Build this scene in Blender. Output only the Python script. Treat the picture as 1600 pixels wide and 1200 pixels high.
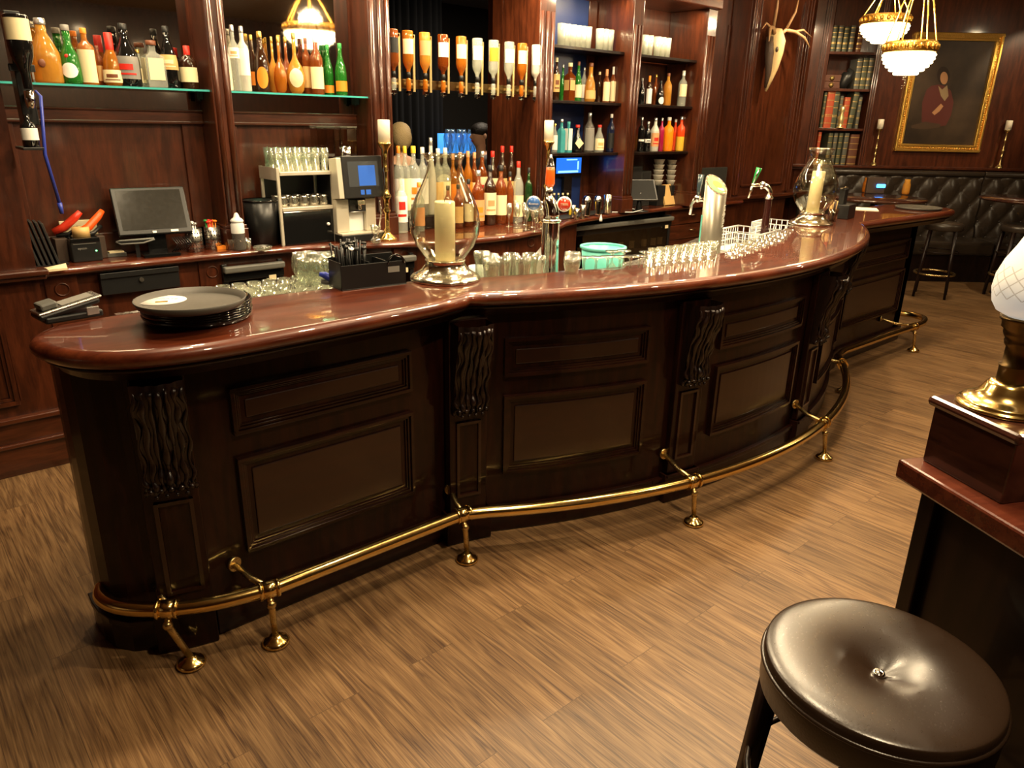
import bpy, math, random
from mathutils import Vector, Matrix
random.seed(7)
for o in list(bpy.data.objects): bpy.data.objects.remove(o)
SC = bpy.context.scene; COL = SC.collection
PI = math.pi
# ------------------------------------------------------------------ camera
# bar frame: X runs along the bar, Y away from the customers, Z up; the photographer stands at (0, 0)
FPX = 1150.0; TILT = math.radians(19.6); ROLL = math.radians(1.2); CAMH = 1.72; YAW = math.radians(41.5)
CT, ST = math.cos(TILT), math.sin(TILT); CA, SA = math.cos(YAW), math.sin(YAW)
def w2b(x, y, z=None):
    p = (x*CA + y*SA, -x*SA + y*CA)
    return p if z is None else (p[0], p[1], z)
cam_data = bpy.data.cameras.new('camera'); cam = bpy.data.objects.new('camera', cam_data); COL.objects.link(cam)
cam_data.sensor_fit = 'HORIZONTAL'; cam_data.sensor_width = 36.0; cam_data.lens = 36.0*FPX/1600.0
cam_data.clip_start = 0.02; cam_data.clip_end = 60
_R = Vector(w2b(1, 0, 0)); _U = Vector(w2b(0, ST, CT)); _F = Vector(w2b(0, CT, -ST))
_r = _R*math.cos(ROLL) + _U*math.sin(ROLL); _u = _U*math.cos(ROLL) - _R*math.sin(ROLL)
m = Matrix.Identity(4)
for i in range(3):
    m[i][0] = _r[i]; m[i][1] = _u[i]; m[i][2] = -_F[i]
m[2][3] = CAMH
cam.matrix_world = m
SC.camera = cam
# ------------------------------------------------------------------ view and world
SC.view_settings.view_transform = 'Standard'; SC.view_settings.look = 'None'
SC.view_settings.gamma = 1.0; SC.view_settings.use_curve_mapping = False
SC.view_settings.exposure = 0.38
SC.cycles.transparent_max_bounces = 32; SC.cycles.max_bounces = 10; SC.cycles.glossy_bounces = 5
SC.cycles.transmission_bounces = 8; SC.cycles.sample_clamp_indirect = 6.0; SC.cycles.caustics_refractive = False
wd = bpy.data.worlds.new('world'); SC.world = wd; wd.use_nodes = True
wd.node_tree.nodes['Background'].inputs[0].default_value = (1.0, .72, .45, 1)
wd.node_tree.nodes['Background'].inputs[1].default_value = 0.06
CEIL = 3.25
WARM = (1.0, .78, .48)
def area_light(name, loc, size, power, col=WARM, rot=(0, 0, 0), spread=PI, shape='DISK', sy=None):
    l = bpy.data.lights.new(name, 'AREA'); l.energy = power; l.color = col; l.shape = shape; l.size = size
    if sy: l.size_y = sy
    l.spread = spread
    o = bpy.data.objects.new(name, l); COL.objects.link(o); o.location = loc; o.rotation_euler = rot
    return o
def spot_light(name, loc, target, power, angle, blend=.5, size=.04, col=WARM):
    l = bpy.data.lights.new(name, 'SPOT'); l.energy = power; l.color = col; l.spot_size = math.radians(angle)
    l.spot_blend = blend; l.shadow_soft_size = size
    o = bpy.data.objects.new(name, l); COL.objects.link(o); o.location = loc
    d = Vector(target) - Vector(loc); o.rotation_euler = d.to_track_quat('-Z', 'Y').to_euler()
    return o
# ceiling down lights of the customers' side, bar and aisle; camera-side ones added to brighten candle and stool
DOWN = [(2.1, 1.3, 40), (1.0, 2.55, 30), (2.5, 2.45, 48), (4.1, 2.45, 48), (5.8, 2.6, 34), (1.3, 3.5, 20), (3.4, 3.5, 32), (5.7, 3.5, 26), (3.9, -.3, 30), (1.2, .1, 42), (7.4, 1.2, 28), (9.4, -.6, 25)]
area_light('stool_sheen_lamp', (3.35, 1.75, CEIL-.03), .6, 50)  # unseen ceiling lamp added so the stool leather shows a broad reflection
for x, y, p in DOWN:
    area_light('down_light_lamp', (x, y, CEIL - .03), .14, p)
# ------------------------------------------------------------------ pixel rays (only to read positions off planes of the room)
def ray(u, v):
    a = (u - 800)/FPX; b = -(v - 600)/FPX
    x = a*math.cos(ROLL) - b*math.sin(ROLL); y = a*math.sin(ROLL) + b*math.cos(ROLL)
    return Vector(w2b(x, CT + y*ST, -ST + y*CT))
def at(u, v, z):
    r = ray(u, v); t = (z - CAMH)/r.z
    return (r.x*t, r.y*t)
def on(u, v, Y):
    r = ray(u, v); t = Y/r.y
    return (r.x*t, CAMH + r.z*t)
# ------------------------------------------------------------------ mesh helpers
class MB:
    def __init__(s): s.v = []; s.f = []; s.s = []; s.mi = []; s.m = 0
    def add(s, vs, fs, sm=False, M=None):
        n = len(s.v)
        if M is not None: vs = [M @ Vector(p) for p in vs]
        s.v += [tuple(p) for p in vs]
        for f in fs: s.f.append([i + n for i in f]); s.s.append(sm); s.mi.append(s.m)
        return s
    def use(s, k): s.m = k; return s
    def box(s, c, d, M=None):
        x, y, z = c; a, b, e = d[0]/2, d[1]/2, d[2]/2
        vs = [(x+i*a, y+j*b, z+k*e) for k in (-1, 1) for j in (-1, 1) for i in (-1, 1)]
        return s.add(vs, [(0, 2, 3, 1), (4, 5, 7, 6), (0, 1, 5, 4), (2, 6, 7, 3), (0, 4, 6, 2), (1, 3, 7, 5)], False, M)
    def bb(s, a, b, M=None):
        return s.box([(a[i]+b[i])/2 for i in range(3)], [abs(b[i]-a[i]) for i in range(3)], M)
    def lathe(s, prof, o=(0, 0, 0), n=24, M=None, a0=0, a1=2*PI, sm=True, sx=1, sy=1):
        full = abs(a1-a0-2*PI) < 1e-6; k = n if full else n+1; vs = []; fs = []
        for r, z in prof:
            for i in range(k):
                a = a0 + (a1-a0)*i/n
                vs.append((o[0]+r*math.cos(a)*sx, o[1]+r*math.sin(a)*sy, o[2]+z))
        for j in range(len(prof)-1):
            for i in range(n):
                i2 = (i+1) % k if full else i+1
                fs.append((j*k+i, j*k+i2, (j+1)*k+i2, (j+1)*k+i))
        s.add(vs, fs, sm, M)
        if full:
            for j in (0, len(prof)-1):
                if prof[j][0] > 1e-5:
                    pass
        return s
    def disc(s, c, r, n=24, M=None, up=True):
        vs = [(c[0]+r*math.cos(2*PI*i/n), c[1]+r*math.sin(2*PI*i/n), c[2]) for i in range(n)]
        return s.add(vs, [list(range(n)) if up else list(range(n))[::-1]], False, M)
    def cyl(s, p0, p1, r0, r1=None, n=16, M=None):
        r1 = r0 if r1 is None else r1
        p0 = Vector(p0); p1 = Vector(p1); d = p1-p0; q = d.to_track_quat('Z', 'Y').to_matrix().to_4x4()
        T = Matrix.Translation(p0) @ q
        if M is not None: T = M @ T
        h = d.length
        s.lathe([(0, 0), (r0, 0)], n=n, M=T, sm=False); s.lathe([(r0, 0), (r1, h)], n=n, M=T)
        return s.lathe([(r1, h), (0, h)], n=n, M=T, sm=False)
    def tube(s, path, r, n=10, M=None, closed=False, cap=True):
        P = [Vector(p) for p in path]; k = len(P); rs = r if isinstance(r, (list, tuple)) else [r]*k
        vs = []; up = Vector((0, 0, 1)); prev = None
        for i in range(k):
            a = P[(i-1) % k] if (closed or i > 0) else P[i]; b = P[(i+1) % k] if (closed or i < k-1) else P[i]
            d = (b-a).normalized()
            if prev is None:
                x = d.cross(up)
                if x.length < .05: x = d.cross(Vector((1, 0, 0)))
            else: x = prev - d*prev.dot(d)
            x.normalize(); prev = x; y = d.cross(x)
            for j in range(n):
                t = 2*PI*j/n; vs.append(P[i] + (x*math.cos(t)+y*math.sin(t))*rs[i])
        fs = []
        for i in range(k if closed else k-1):
            for j in range(n):
                a = i*n+j; b = i*n+(j+1) % n; i2 = (i+1) % k
                fs.append((a, b, i2*n+(j+1) % n, i2*n+j))
        s.add(vs, fs, True, M)
        if cap and not closed:
            nn = len(s.v)-len(vs)
            s.f.append([nn+j for j in range(n)][::-1]); s.s.append(False); s.mi.append(s.m)
            s.f.append([nn+(k-1)*n+j for j in range(n)]); s.s.append(False); s.mi.append(s.m)
        return s
    def ball(s, c, r, n=14, M=None, k=8):
        rx, ry, rz = (r, r, r) if not isinstance(r, (list, tuple)) else r
        vs = []; fs = []
        for j in range(k+1):
            t = PI*j/k
            for i in range(n):
                a = 2*PI*i/n; vs.append((c[0]+rx*math.sin(t)*math.cos(a), c[1]+ry*math.sin(t)*math.sin(a), c[2]-rz*math.cos(t)))
        for j in range(k):
            for i in range(n): fs.append((j*n+i, j*n+(i+1) % n, (j+1)*n+(i+1) % n, (j+1)*n+i))
        return s.add(vs, fs, True, M)
    def prism(s, poly, z0, z1, M=None, sm=False):
        n = len(poly); vs = [(p[0], p[1], z0) for p in poly] + [(p[0], p[1], z1) for p in poly]
        s.add(vs, [list(range(n))[::-1], list(range(n, 2*n))], False, M)
        return s.add(vs, [(i, (i+1) % n, n+(i+1) % n, n+i) for i in range(n)], sm, M)
    def build(s, name, mat, parent=None, loc=(0, 0, 0), rz=0, bevel=0, rot=None, sub=0):
        me = bpy.data.meshes.new(name); me.from_pydata(s.v, [], s.f); me.update()
        me.polygons.foreach_set('use_smooth', s.s)
        for q in (mat if isinstance(mat, list) else [mat]): me.materials.append(q)
        if s.mi: me.polygons.foreach_set('material_index', (s.mi + [0]*len(s.f))[:len(s.f)])
        o = bpy.data.objects.new(name, me); COL.objects.link(o)
        o.location = loc; o.rotation_euler = rot if rot else (0, 0, rz)
        if parent is not None: o.parent = parent
        import bmesh
        b = bmesh.new(); b.from_mesh(me); bmesh.ops.remove_doubles(b, verts=b.verts, dist=1e-5)
        bmesh.ops.recalc_face_normals(b, faces=b.faces); b.to_mesh(me); b.free()
        if bevel:
            md = o.modifiers.new('bevel', 'BEVEL'); md.width = bevel; md.segments = 2; md.limit_method = 'ANGLE'; md.angle_limit = math.radians(50)
        if sub:
            md = o.modifiers.new('sub', 'SUBSURF'); md.levels = sub; md.render_levels = sub
        return o
def R4(axis, deg): return Matrix.Rotation(math.radians(deg), 4, axis)
def T4(x, y, z): return Matrix.Translation((x, y, z))
def tag(o, label=None, cat=None, group=None, kind=None):
    if label: o['label'] = label
    if cat: o['category'] = cat
    if group: o['group'] = group
    if kind: o['kind'] = kind
    return o
def thing(name, label, cat, loc=(0, 0, 0), rz=0, group=None):
    o = bpy.data.objects.new(name, None); COL.objects.link(o); o.empty_display_size = .05
    o.location = loc; o.rotation_euler = (0, 0, rz)
    return tag(o, label, cat, group)
def struct(name, mb, mat, parent=None, **k):
    o = mb.build(name, mat, parent, **k)
    if parent is None: o['kind'] = 'structure'
    return o
def kids(o): return [c for c in bpy.data.objects if c.parent == o]
_kid = {}
def dup(root, loc, rz=0, label=None, group=None, parent=None, ch=None):
    r = root.copy(); COL.objects.link(r)
    if parent is None:
        r.location = loc; r.rotation_euler = (0, 0, rz)
        if label: r['label'] = label
        if group: r['group'] = group
    else: r.parent = parent
    if root.name not in _kid: _kid[root.name] = kids(root)
    for c in _kid[root.name]: dup(c, None, parent=r)
    return r
# ------------------------------------------------------------------ materials
MT = {}
def mat(name):
    m = bpy.data.materials.new(name); m.use_nodes = True; MT[name] = m
    nt = m.node_tree; return m, nt, nt.nodes['Principled BSDF']
def pm(name, c, rough=.5, metal=0, coat=0, trans=0, em=None, es=0, spec=.5, ior=1.45, alpha=1, crough=.05, bump=0, bscale=60):
    m, nt, p = mat(name)
    p.inputs['Base Color'].default_value = (*c, 1); p.inputs['Roughness'].default_value = rough
    p.inputs['Metallic'].default_value = metal; p.inputs['Coat Weight'].default_value = coat
    p.inputs['Coat Roughness'].default_value = crough
    p.inputs['Transmission Weight'].default_value = trans; p.inputs['IOR'].default_value = ior
    p.inputs['Specular IOR Level'].default_value = spec; p.inputs['Alpha'].default_value = alpha
    if em: p.inputs['Emission Color'].default_value = (*em, 1); p.inputs['Emission Strength'].default_value = es
    # slight unevenness of every surface
    tc = nt.nodes.new('ShaderNodeTexCoord'); nz = nt.nodes.new('ShaderNodeTexNoise'); nz.inputs['Scale'].default_value = bscale
    nt.links.new(tc.outputs['Object'], nz.inputs['Vector'])
    mr = nt.nodes.new('ShaderNodeMapRange'); mr.inputs['To Min'].default_value = max(0, rough-.04); mr.inputs['To Max'].default_value = min(1, rough+.04)
    nt.links.new(nz.outputs['Fac'], mr.inputs['Value']); nt.links.new(mr.outputs['Result'], p.inputs['Roughness'])
    if bump:
        b = nt.nodes.new('ShaderNodeBump'); b.inputs['Strength'].default_value = bump; b.inputs['Distance'].default_value = .01
        nt.links.new(nz.outputs['Fac'], b.inputs['Height']); nt.links.new(b.outputs['Normal'], p.inputs['Normal'])
    return m
def wood(name, c1, c2, rough=.3, coat=.5, sc=(3, 3, .4), crough=.08, det=6, tint=1.0, spec=.5):
    m, nt, p = mat(name); N = nt.nodes; L = nt.links
    tc = N.new('ShaderNodeTexCoord'); mp = N.new('ShaderNodeMapping'); mp.inputs['Scale'].default_value = sc
    L.new(tc.outputs['Object'], mp.inputs['Vector'])
    n1 = N.new('ShaderNodeTexNoise'); n1.inputs['Scale'].default_value = 9; n1.inputs['Detail'].default_value = det; n1.inputs['Distortion'].default_value = .6
    L.new(mp.outputs[0], n1.inputs['Vector'])
    n2 = N.new('ShaderNodeTexNoise'); n2.inputs['Scale'].default_value = 60; n2.inputs['Detail'].default_value = 3
    L.new(mp.outputs[0], n2.inputs['Vector'])
    ad = N.new('ShaderNodeMath'); ad.operation = 'MULTIPLY_ADD'; ad.inputs[1].default_value = .35; L.new(n2.outputs['Fac'], ad.inputs[0]); L.new(n1.outputs['Fac'], ad.inputs[2])
    cr = N.new('ShaderNodeValToRGB'); cr.color_ramp.elements[0].position = .5; cr.color_ramp.elements[1].position = .85
    cr.color_ramp.elements[0].color = (*c1, 1); cr.color_ramp.elements[1].color = (*c2, 1)
    L.new(ad.outputs[0], cr.inputs[0]); L.new(cr.outputs[0], p.inputs['Base Color'])
    p.inputs['Roughness'].default_value = rough; p.inputs['Coat Weight'].default_value = coat; p.inputs['Coat Roughness'].default_value = crough
    p.inputs['Specular IOR Level'].default_value = spec
    return m
wood('mahogany', (.031, .0072, .0026), (.076, .0180, .0060), .30, .5)
wood('mahogany_across', (.031, .0072, .0026), (.076, .0180, .0060), .30, .5, sc=(.4, 3, 3))
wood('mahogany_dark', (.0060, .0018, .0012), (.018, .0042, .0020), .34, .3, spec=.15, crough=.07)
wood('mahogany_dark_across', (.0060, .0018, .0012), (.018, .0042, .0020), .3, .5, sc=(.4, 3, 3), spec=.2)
wood('bar_top_wood', (.052, .0085, .0030), (.115, .0235, .0075), .34, 1.0, sc=(.5, 3, 3), crough=.03, spec=.25)
wood('table_wood', (.055, .010, .005), (.120, .028, .013), .25, .8, sc=(3, .5, 3))
wood('dark_oak', (.004, .002, .0015), (.012, .005, .0035), .35, .15, spec=.2)
def floor_mat():
    m, nt, p = mat('floor_planks'); N = nt.nodes; L = nt.links
    tc = N.new('ShaderNodeTexCoord'); mp = N.new('ShaderNodeMapping'); mp.inputs['Rotation'].default_value = (0, 0, PI/2)
    L.new(tc.outputs['Object'], mp.inputs['Vector'])
    br = N.new('ShaderNodeTexBrick'); br.offset = .37; br.inputs['Scale'].default_value = 1
    br.inputs['Brick Width'].default_value = 1.25; br.inputs['Row Height'].default_value = .18
    br.inputs['Mortar Size'].default_value = .0012; br.inputs['Mortar Smooth'].default_value = .2; br.inputs['Bias'].default_value = 0
    br.inputs['Color1'].default_value = (0, 0, 0, 1); br.inputs['Color2'].default_value = (1, 1, 1, 1); br.inputs['Mortar'].default_value = (.5, .5, .5, 1)
    L.new(mp.outputs[0], br.inputs['Vector'])
    # offset the grain from plank to plank
    off = N.new('ShaderNodeVectorMath'); off.operation = 'MULTIPLY_ADD'; off.inputs[1].default_value = (7.3, 3.1, 5.7)
    L.new(br.outputs['Color'], off.inputs[0]); L.new(mp.outputs[0], off.inputs[2])
    m2 = N.new('ShaderNodeMapping'); m2.inputs['Scale'].default_value = (.55, 7, 1); L.new(off.outputs[0], m2.inputs['Vector'])
    n1 = N.new('ShaderNodeTexNoise'); n1.inputs['Scale'].default_value = 3.6; n1.inputs['Detail'].default_value = 8; n1.inputs['Distortion'].default_value = 2.2
    L.new(m2.outputs[0], n1.inputs['Vector'])
    m3 = N.new('ShaderNodeMapping'); m3.inputs['Scale'].default_value = (.6, 30, 1); L.new(off.outputs[0], m3.inputs['Vector'])
    n2 = N.new('ShaderNodeTexNoise'); n2.inputs['Scale'].default_value = 9; n2.inputs['Detail'].default_value = 4; L.new(m3.outputs[0], n2.inputs['Vector'])
    mx = N.new('ShaderNodeMix'); mx.data_type = 'FLOAT'; mx.inputs[0].default_value = .42; L.new(n1.outputs['Fac'], mx.inputs[2]); L.new(n2.outputs['Fac'], mx.inputs[3])
    cr = N.new('ShaderNodeValToRGB'); e = cr.color_ramp.elements
    e[0].position = .35; e[0].color = (.050, .023, .0105, 1); e[1].position = .66; e[1].color = (.245, .145, .066, 1)
    k = e.new(.5); k.color = (.148, .081, .035, 1)
    L.new(mx.outputs[0], cr.inputs[0])
    hs = N.new('ShaderNodeHueSaturation'); L.new(cr.outputs[0], hs.inputs['Color'])
    mr = N.new('ShaderNodeMapRange'); mr.inputs['To Min'].default_value = .84; mr.inputs['To Max'].default_value = 1.12
    sp = N.new('ShaderNodeSeparateColor'); L.new(br.outputs['Color'], sp.inputs[0]); L.new(sp.outputs[0], mr.inputs['Value']); L.new(mr.outputs[0], hs.inputs['Value'])
    mo = N.new('ShaderNodeMix'); mo.data_type = 'RGBA'; mo.inputs[7].default_value = (.03, .014, .007, 1)
    mf = N.new('ShaderNodeMath'); mf.operation = 'MULTIPLY'; mf.inputs[1].default_value = .6; L.new(br.outputs['Fac'], mf.inputs[0])
    L.new(mf.outputs[0], mo.inputs[0]); L.new(hs.outputs[0], mo.inputs[6])
    L.new(mo.outputs[2], p.inputs['Base Color']); p.inputs['Roughness'].default_value = .42; p.inputs['Specular IOR Level'].default_value = .35
    bu = N.new('ShaderNodeBump'); bu.inputs['Strength'].default_value = .12; bu.inputs['Distance'].default_value = .003
    L.new(mx.outputs[0], bu.inputs['Height']); L.new(bu.outputs[0], p.inputs['Normal'])
    return m
floor_mat()
def thin_glass(name, tint=(1, 1, 1), refl=1.0, base=.05, rough=.0, power=3.0, dif=0):
    m = bpy.data.materials.new(name); m.use_nodes = True; MT[name] = m; nt = m.node_tree; N = nt.nodes; L = nt.links
    N.remove(N['Principled BSDF']); out = N['Material Output']
    t = N.new('ShaderNodeBsdfTransparent'); t.inputs[0].default_value = (*tint, 1)
    g = N.new('ShaderNodeBsdfGlossy'); g.inputs['Roughness'].default_value = rough; g.inputs[0].default_value = (refl, refl, refl*.97, 1)
    lw = N.new('ShaderNodeLayerWeight'); lw.inputs[0].default_value = .5
    pw = N.new('ShaderNodeMath'); pw.operation = 'POWER'; pw.inputs[1].default_value = power; L.new(lw.outputs['Facing'], pw.inputs[0])
    ma = N.new('ShaderNodeMath'); ma.operation = 'MULTIPLY_ADD'; ma.inputs[1].default_value = .85; ma.inputs[2].default_value = base; ma.use_clamp = True; L.new(pw.outputs[0], ma.inputs[0])
    mx = N.new('ShaderNodeMixShader'); L.new(ma.outputs[0], mx.inputs[0]); L.new(t.outputs[0], mx.inputs[1]); L.new(g.outputs[0], mx.inputs[2])
    if dif:
        d = N.new('ShaderNodeBsdfDiffuse'); d.inputs[0].default_value = (.75, .78, .70, 1); m2 = N.new('ShaderNodeMixShader'); m2.inputs[0].default_value = dif; L.new(mx.outputs[0], m2.inputs[1]); L.new(d.outputs[0], m2.inputs[2]); mx = m2
    L.new(mx.outputs[0], out.inputs[0])
    return m
thin_glass('clear_glass', (.97, .98, .97), 1, .06)
thin_glass('tumbler_glass', (.90, .93, .88), 1, .17, .02, 1.7, dif=.035)
thin_glass('shelf_glass', (.45, .80, .72), 1, .12)
thin_glass('hurricane_glass', (.93, .93, .88), 1, .06, 0, 2.4)
pm('brass', (.80, .56, .20), .16, 1); pm('brass_worn', (.62, .46, .20), .28, 1); pm('brass_dark', (.17, .11, .045), .35, 1)
pm('gilt_pale', (.80, .62, .28), .3, .8)
pm('gilt', (.83, .50, .11), .30, 1, bump=.5, bscale=90)
pm('chrome', (.80, .80, .78), .07, 1); pm('steel', (.55, .53, .48), .28, 1); pm('nickel', (.78, .72, .58), .16, 1, bump=.15, bscale=40)
pm('black_plastic', (.010, .010, .010), .35); pm('black_gloss', (.006, .006, .006), .08, coat=.6); pm('black_rubber', (.013, .012, .011), .6)
pm('tray_black', (.062, .055, .045), .5); pm('grey_plastic', (.10, .10, .09), .4); pm('screen_off', (.024, .023, .020), .15, coat=.6)
pm('white_plastic', (.72, .72, .70), .35); pm('paper', (.75, .70, .55), .7); pm('cream_paper', (.70, .60, .38), .7)
pm('wax', (.93, .82, .52), .45, trans=0); pm('teal_plastic', (.12, .50, .44), .35); pm('blue_plastic', (.03, .05, .35), .3)
pm('orange_plastic', (.85, .10, .01), .35); pm('red_plastic', (.55, .03, .01), .35); pm('leather_brown', (.020, .0105, .0058), .29, coat=.10, crough=.25, bump=.03, bscale=260)
pm('leather_black', (.024, .017, .012), .30, bump=.05, bscale=200); pm('mirror', (.62, .58, .52), .02, 1)
pm('plaster', (.30, .22, .14), .8); pm('reflection_navy', (.012, .030, .13), .35); pm('black_cloth', (.006, .006, .007), .9)
pm('bone', (.62, .45, .22), .6, bump=.3); pm('horn', (.30, .17, .08), .5, bump=.4); pm('skull_dark', (.05, .03, .02), .6, bump=.4)
pm('green_enamel', (.02, .25, .06), .2, coat=.5)
pm('brown_box', (.05, .03, .02), .6); pm('grey_dark', (.03, .03, .026), .4); pm('screen_dark', (.006, .006, .006), .6, spec=.2)
thin_glass('smoky_clear', (.62, .56, .48), 1, .12); thin_glass('frosted_clear', (.80, .78, .66), 1, .3, .15, 1.5)
pm('paper_mat', (.75, .72, .66), .6); pm('paper_print', (.25, .27, .33), .6); pm('orange_gloss', (.90, .13, .015), .25, coat=.8); pm('badge_blue', (.04, .12, .35), .2, coat=.8); pm('badge_red', (.60, .035, .012), .2, coat=.8); pm('badge_green', (.12, .38, .12), .25, coat=.6)
pm('brushed_steel', (.46, .42, .34), .30, .85); pm('handle_dark', (.03, .05, .06), .15, coat=.6); pm('column_dark', (.035, .010, .008), .12, .3, coat=.6)
pm('cup_white', (.55, .52, .44), .5)
def frosted():
    m = bpy.data.materials.new('frosted_shade'); m.use_nodes = True; MT['frosted_shade'] = m; nt = m.node_tree; N = nt.nodes; L = nt.links; p = N['Principled BSDF']
    p.inputs['Base Color'].default_value = (.80, .76, .66, 1); p.inputs['Roughness'].default_value = .35; p.inputs['Emission Color'].default_value = (1.0, .86, .62, 1)
    tc = N.new('ShaderNodeTexCoord'); sp = N.new('ShaderNodeSeparateXYZ'); L.new(tc.outputs['Object'], sp.inputs[0])
    at_ = N.new('ShaderNodeMath'); at_.operation = 'ARCTAN2'; L.new(sp.outputs['Y'], at_.inputs[0]); L.new(sp.outputs['X'], at_.inputs[1])
    def lin(a, b_):
        m1 = N.new('ShaderNodeMath'); m1.operation = 'MULTIPLY'; m1.inputs[1].default_value = a; L.new(at_.outputs[0], m1.inputs[0])
        m2 = N.new('ShaderNodeMath'); m2.operation = 'MULTIPLY_ADD'; m2.inputs[1].default_value = b_; L.new(sp.outputs['Z'], m2.inputs[0]); L.new(m1.outputs[0], m2.inputs[2])
        f = N.new('ShaderNodeMath'); f.operation = 'PINGPONG'; f.inputs[1].default_value = .5; L.new(m2.outputs[0], f.inputs[0])
        g = N.new('ShaderNodeMath'); g.operation = 'LESS_THAN'; g.inputs[1].default_value = .06; L.new(f.outputs[0], g.inputs[0]); return g
    g1 = lin(2.5466, 40); g2 = lin(-2.5466, 40); mx = N.new('ShaderNodeMath'); mx.operation = 'MAXIMUM'; L.new(g1.outputs[0], mx.inputs[0]); L.new(g2.outputs[0], mx.inputs[1])
    zl = N.new('ShaderNodeMath'); zl.operation = 'LESS_THAN'; zl.inputs[1].default_value = .285; L.new(sp.outputs['Z'], zl.inputs[0])
    zg = N.new('ShaderNodeMath'); zg.operation = 'GREATER_THAN'; zg.inputs[1].default_value = .225; L.new(sp.outputs['Z'], zg.inputs[0])
    a1 = N.new('ShaderNodeMath'); a1.operation = 'MULTIPLY'; L.new(zl.outputs[0], a1.inputs[0]); L.new(zg.outputs[0], a1.inputs[1])
    a2_ = N.new('ShaderNodeMath'); a2_.operation = 'MULTIPLY'; L.new(a1.outputs[0], a2_.inputs[0]); L.new(mx.outputs[0], a2_.inputs[1])
    cm_ = N.new('ShaderNodeMix'); cm_.data_type = 'RGBA'; cm_.inputs[6].default_value = (.80, .76, .66, 1); cm_.inputs[7].default_value = (.52, .48, .40, 1); L.new(a2_.outputs[0], cm_.inputs[0]); L.new(cm_.outputs[2], p.inputs['Base Color'])
    L.new(cm_.outputs[2], p.inputs['Emission Color']); p.inputs['Emission Strength'].default_value = .35
frosted()
pm('back_room', (.035, .030, .024), .8)
pm('pale_metal', (.62, .57, .46), .35, .4)
pm('glass_edge', (.06, .40, .38), .12, coat=.6)  # green of the glass itself, brightened to paint the glow along its edge
# ================================================================== the room
CORNER = (8.9, 4.85)
RW = Vector((CA, -SA)); RN = Vector((-SA, -CA))      # direction of the right wall and its normal into the room
def rwp(s, d=0): return (CORNER[0]+RW.x*s+RN.x*d, CORNER[1]+RW.y*s+RN.y*d)
def rw_at(u, v, d=0):
    """point of the right wall (d in front of it): distance along it and height"""
    r = ray(u, v); c = Vector(CORNER) + RN*d
    t = (c.dot(RN))/(r.x*RN.x+r.y*RN.y)
    p = Vector((r.x*t, r.y*t)) - c
    return p.dot(RW), CAMH + r.z*t
b = MB(); b.add([(-4, -4, 0), (16, -4, 0), (16, 5.2, 0), (-4, 5.2, 0)], [(0, 1, 2, 3)]); struct('floor', b, MT['floor_planks'])
b = MB(); b.bb((-4, -4, CEIL), (16, 10, CEIL+.1)); struct('ceiling', b, MT['plaster'])
# wall on the left, panelled, standing forward of the back bar
YL = 4.14
b = MB(); b.bb((-4, YL, 0), (.60, 5.0, CEIL)); wl = struct('wall_left', b, MT['mahogany'])
b = MB()
for x0, x1, z0, z1 in ((-.9, .36, 1.09, 2.75), (-.9, .42, .36, .86)):
    for k, (g, d, w) in enumerate(((0, .022, .022), (.022, .012, .016))):
        b.bb((x0+g, YL-d, z0+g), (x1-g, YL, z0+g+w)); b.bb((x0+g, YL-d, z1-g-w), (x1-g, YL, z1-g))
        b.bb((x0+g, YL-d, z0+g+w), (x0+g+w, YL, z1-g-w)); b.bb((x1-g-w, YL-d, z0+g+w), (x1-g, YL, z1-g-w))
b.build('panel_moulding', MT['mahogany'], wl, bevel=.003)
b = MB(); b.bb((-4, YL-.045, .965), (.63, YL, .985)); b.bb((-4, YL-.06, .985), (.64, YL, 1.012)); b.build('dado_rail', MT['mahogany_across'], wl, bevel=.006)
b = MB(); b.bb((-4, YL-.03, 0), (.60, YL, .16)); b.bb((-4, YL-.045, .15), (.60, YL, .17)); b.bb((-4, YL-.022, .17), (.60, YL, .285)); b.bb((-4, YL-.04, .275), (.60, YL, .30))
struct('baseboard_left', b, MT['mahogany_across'], bevel=.004)
# walls outside the picture that close the room
b = MB(); b.bb((-4.1, -4, 0), (-4, 5, CEIL)); struct('wall_side', b, MT['mahogany'])
b = MB(); b.bb((-4, -4.1, 0), (16, -4, CEIL)); struct('wall_front', b, MT['mahogany'])
e = rwp(9)
b = MB(); b.bb((e[0], -4, 0), (e[0]+.1, e[1]+.2, CEIL)); struct('wall_end', b, MT['mahogany'])
# right wall with the picture
def wall_strip(mb, s0, s1, d0, d1, z0, z1):
    P = [rwp(s0, d0), rwp(s1, d0), rwp(s1, d1), rwp(s0, d1)]
    return mb.prism(P, z0, z1)
b = MB()
sA, _ = rw_at(1284, 140); sB, _ = rw_at(1362, 140)
zs = [rw_at(1300, v)[1] for v in (80, 138, 200)]
wall_strip(b, -.3, sA, -.4, 0, 0, CEIL); wall_strip(b, sB, 9, -.4, 0, 0, CEIL)
wall_strip(b, sA, sB, -.4, -.30, 0, CEIL); wall_strip(b, sA, sB, -.30, 0, 0, 1.26)
wr = struct('wall_right', b, MT['mahogany'])
b = MB()
for s in (sA, sB):
    for q, (w, d) in enumerate(((.10, .02), (.06, .035), (.02, .05))): wall_strip(b, s-w/2-(.03 if s == sA else -.03), s+w/2-(.03 if s == sA else -.03), 0, d, 1.3, CEIL)
b.build('shelf_architrave', MT['mahogany'], wr, bevel=.004)
b = MB(); wall_strip(b, -.1, 9, 0, .10, 1.27, 1.30); wall_strip(b, -.1, 9, 0, .06, 1.24, 1.27); struct('trim_1', b, MT['mahogany_across'], bevel=.004)
book_shelf = []
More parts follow.
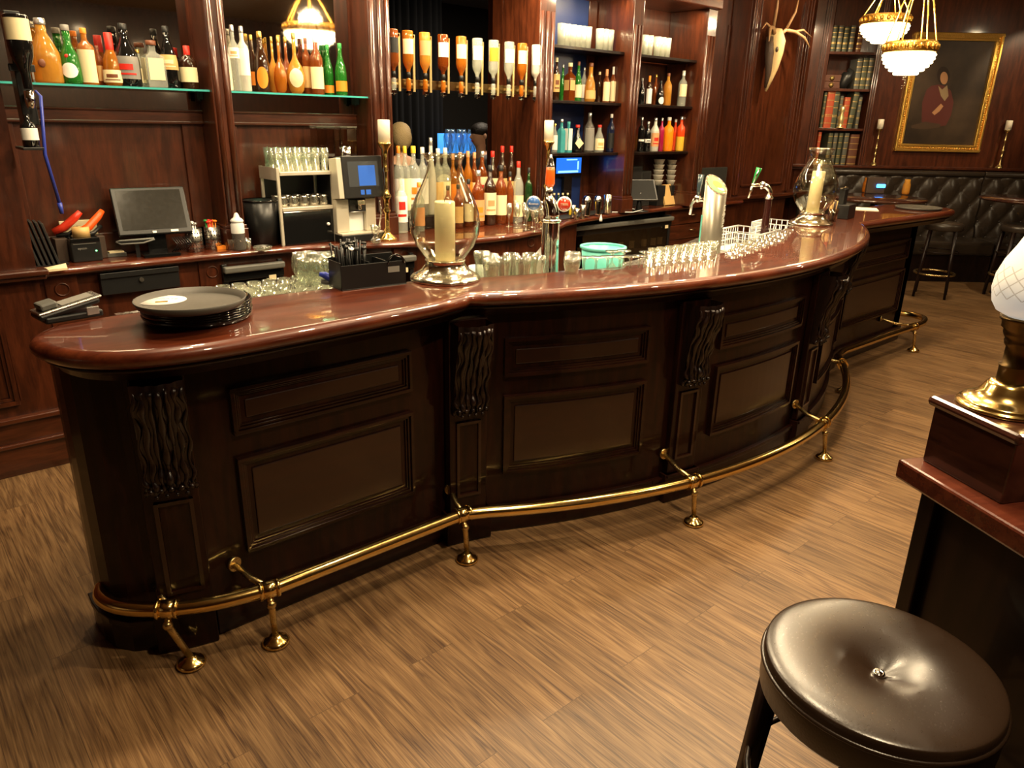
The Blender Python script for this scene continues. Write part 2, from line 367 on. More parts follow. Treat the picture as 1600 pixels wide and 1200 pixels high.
for z in zs:
    b = MB(); wall_strip(b, sA, sB, -.29, -.01, z-.03, z); b.build('niche_shelf', MT['mahogany_across'], wr, bevel=.003)
# ================================================================== the back bar
YB = 4.85; YA = 4.64; YP = 4.42; ZC = .97
def uon(u, v, Y): return on(u, v, Y)[0]
def zon(u, v, Y): return on(u, v, Y)[1]
P1 = (uon(324, 75, YP), uon(347, 75, YP)+.03); P2 = (uon(577, 100, YP), uon(611, 100, YP)); P3 = (uon(842, 100, YP), uon(866, 100, YP))
P4 = (uon(985, 120, YP), uon(1000, 120, YP)); P5 = (uon(1098, 120, YP), uon(1112, 120, YP))
PG = (uon(1160, 150, 4.62), uon(1250, 150, 4.62))
# back wall (behind the bays), left open in the middle bay where one looks through to the room behind
b = MB(); b.bb((.60, YA, 0), (P2[1], YB+.12, CEIL)); b.bb((P3[0], YB, 0), (9.6, YB+.12, CEIL)); b.bb((P2[1], YA, 0), (P3[0], YB, 1.06)); b.bb((P2[1], YA, 2.75), (P3[0], YB+.12, CEIL))
wb = struct('wall_back', b, MT['mahogany'])
b = MB(); b.bb((.6, YP-.05, 2.72), (P5[1], YB, CEIL)); struct('trim_2', b, MT['mahogany_across'], bevel=.01)
def pilaster(x0, x1, y0, name='trim_3', z0=ZC):
    w = x1-x0; b = MB(); b.bb((x0, y0, z0), (x1, YB, 2.72))
    o = struct(name, b, MT['mahogany'], bevel=.006)
    b = MB()
    n = 3 if w > .12 else 2
    for k in range(n):
        c = x0 + w*(k+.5)/n; b.cyl((c, y0, z0+.16), (c, y0, 2.5), w*.30/n, n=10)
    b.build('fluting', MT['mahogany'], o)
    b = MB(); b.bb((x0-.012, y0-.014, z0), (x1+.012, YB, z0+.12)); b.bb((x0-.008, y0-.008, z0+.12), (x1+.008, YB, z0+.14)); b.build('plinth_block', MT['mahogany'], o, bevel=.004)
    return o
for i, (p, y) in enumerate(((P1, YP), (P2, YP), (P3, YP), (P4, YP), (P5, YP))): pilaster(p[0], p[1], y, 'trim_%d' % (i+3))
# big pilaster with the skull
b = MB(); b.bb((PG[0], 4.62, 0), (PG[1], YB, CEIL)); pg = struct('trim_8', b, MT['mahogany'], bevel=.01)
b = MB(); w = PG[1]-PG[0]
for q, (e0, d) in enumerate(((.0, .03), (.02, .045), (.05, .03), (.09, .02))):
    b.bb((PG[0]+e0, 4.62-d, 1.02), (PG[0]+e0+.02, 4.62, 3.1)); b.bb((PG[1]-e0-.02, 4.62-d, 1.02), (PG[1]-e0, 4.62, 3.1))
b.bb((PG[0]+.16, 4.605, 1.1), (PG[1]-.16, 4.62, 1.12)); b.bb((PG[0]+.16, 4.605, 1.1), (PG[0]+.175, 4.62, 3)); b.bb((PG[1]-.175, 4.605, 1.1), (PG[1]-.16, 4.62, 3))
b.build('panel_moulding', MT['mahogany'], pg, bevel=.004)
b = MB(); b.bb((P5[1], 4.55, .965), (9.0, YB, 1.0)); b.bb((P5[1], 4.58, .94), (9.0, YB, .965)); struct('trim_9', b, MT['mahogany_across'], bevel=.006)
b = MB(); b.bb((P5[1], YB-.012, 1.05), (P5[1]+.03, YB, 2.7)); b.bb((PG[0]-.05, YB-.012, 1.05), (PG[0]-.02, YB, 2.7)); b.build('panel_moulding', MT['mahogany'], wb, bevel=.004)
# left bays: wood panel below, mirror above
ZM = zon(180, 169, YA); ZR = zon(180, 190, YA)
for (x0, x1), nm in (((.60, P1[0]), 'a'), ((P1[1], P2[0]), 'b')):
    b = MB(); b.bb((x0, YA-.03, ZR), (x1, YA, ZM)); b.bb((x0, YA-.04, ZM-.012), (x1, YA, ZM)); b.bb((x0, YA-.036, ZR-.008), (x1, YA, ZR+.008)); b.build('panel_rail', MT['mahogany_across'], wb, bevel=.004)
    b = MB(); b.bb((x0+.0, YA-.015, ZC), (x0+.09, YA, ZR)); b.bb((x1-.12, YA-.015, ZC), (x1, YA, ZR)); b.bb((x0, YA-.015, ZC), (x1, YA, ZC+.12)); b.build('panel_stile', MT['mahogany'], wb, bevel=.004)
    m_ = MB().bb((x0+.02, YA-.008, ZM), (x1-.02, YA-.002, 2.70)).build('mirror', MT['mirror']); tag(m_, 'wall mirror behind the bottles ' + ('on the leftmost glass shelf' if nm == 'a' else 'on the glass shelf above the coffee machine'), 'mirror')
# side rebates of the bays
# right bays: back panels, the blue one painted for a mirror reflection
b = MB(); b.bb((P3[1], YB-.01, ZC), (uon(912, 150, YB), YB, 2.7)); b.build('back_panel', MT['reflection_navy'], wb)
b = MB(); b.bb((uon(912, 150, YB)-.001, YB-.02, ZC), (uon(924, 150, YB), YB, 2.7)); b.bb((uon(1066, 150, YB), YB-.02, ZC), (uon(1076, 150, YB), YB, 2.7)); b.build('panel_stile', MT['mahogany'], wb, bevel=.004)
def shelf_plane(name, x0, x1, y0, y1, z, th, m, label):
    o = MB().bb((x0, y0, z-th), (x1, y1, z)).build(name, MT[m], bevel=.002)
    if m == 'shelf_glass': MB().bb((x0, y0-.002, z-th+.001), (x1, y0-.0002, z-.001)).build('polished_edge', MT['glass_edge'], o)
    return tag(o, label, 'shelf')
ZS1 = zon(170, 134, 4.46); ZS2 = zon(450, 145, 4.46)
ZS = (ZS1+ZS2)/2
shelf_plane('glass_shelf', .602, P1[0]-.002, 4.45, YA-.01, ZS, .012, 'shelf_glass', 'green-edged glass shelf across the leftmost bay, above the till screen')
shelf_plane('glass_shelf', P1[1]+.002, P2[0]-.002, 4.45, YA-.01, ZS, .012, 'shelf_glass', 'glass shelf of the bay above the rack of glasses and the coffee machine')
for x in (.62, P1[0]-.02, P1[1]+.02, P2[0]-.02):
    b = MB().bb((x-.016, 4.56, ZS-.05), (x+.016, 4.60, ZS-.0125)).cyl((x, 4.58, ZS-.06), (x, 4.58, ZS-.045), .012)
    b.build('shelf_bracket', MT['black_plastic'], wb)
RS = [zon(920, v, 4.60) for v in (78, 158, 238)]; RS2 = [zon(1050, v, 4.60) for v in (92, 167, 236)]
RZ = [(RS[i]+RS2[i])/2 for i in range(3)]
for i, z in enumerate(RZ):
    nm = ('topmost', 'middle', 'lowest')[i]
    shelf_plane('bottle_shelf', P3[1]+.002, P4[0]-.002, 4.50, YB-.022, z, .022, 'dark_oak', nm+' dark bottle shelf in front of the painted blue reflection')
    shelf_plane('bottle_shelf', P4[1]+.002, P5[0]-.002, 4.50, YB-.022, z, .022, 'dark_oak', nm+' dark bottle shelf of the bay above the stacked cups')
# blue window reflection below the shelves, built as a glowing panel
x0 = uon(868, 255, 4.80); x1 = uon(909, 255, 4.80); z0 = zon(888, 276, 4.80); z1 = zon(888, 243, 4.80)
pm('reflection_blue', (.01, .05, .25), .15, em=(.02, .16, .85), es=1.1); pm('light_blue_glow', (.1, .3, .6), .3, em=(.25, .6, 1.0), es=1.6)
t = thing('blue_reflection', 'glowing stand-in for a blue mirror reflection under the shelves behind the orange tap handle', 'screen', ((x0+x1)/2, 4.80, z0))
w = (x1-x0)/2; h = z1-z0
MB().bb((-w, 0, 0), (w, .04, h)).build('screen_housing', MT['black_gloss'], t, bevel=.004)  # housing and stand made up to carry the glowing reflection
MB().bb((-w+.01, -.004, .03), (w-.01, -.001, h-.02)).build('reflection_panel', MT['reflection_blue'], t)
b = MB(); b.bb((-w+.03, -.008, .035), (w-.05, -.005, .052)); b.bb((-w*.2, -.008, h-.04), (w*.6, -.005, h-.03)); b.bb((w-.06, -.008, .06), (w-.045, -.005, h-.05)); b.build('reflection_streaks', MT['light_blue_glow'], t)
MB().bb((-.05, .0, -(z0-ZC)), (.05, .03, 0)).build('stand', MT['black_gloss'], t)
# counter of the back bar
CE = [(.602, 4.32), (1.0, 4.33), (1.58, 4.33), (1.96, 4.31), (2.2, 4.26), (2.45, 4.16), (2.68, 4.07), (2.85, 4.0), (3.06, 3.955), (3.3, 3.94), (3.5, 3.955), (3.75, 4.0), (3.95, 4.06), (4.12, 4.13), (4.3, 4.24), (4.6, 4.34), (5.0, 4.41), (5.36, 4.45), (6.0, 4.50), (6.72, 4.52), (7.3, 4.52)]
def offs(poly, d):
    out = []
    for i, p in enumerate(poly):
        a = poly[max(i-1, 0)]; c = poly[min(i+1, len(poly)-1)]
        t = Vector((c[0]-a[0], c[1]-a[1])).normalized(); out.append((p[0]+t.y*d, p[1]-t.x*d))
    return out
def slab(name, line, yb, rings, m, parent=None, **k):
    """slab between a front line and a straight back edge, front nose given by (offset, z) rings from top to bottom"""
    mb = MB(); n = len(line); vs = []
    for d, z in rings: vs += [(x, y, z) for x, y in offs(line, d)]
    fs = []
    for j in range(len(rings)-1):
        for i in range(n-1): fs.append((j*n+i, j*n+i+1, (j+1)*n+i+1, (j+1)*n+i))
    mb.add(vs, fs, True)
    zt = rings[0][1]; zb = rings[-1][1]; L0 = offs(line, rings[0][0]); L1 = offs(line, rings[-1][0])
    for L_, z, up in ((L0, zt, 1), (L1, zb, 0)):
        vs = [(x, y, z) for x, y in L_] + [(x, yb, z) for x, y in L_]
        mb.add(vs, [(i, i+1, n+i+1, n+i) for i in range(n-1)])
    for i in (0, -1):
        mb.add([(L0[i][0], L0[i][1], zt), (L0[i][0], yb, zt), (L1[i][0], yb, zb), (L1[i][0], L1[i][1], zb)], [(0, 1, 2, 3)])
    return mb.build(name, m, parent, **k)
o = slab('back_counter', CE, YA-.02, [(-.03, ZC), (-.008, ZC-.004), (.002, ZC-.014), (.002, ZC-.028), (-.008, ZC-.038), (-.03, ZC-.042)], MT['bar_top_wood'])
tag(o, 'long polished mahogany back counter below the shelves, bulging in its middle bay', 'counter')
MB().bb((P3[0]+.02, YA-.0195, ZC-.04), (7.3, YB-.03, ZC)).build('counter_extension', MT['bar_top_wood'], o)
L = offs(CE, -.06)
def cab(name, i0, i1, label, m='mahogany', zt=ZC-.043):
    seg = L[i0:i1+1]; mb = MB(); P = seg + [(seg[-1][0], YA-.02), (seg[0][0], YA-.02)]
    mb.prism(P, 0.002, zt); return tag(mb.build(name, MT[m]), label, 'cabinet')
c1 = cab('back_cabinet', 0, 3, 'mahogany base cabinet with roundels under the till end of the back counter')
c2 = cab('back_cabinet', 3, 14, 'bulging mahogany base cabinet under the whisky bottles')
c3 = cab('back_cabinet', 18, 20, 'mahogany base cabinet with drawers at the far end of the back counter')
c4 = cab('back_cabinet', 14, 15, 'narrow mahogany post section of the back counter beside the glazed cooler')
def ring_mb(x, y, z, r): 
    mb = MB(); mb.tube([(x+r*math.cos(a), y, z+r*math.sin(a)) for a in [2*PI*i/20 for i in range(20)]], .004, 6, closed=True); return mb
for c, (u, v) in ((c1, (97, 452)), (c1, (332, 425)), (c2, (640, 400)), (c2, (828, 378))):
    Yc = 4.375 if c is c1 else 4.06
    x, z = on(u, v, Yc)
    yy = Yc
    for i in range(len(L)-1):
        if L[i][0] <= x <= L[i+1][0]: yy = L[i][1] + (L[i+1][1]-L[i][1])*(x-L[i][0])/(L[i+1][0]-L[i][0])
    mb = MB().bb((x-.075, yy-.012, .55), (x+.075, yy+.03, .925)); mb.build('post_block', MT['mahogany'], c, bevel=.004)
    ring_mb(x, yy-.014, min(z, .88), .032).build('roundel', MT['mahogany'], c)
# cash drawer, coolers, drawers
x0, z0 = on(156, 440, 4.36); x1, z1 = on(284, 470, 4.36)
t = thing('cash_drawer', 'black metal cash drawer with a lock under the till end of the counter', 'cash drawer', ((x0+x1)/2, 4.378, .80))
w = (x1-x0)/2
MB().bb((-w, -.035, 0), (w, 0, .115)).build('drawer_box', MT['black_plastic'], t, bevel=.003)
MB().bb((-w, -.045, .09), (w, -.036, .118)).build('drawer_lip', MT['black_plastic'], t, bevel=.002)
MB().cyl((.0, -.036, .065), (0, -.045, .065), .012).build('lock', MT['steel'], t)
def cooler(x0, x1, yf, label, deep):
    t = thing('bottle_cooler', label, 'cooler', ((x0+x1)/2, yf, 0)); w = (x1-x0)/2; H = .895
    b = MB(); b.bb((-w, -.02, .05), (-w+.03, .0, H)); b.bb((w-.03, -.02, .05), (w, 0, H)); b.bb((-w, -.02, .05), (w, 0, .12)); b.build('door_frame', MT['black_plastic'], t, bevel=.003)
    b = MB(); b.bb((-w, -.06, H-.05), (w, -.02, H-.01)); b.build('grip_rail', MT['grey_plastic'], t, bevel=.01)
    MB().bb((-w, -.03, H-.10), (w, -.005, H-.05)).build('head_panel', MT['black_gloss'], t, bevel=.002)
    if deep:
        MB().bb((-w, .0, .003), (w, .02, .12)).bb((-w, .12, .003), (w, .16, H)).bb((-w, .0, .003), (-w+.01, .12, H)).bb((w-.01, .0, .003), (w, .12, H)).bb((-w, 0, .575), (w, .12, .58)).build('cooler_liner', MT['black_rubber'], t)
    MB().bb((-w+.03, -.012, .12), (w-.03, -.008, H-.10)).build('door_glass', MT['shelf_glass_dark'], t)
    b = MB(); b.bb((w-.10, -.034, H-.12), (w-.055, -.03, H-.09)); b.build('price_tag', MT['cream_paper'], t)
    return t
thin_glass('shelf_glass_dark', (.5, .5, .5), 1, .10)
cooler(uon(352, 430, 4.31), uon(448, 430, 4.31), 4.372, 'black bottle cooler with a pale grip rail behind the wine glasses', 0)
cooler(uon(575, 390, 4.18), uon(633, 390, 4.18), 4.10, 'narrow black cooler seen behind the straw caddy', 0)
xa = uon(893, 360, 4.42); xb = uon(1040, 345, 4.50)
cooler(4.605, 5.995, 4.50, 'black glazed bottle cooler behind the turquoise bucket', 1)
# drawers at the far end
for k, (v0, v1) in enumerate(((326, 350), (350, 380), (380, 415))):
    xd0 = uon(1046, 350, 4.57); xd1 = uon(1096, 350, 4.57); zt = .92-k*.15
    f = MB().bb((xd0, 4.556, zt-.14), (xd1, 4.58, zt)).build('drawer', MT['mahogany_across'], c3, bevel=.004)
    xm = xd0+(xd1-xd0)*.66
    MB().tube([(xm-.04, 4.556, zt-.055), (xm-.03, 4.535, zt-.055), (xm+.03, 4.535, zt-.055), (xm+.04, 4.556, zt-.055)], .006, 6).build('drawer_pull', MT['nickel'], f)
# ================================================================== the customers' bar
def circle3(a, b, c):
    ax, ay = a; bx, by = b; cx, cy = c
    d = 2*(ax*(by-cy)+bx*(cy-ay)+cx*(ay-by))
    ux = ((ax*ax+ay*ay)*(by-cy)+(bx*bx+by*by)*(cy-ay)+(cx*cx+cy*cy)*(ay-by))/d
    uy = ((ax*ax+ay*ay)*(cx-bx)+(bx*bx+by*by)*(ax-cx)+(cx*cx+cy*cy)*(bx-ax))/d
    return (ux, uy), math.hypot(ax-ux, ay-uy)
def arc(a, b, c, n=40):
    (ux, uy), r = circle3(a, b, c)
    t0 = math.atan2(a[1]-uy, a[0]-ux); t1 = math.atan2(c[1]-uy, c[0]-ux); tm = math.atan2(b[1]-uy, b[0]-ux)
    while t1 < t0: t1 += 2*PI
    while tm < t0: tm += 2*PI
    if tm > t1: t1 -= 2*PI
    return [(ux+r*math.cos(t0+(t1-t0)*i/n), uy+r*math.sin(t0+(t1-t0)*i/n)) for i in range(n+1)]
def spline(pts, n=8, closed=False):
    out = []; k = len(pts)
    for i in range(k-1):
        p0 = Vector(pts[max(i-1, 0)]); p1 = Vector(pts[i]); p2 = Vector(pts[i+1]); p3 = Vector(pts[min(i+2, k-1)])
        for j in range(n):
            t = j/n; out.append(tuple(.5*((2*p1)+(-p0+p2)*t+(2*p0-5*p1+4*p2-p3)*t*t+(-p0+3*p1-3*p2+p3)*t**3)))
    return out + [tuple(pts[-1])]
BZ = 1.10
ARC_T = arc((1.70, 2.17), (3.40, 1.74), (5.33, 2.33), 48)
outer = spline([(.40, 2.61), (.31, 2.50), (.305, 2.38), (.365, 2.24), (.48, 2.145), (.64, 2.10), (.84, 2.09)], 6) + [(1.2, 2.10), (1.5, 2.12), (1.66, 2.145)] + ARC_T + [(5.38, 2.33), (5.9, 2.31), (6.5, 2.28)] + spline([(6.80, 2.27), (6.97, 2.30), (7.07, 2.38), (7.10, 2.50), (7.07, 2.68), (6.97, 2.80), (6.82, 2.85)], 5)
inner = spline([(6.70, 2.86), (6.0, 2.82), (5.3, 2.72), (4.73, 2.56), (4.1, 2.34), (3.61, 2.22), (3.22, 2.19), (2.75, 2.22), (2.24, 2.335), (1.96, 2.42), (1.66, 2.52), (1.29, 2.60), (.9, 2.625), (.55, 2.63)], 6)
outline = outer + inner
def ring_offset(P, d):
    n = len(P); out = []
    for i in range(n):
        a = Vector(P[i-1]); c = Vector(P[(i+1) % n]); t = (c-a).normalized(); out.append((P[i][0]+t.y*d, P[i][1]-t.x*d))
    return out
def nosed(name, P, rings, m, parent=None):
    mb = MB(); n = len(P); vs = []; fs = []
    for d, z in rings: vs += [(x, y, z) for x, y in ring_offset(P, d)]
    for j in range(len(rings)-1):
        for i in range(n): fs.append((j*n+i, j*n+(i+1) % n, (j+1)*n+(i+1) % n, (j+1)*n+i))
    mb.add(vs, fs, True)
    mb.f.append(list(range(n))); mb.s.append(False); k = (len(rings)-1)*n
    mb.f.append([k+i for i in range(n)][::-1]); mb.s.append(False)
    return mb.build(name, m, parent)
bar_top = nosed('bar_counter', outline, [(-.035, BZ), (-.018, BZ-.002), (-.006, BZ-.010), (0, BZ-.022), (0, BZ-.034), (-.008, BZ-.046), (-.022, BZ-.054), (-.040, BZ-.056)], MT['bar_top_wood'])
tag(bar_top, 'long polished red mahogany bar top, straight at both ends and bowed in the middle', 'bar top')
nosed('edge_moulding', outline, [(-.030, BZ-.0565), (-.030, BZ-.066), (-.045, BZ-.076), (-.060, BZ-.082), (-.065, BZ-.10)], MT['mahogany_dark'], bar_top)
# base line of the front, section by section
S_END = spline([(.47, 2.63), (.47, 2.52), (.50, 2.42), (.575, 2.34), (.68, 2.29)], 8)
S_END[0] = (.45, 2.63); S_END = spline([(.365, 2.62), (.365, 2.50), (.405, 2.39), (.53, 2.32), (.66, 2.285)], 8)
S_LEFT = [(.66+(1.66-.66)*i/10, 2.285) for i in range(11)]
S_ARC = arc((1.80, 2.235), (3.40, 1.845), (5.20, 2.40), 60)
S_RIGHT = [(5.36+(6.62-5.36)*i/10, 2.44) for i in range(11)]
S_TIP = [(6.62, 2.44), (6.62, 2.74)]
class Path:
    def __init__(s, P):
        s.P = [Vector(p) for p in P]; s.d = [0]
        for a, b in zip(s.P, s.P[1:]): s.d.append(s.d[-1]+(b-a).length)
        s.L = s.d[-1]
    def pt(s, x, off=0):
        x = min(max(x, 0), s.L); i = 0
        while i < len(s.d)-2 and s.d[i+1] < x: i += 1
        a, b = s.P[i], s.P[i+1]; f = (x-s.d[i])/max(s.d[i+1]-s.d[i], 1e-9)
        def tan(k):
            return (s.P[min(k+1, len(s.P)-1)]-s.P[max(k-1, 0)]).normalized()
        t = (tan(i)*(1-f)+tan(i+1)*f).normalized(); p = a*(1-f)+b*f
        return (p.x+t.y*off, p.y-t.x*off)
    def near(s, x, y):
        best = min(range(101), key=lambda k: (Vector(s.pt(s.L*k/100))-Vector((x, y))).length); return s.L*best/100
    def solid(s, mb, s0, s1, o0, o1, z0, z1, n=None):
        n = n or max(1, int(abs(s1-s0)/.06)); xs = [s0+(s1-s0)*i/n for i in range(n+1)]
        A = [s.pt(x, o1) for x in xs]; B = [s.pt(x, o0) for x in xs]; m_ = n+1
        vs = [(*p, z0) for p in A]+[(*p, z1) for p in A]+[(*p, z1) for p in B]+[(*p, z0) for p in B]; fs = []
        for i in range(n):
            for k in range(4): k2 = (k+1) % 4; fs.append((k*m_+i, k*m_+i+1, k2*m_+i+1, k2*m_+i))
        fs += [(0, m_, 2*m_, 3*m_), (n, m_+n, 2*m_+n, 3*m_+n)]
        mb.add(vs, fs); return mb
    def frame(s, mb, s0, s1, z0, z1, prof):
        for g, w, d in prof:
            s.solid(mb, s0+g, s1-g, -.002, d, z0+g, z0+g+w); s.solid(mb, s0+g, s1-g, -.002, d, z1-g-w, z1-g)
            s.solid(mb, s0+g, s0+g+w, -.002, d, z0+g+w, z1-g-w, 1); s.solid(mb, s1-g-w, s1-g, -.002, d, z0+g+w, z1-g-w, 1)
PROF = ((0, .014, .022), (.014, .010, .014), (.024, .008, .007))
def section(name, path, label, panels, zt=1.0, n_back=.10, s0=0, s1=None):
    s1 = path.L if s1 is None else s1
    mb = MB(); path.solid(mb, s0, s1, -n_back, 0, .003, zt)
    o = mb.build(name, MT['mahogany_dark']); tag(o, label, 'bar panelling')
    for (a, c) in panels:
        for z0, z1 in ((.28, .64), (.725, .89)):
            mb = MB(); path.frame(mb, a, c, z0, z1, PROF); mb.build('panel_moulding', MT['mahogany_dark_across'], o, bevel=.002)
            mb = MB(); path.solid(mb, a+.05, c-.05, -.002, .006, z0+.05, z1-.05); mb.build('raised_panel', MT['mahogany_red'], o, bevel=.004)
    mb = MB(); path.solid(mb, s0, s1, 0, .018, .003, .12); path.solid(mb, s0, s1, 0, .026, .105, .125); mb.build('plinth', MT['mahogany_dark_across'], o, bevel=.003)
    return o
wood('mahogany_red', (.011, .0026, .0013), (.017, .0036, .0015), .30, .3, sc=(.4, 3, 3))
pe, pl, pa, pr, pt_ = Path(S_END), Path(S_LEFT), Path(S_ARC), Path(S_RIGHT), Path(S_TIP)
section('bar_front_panelling', pe, 'dark rounded end of the bar under the card machine', [])
section('bar_front_panelling', pl, 'straight dark mahogany bar front with two panels below the round trays', [(.13, .83)])
a2 = pa.near(2.60, 1.93); a2b = pa.near(2.90, 1.88); a3 = pa.near(3.73, 1.85); a3b = pa.near(4.02, 1.87)
section('bar_front_panelling', pa, 'bowed mahogany bar front panels between the kink and the first carved bracket of the bow', [(.10, a2-.08)], s1=a2)
section('bar_front_panelling', pa, 'bowed mahogany bar front panels in the middle of the bow', [(a2b+.03, a3-.05)], s0=a2, s1=a3)
section('bar_front_panelling', pa, 'bowed mahogany bar front beyond the last carved bracket', [(a3b+.10, pa.L-.12)], s0=a3)
section('bar_front_panelling', pr, 'straight dark bar front with long panels at the far end of the bar', [(.10, 1.12)])
section('bar_front_panelling', pt_, 'short dark end face of the bar beside the far stools', [], n_back=.12)
def pilaster_mb(path, sc, w, name, label, extra=0.0):
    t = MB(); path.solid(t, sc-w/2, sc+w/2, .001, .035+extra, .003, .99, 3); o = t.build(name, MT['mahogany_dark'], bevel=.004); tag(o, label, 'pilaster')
    t = MB(); path.solid(t, sc-w/2-.02, sc+w/2+.02, 0, .05+extra, .003, .15, 3); path.solid(t, sc-w/2-.015, sc+w/2+.015, 0, .058+extra, .135, .15, 3); t.build('base_block', MT['mahogany_dark'], o, bevel=.004)
    t = MB(); q = w*.5-.03
    e = .035+extra
    for z0, z1 in ((.22, .56),):
        for a, c, za, zb in ((-q, q, z0, z0+.012), (-q, q, z1-.012, z1), (-q, -q+.012, z0, z1), (q-.012, q, z0, z1)):
            path.solid(t, sc+a, sc+c, e-.002, e+.010, za, zb, 1)
    t.build('sunk_panel', MT['mahogany_red'], o)
    # carved acanthus bracket: S-shaped body with leaf lobes and beads
    p = Vector(path.pt(sc, e)); pp = Vector(path.pt(sc, e+.1)); nd = (pp-p).normalized(); td = Vector((-nd.y, nd.x))
    M_ = Matrix(((td.x, nd.x, 0, p.x), (td.y, nd.y, 0, p.y), (0, 0, 1, 0), (0, 0, 0, 1)))
    prof = [(.0, .60), (.028, .61), (.045, .63), (.05, .655), (.04, .69), (.045, .74), (.06, .80), (.085, .86), (.105, .91), (.112, .95), (.105, .985)]
    hw = w/2-.012; t = MB(); k = len(prof); vs = []; fs = []; nn = 12
    for j, (d, z) in enumerate(prof):
        for i in range(nn+1):
            f = i/nn*2-1
            vs.append((f*hw, d*(1-.25*f*f)+.006*math.cos(f*PI*4), z))
    for j in range(k-1):
        for i in range(nn): fs.append((j*(nn+1)+i, j*(nn+1)+i+1, (j+1)*(nn+1)+i+1, (j+1)*(nn+1)+i))
    t.add(vs, fs, True, M_)
    t.add([(s_*hw, d*.75*q2, z) for s_ in (-1, 1) for q2 in (0, 1) for d, z in prof], [(i, i+1, k+i+1, k+i) for i in range(k-1)]+[(2*k+i, 2*k+i+1, 3*k+i+1, 3*k+i) for i in range(k-1)], False, M_)
    co = t.build('carved_bracket', MT['carved_wood'], o)
    t = MB()
    for q_ in range(7):
        f = q_/3-1; pth = []; rad_ = []
        for jj in range(24):
            g = jj/23*(k-2)+.5; i0 = min(int(g), k-2); fr_ = g-i0; d = prof[i0][0]*(1-fr_)+prof[i0+1][0]*fr_; z = prof[i0][1]*(1-fr_)+prof[i0+1][1]*fr_
            pth.append((f*hw*(.92+.08*math.sin(jj*1.1)), d*(1-.25*f*f)+.004+.004*math.sin(jj*1.6+q_), z)); rad_.append((.0075+.003*math.sin(jj*1.3+q_*1.9))*(1.25 if q_ % 2 else .85))
        t.tube(pth, rad_, 7, M_)
    for j in range(5): t.ball((hw*(-.8+.4*j), .052, .625), .009, 8, M_, 6)
    for j in range(4): t.ball((hw*(-.6+.4*j), .048, .603), .007, 8, M_, 6)
    t.build('carved_leaf', MT['carved_wood'], co)
    return o
wood('carved_wood', (.004, .0016, .0012), (.012, .004, .0025), .34, .2, spec=.4)
pilaster_mb(pe, pe.near(.585, 2.30), .17, 'bar_pilaster', 'dark carved bracket and pilaster near the rounded end of the bar')
pk = Path([(1.60, 2.285), (1.74, 2.255), (1.85, 2.215)])
pilaster_mb(pk, pk.L*.52, .17, 'bar_pilaster', 'carved bracket and pilaster at the kink beside the straight front', .012)
pilaster_mb(pa, (a2+a2b)/2, .17, 'bar_pilaster', 'carved bracket and pilaster at the middle of the bowed front')
pilaster_mb(pa, (a3+a3b)/2, .17, 'bar_pilaster', 'carved bracket and pilaster towards the far end of the bow')
pk2 = Path([(5.12, 2.36), (5.26, 2.42), (5.42, 2.44)])
pilaster_mb(pk2, pk2.L*.5, .17, 'bar_pilaster', 'carved bracket and pilaster where the bow meets the far straight front', .01)
# inner service shelf behind the bar top
inn = list(reversed(inner)); UZ = .955
sh = [p for p in inn if .7 < p[0] < 5.2]
A_ = ring_offset(sh, 0)
P = offs(sh, -.01); Q = offs(sh, -.62)
mb = MB(); n = len(P)
vs = [(x, y, UZ) for x, y in P]+[(x, y, UZ) for x, y in Q]+[(x, y, UZ-.04) for x, y in P]+[(x, y, UZ-.04) for x, y in Q]
fs = [(i, i+1, n+i+1, n+i) for i in range(n-1)]+[(2*n+i, 2*n+i+1, 3*n+i+1, 3*n+i) for i in range(n-1)]+[(n+i, n+i+1, 3*n+i+1, 3*n+i) for i in range(n-1)]+[(i, i+1, 2*n+i+1, 2*n+i) for i in range(n-1)]+[(0, n, 3*n, 2*n), (n-1, 2*n-1, 4*n-1, 3*n-1)]
mb.add(vs, fs); us = mb.build('service_shelf', MT['steel'], None); tag(us, 'steel work shelf behind the bar top, carrying the rows of clean glasses', 'shelf')
mb = MB(); F_ = offs(sh, -.59); G_ = offs(sh, -.02)
mb.prism(F_+G_[::-1], .003, UZ-.041); mb.build('under_bench', MT['black_plastic'], us)
# foot rail
RZ0 = .20
RAIL = spline([(.37, 2.50), (.355, 2.44), (.385, 2.35), (.48, 2.255), (.63, 2.175), (.82, 2.13)], 6) + [(1.2, 2.125), (1.62, 2.12)] + arc((1.72, 2.07), (3.30, 1.625), (5.03, 2.21), 40) + [(5.2, 2.25), (5.9, 2.24), (6.35, 2.22)] + spline([(6.55, 2.225), (6.72, 2.28), (6.78, 2.40), (6.74, 2.52), (6.66, 2.58)], 5)
fr = thing('foot_rail', 'polished brass foot rail running along the whole bar front', 'foot rail', (0, 0, 0))
MB().tube([(x, y, RZ0) for x, y in RAIL], .0255, 14).build('rail', MT['brass'], fr)
def near_rail(x, y): return min(range(1, len(RAIL)-1), key=lambda i: (RAIL[i][0]-x)**2+(RAIL[i][1]-y)**2)
POSTS = [((.50, 2.24), (.50, 2.36), .06), ((.81, 2.135), (.74, 2.285), 0), ((1.66, 2.10), (1.66, 2.26), 0), ((2.60, 1.69), (2.66, 1.91), 0), ((3.77, 1.66), (3.78, 1.86), 0), ((4.85, 2.14), (4.83, 2.24), 0), ((6.22, 2.225), (6.2, 2.44), 0)]
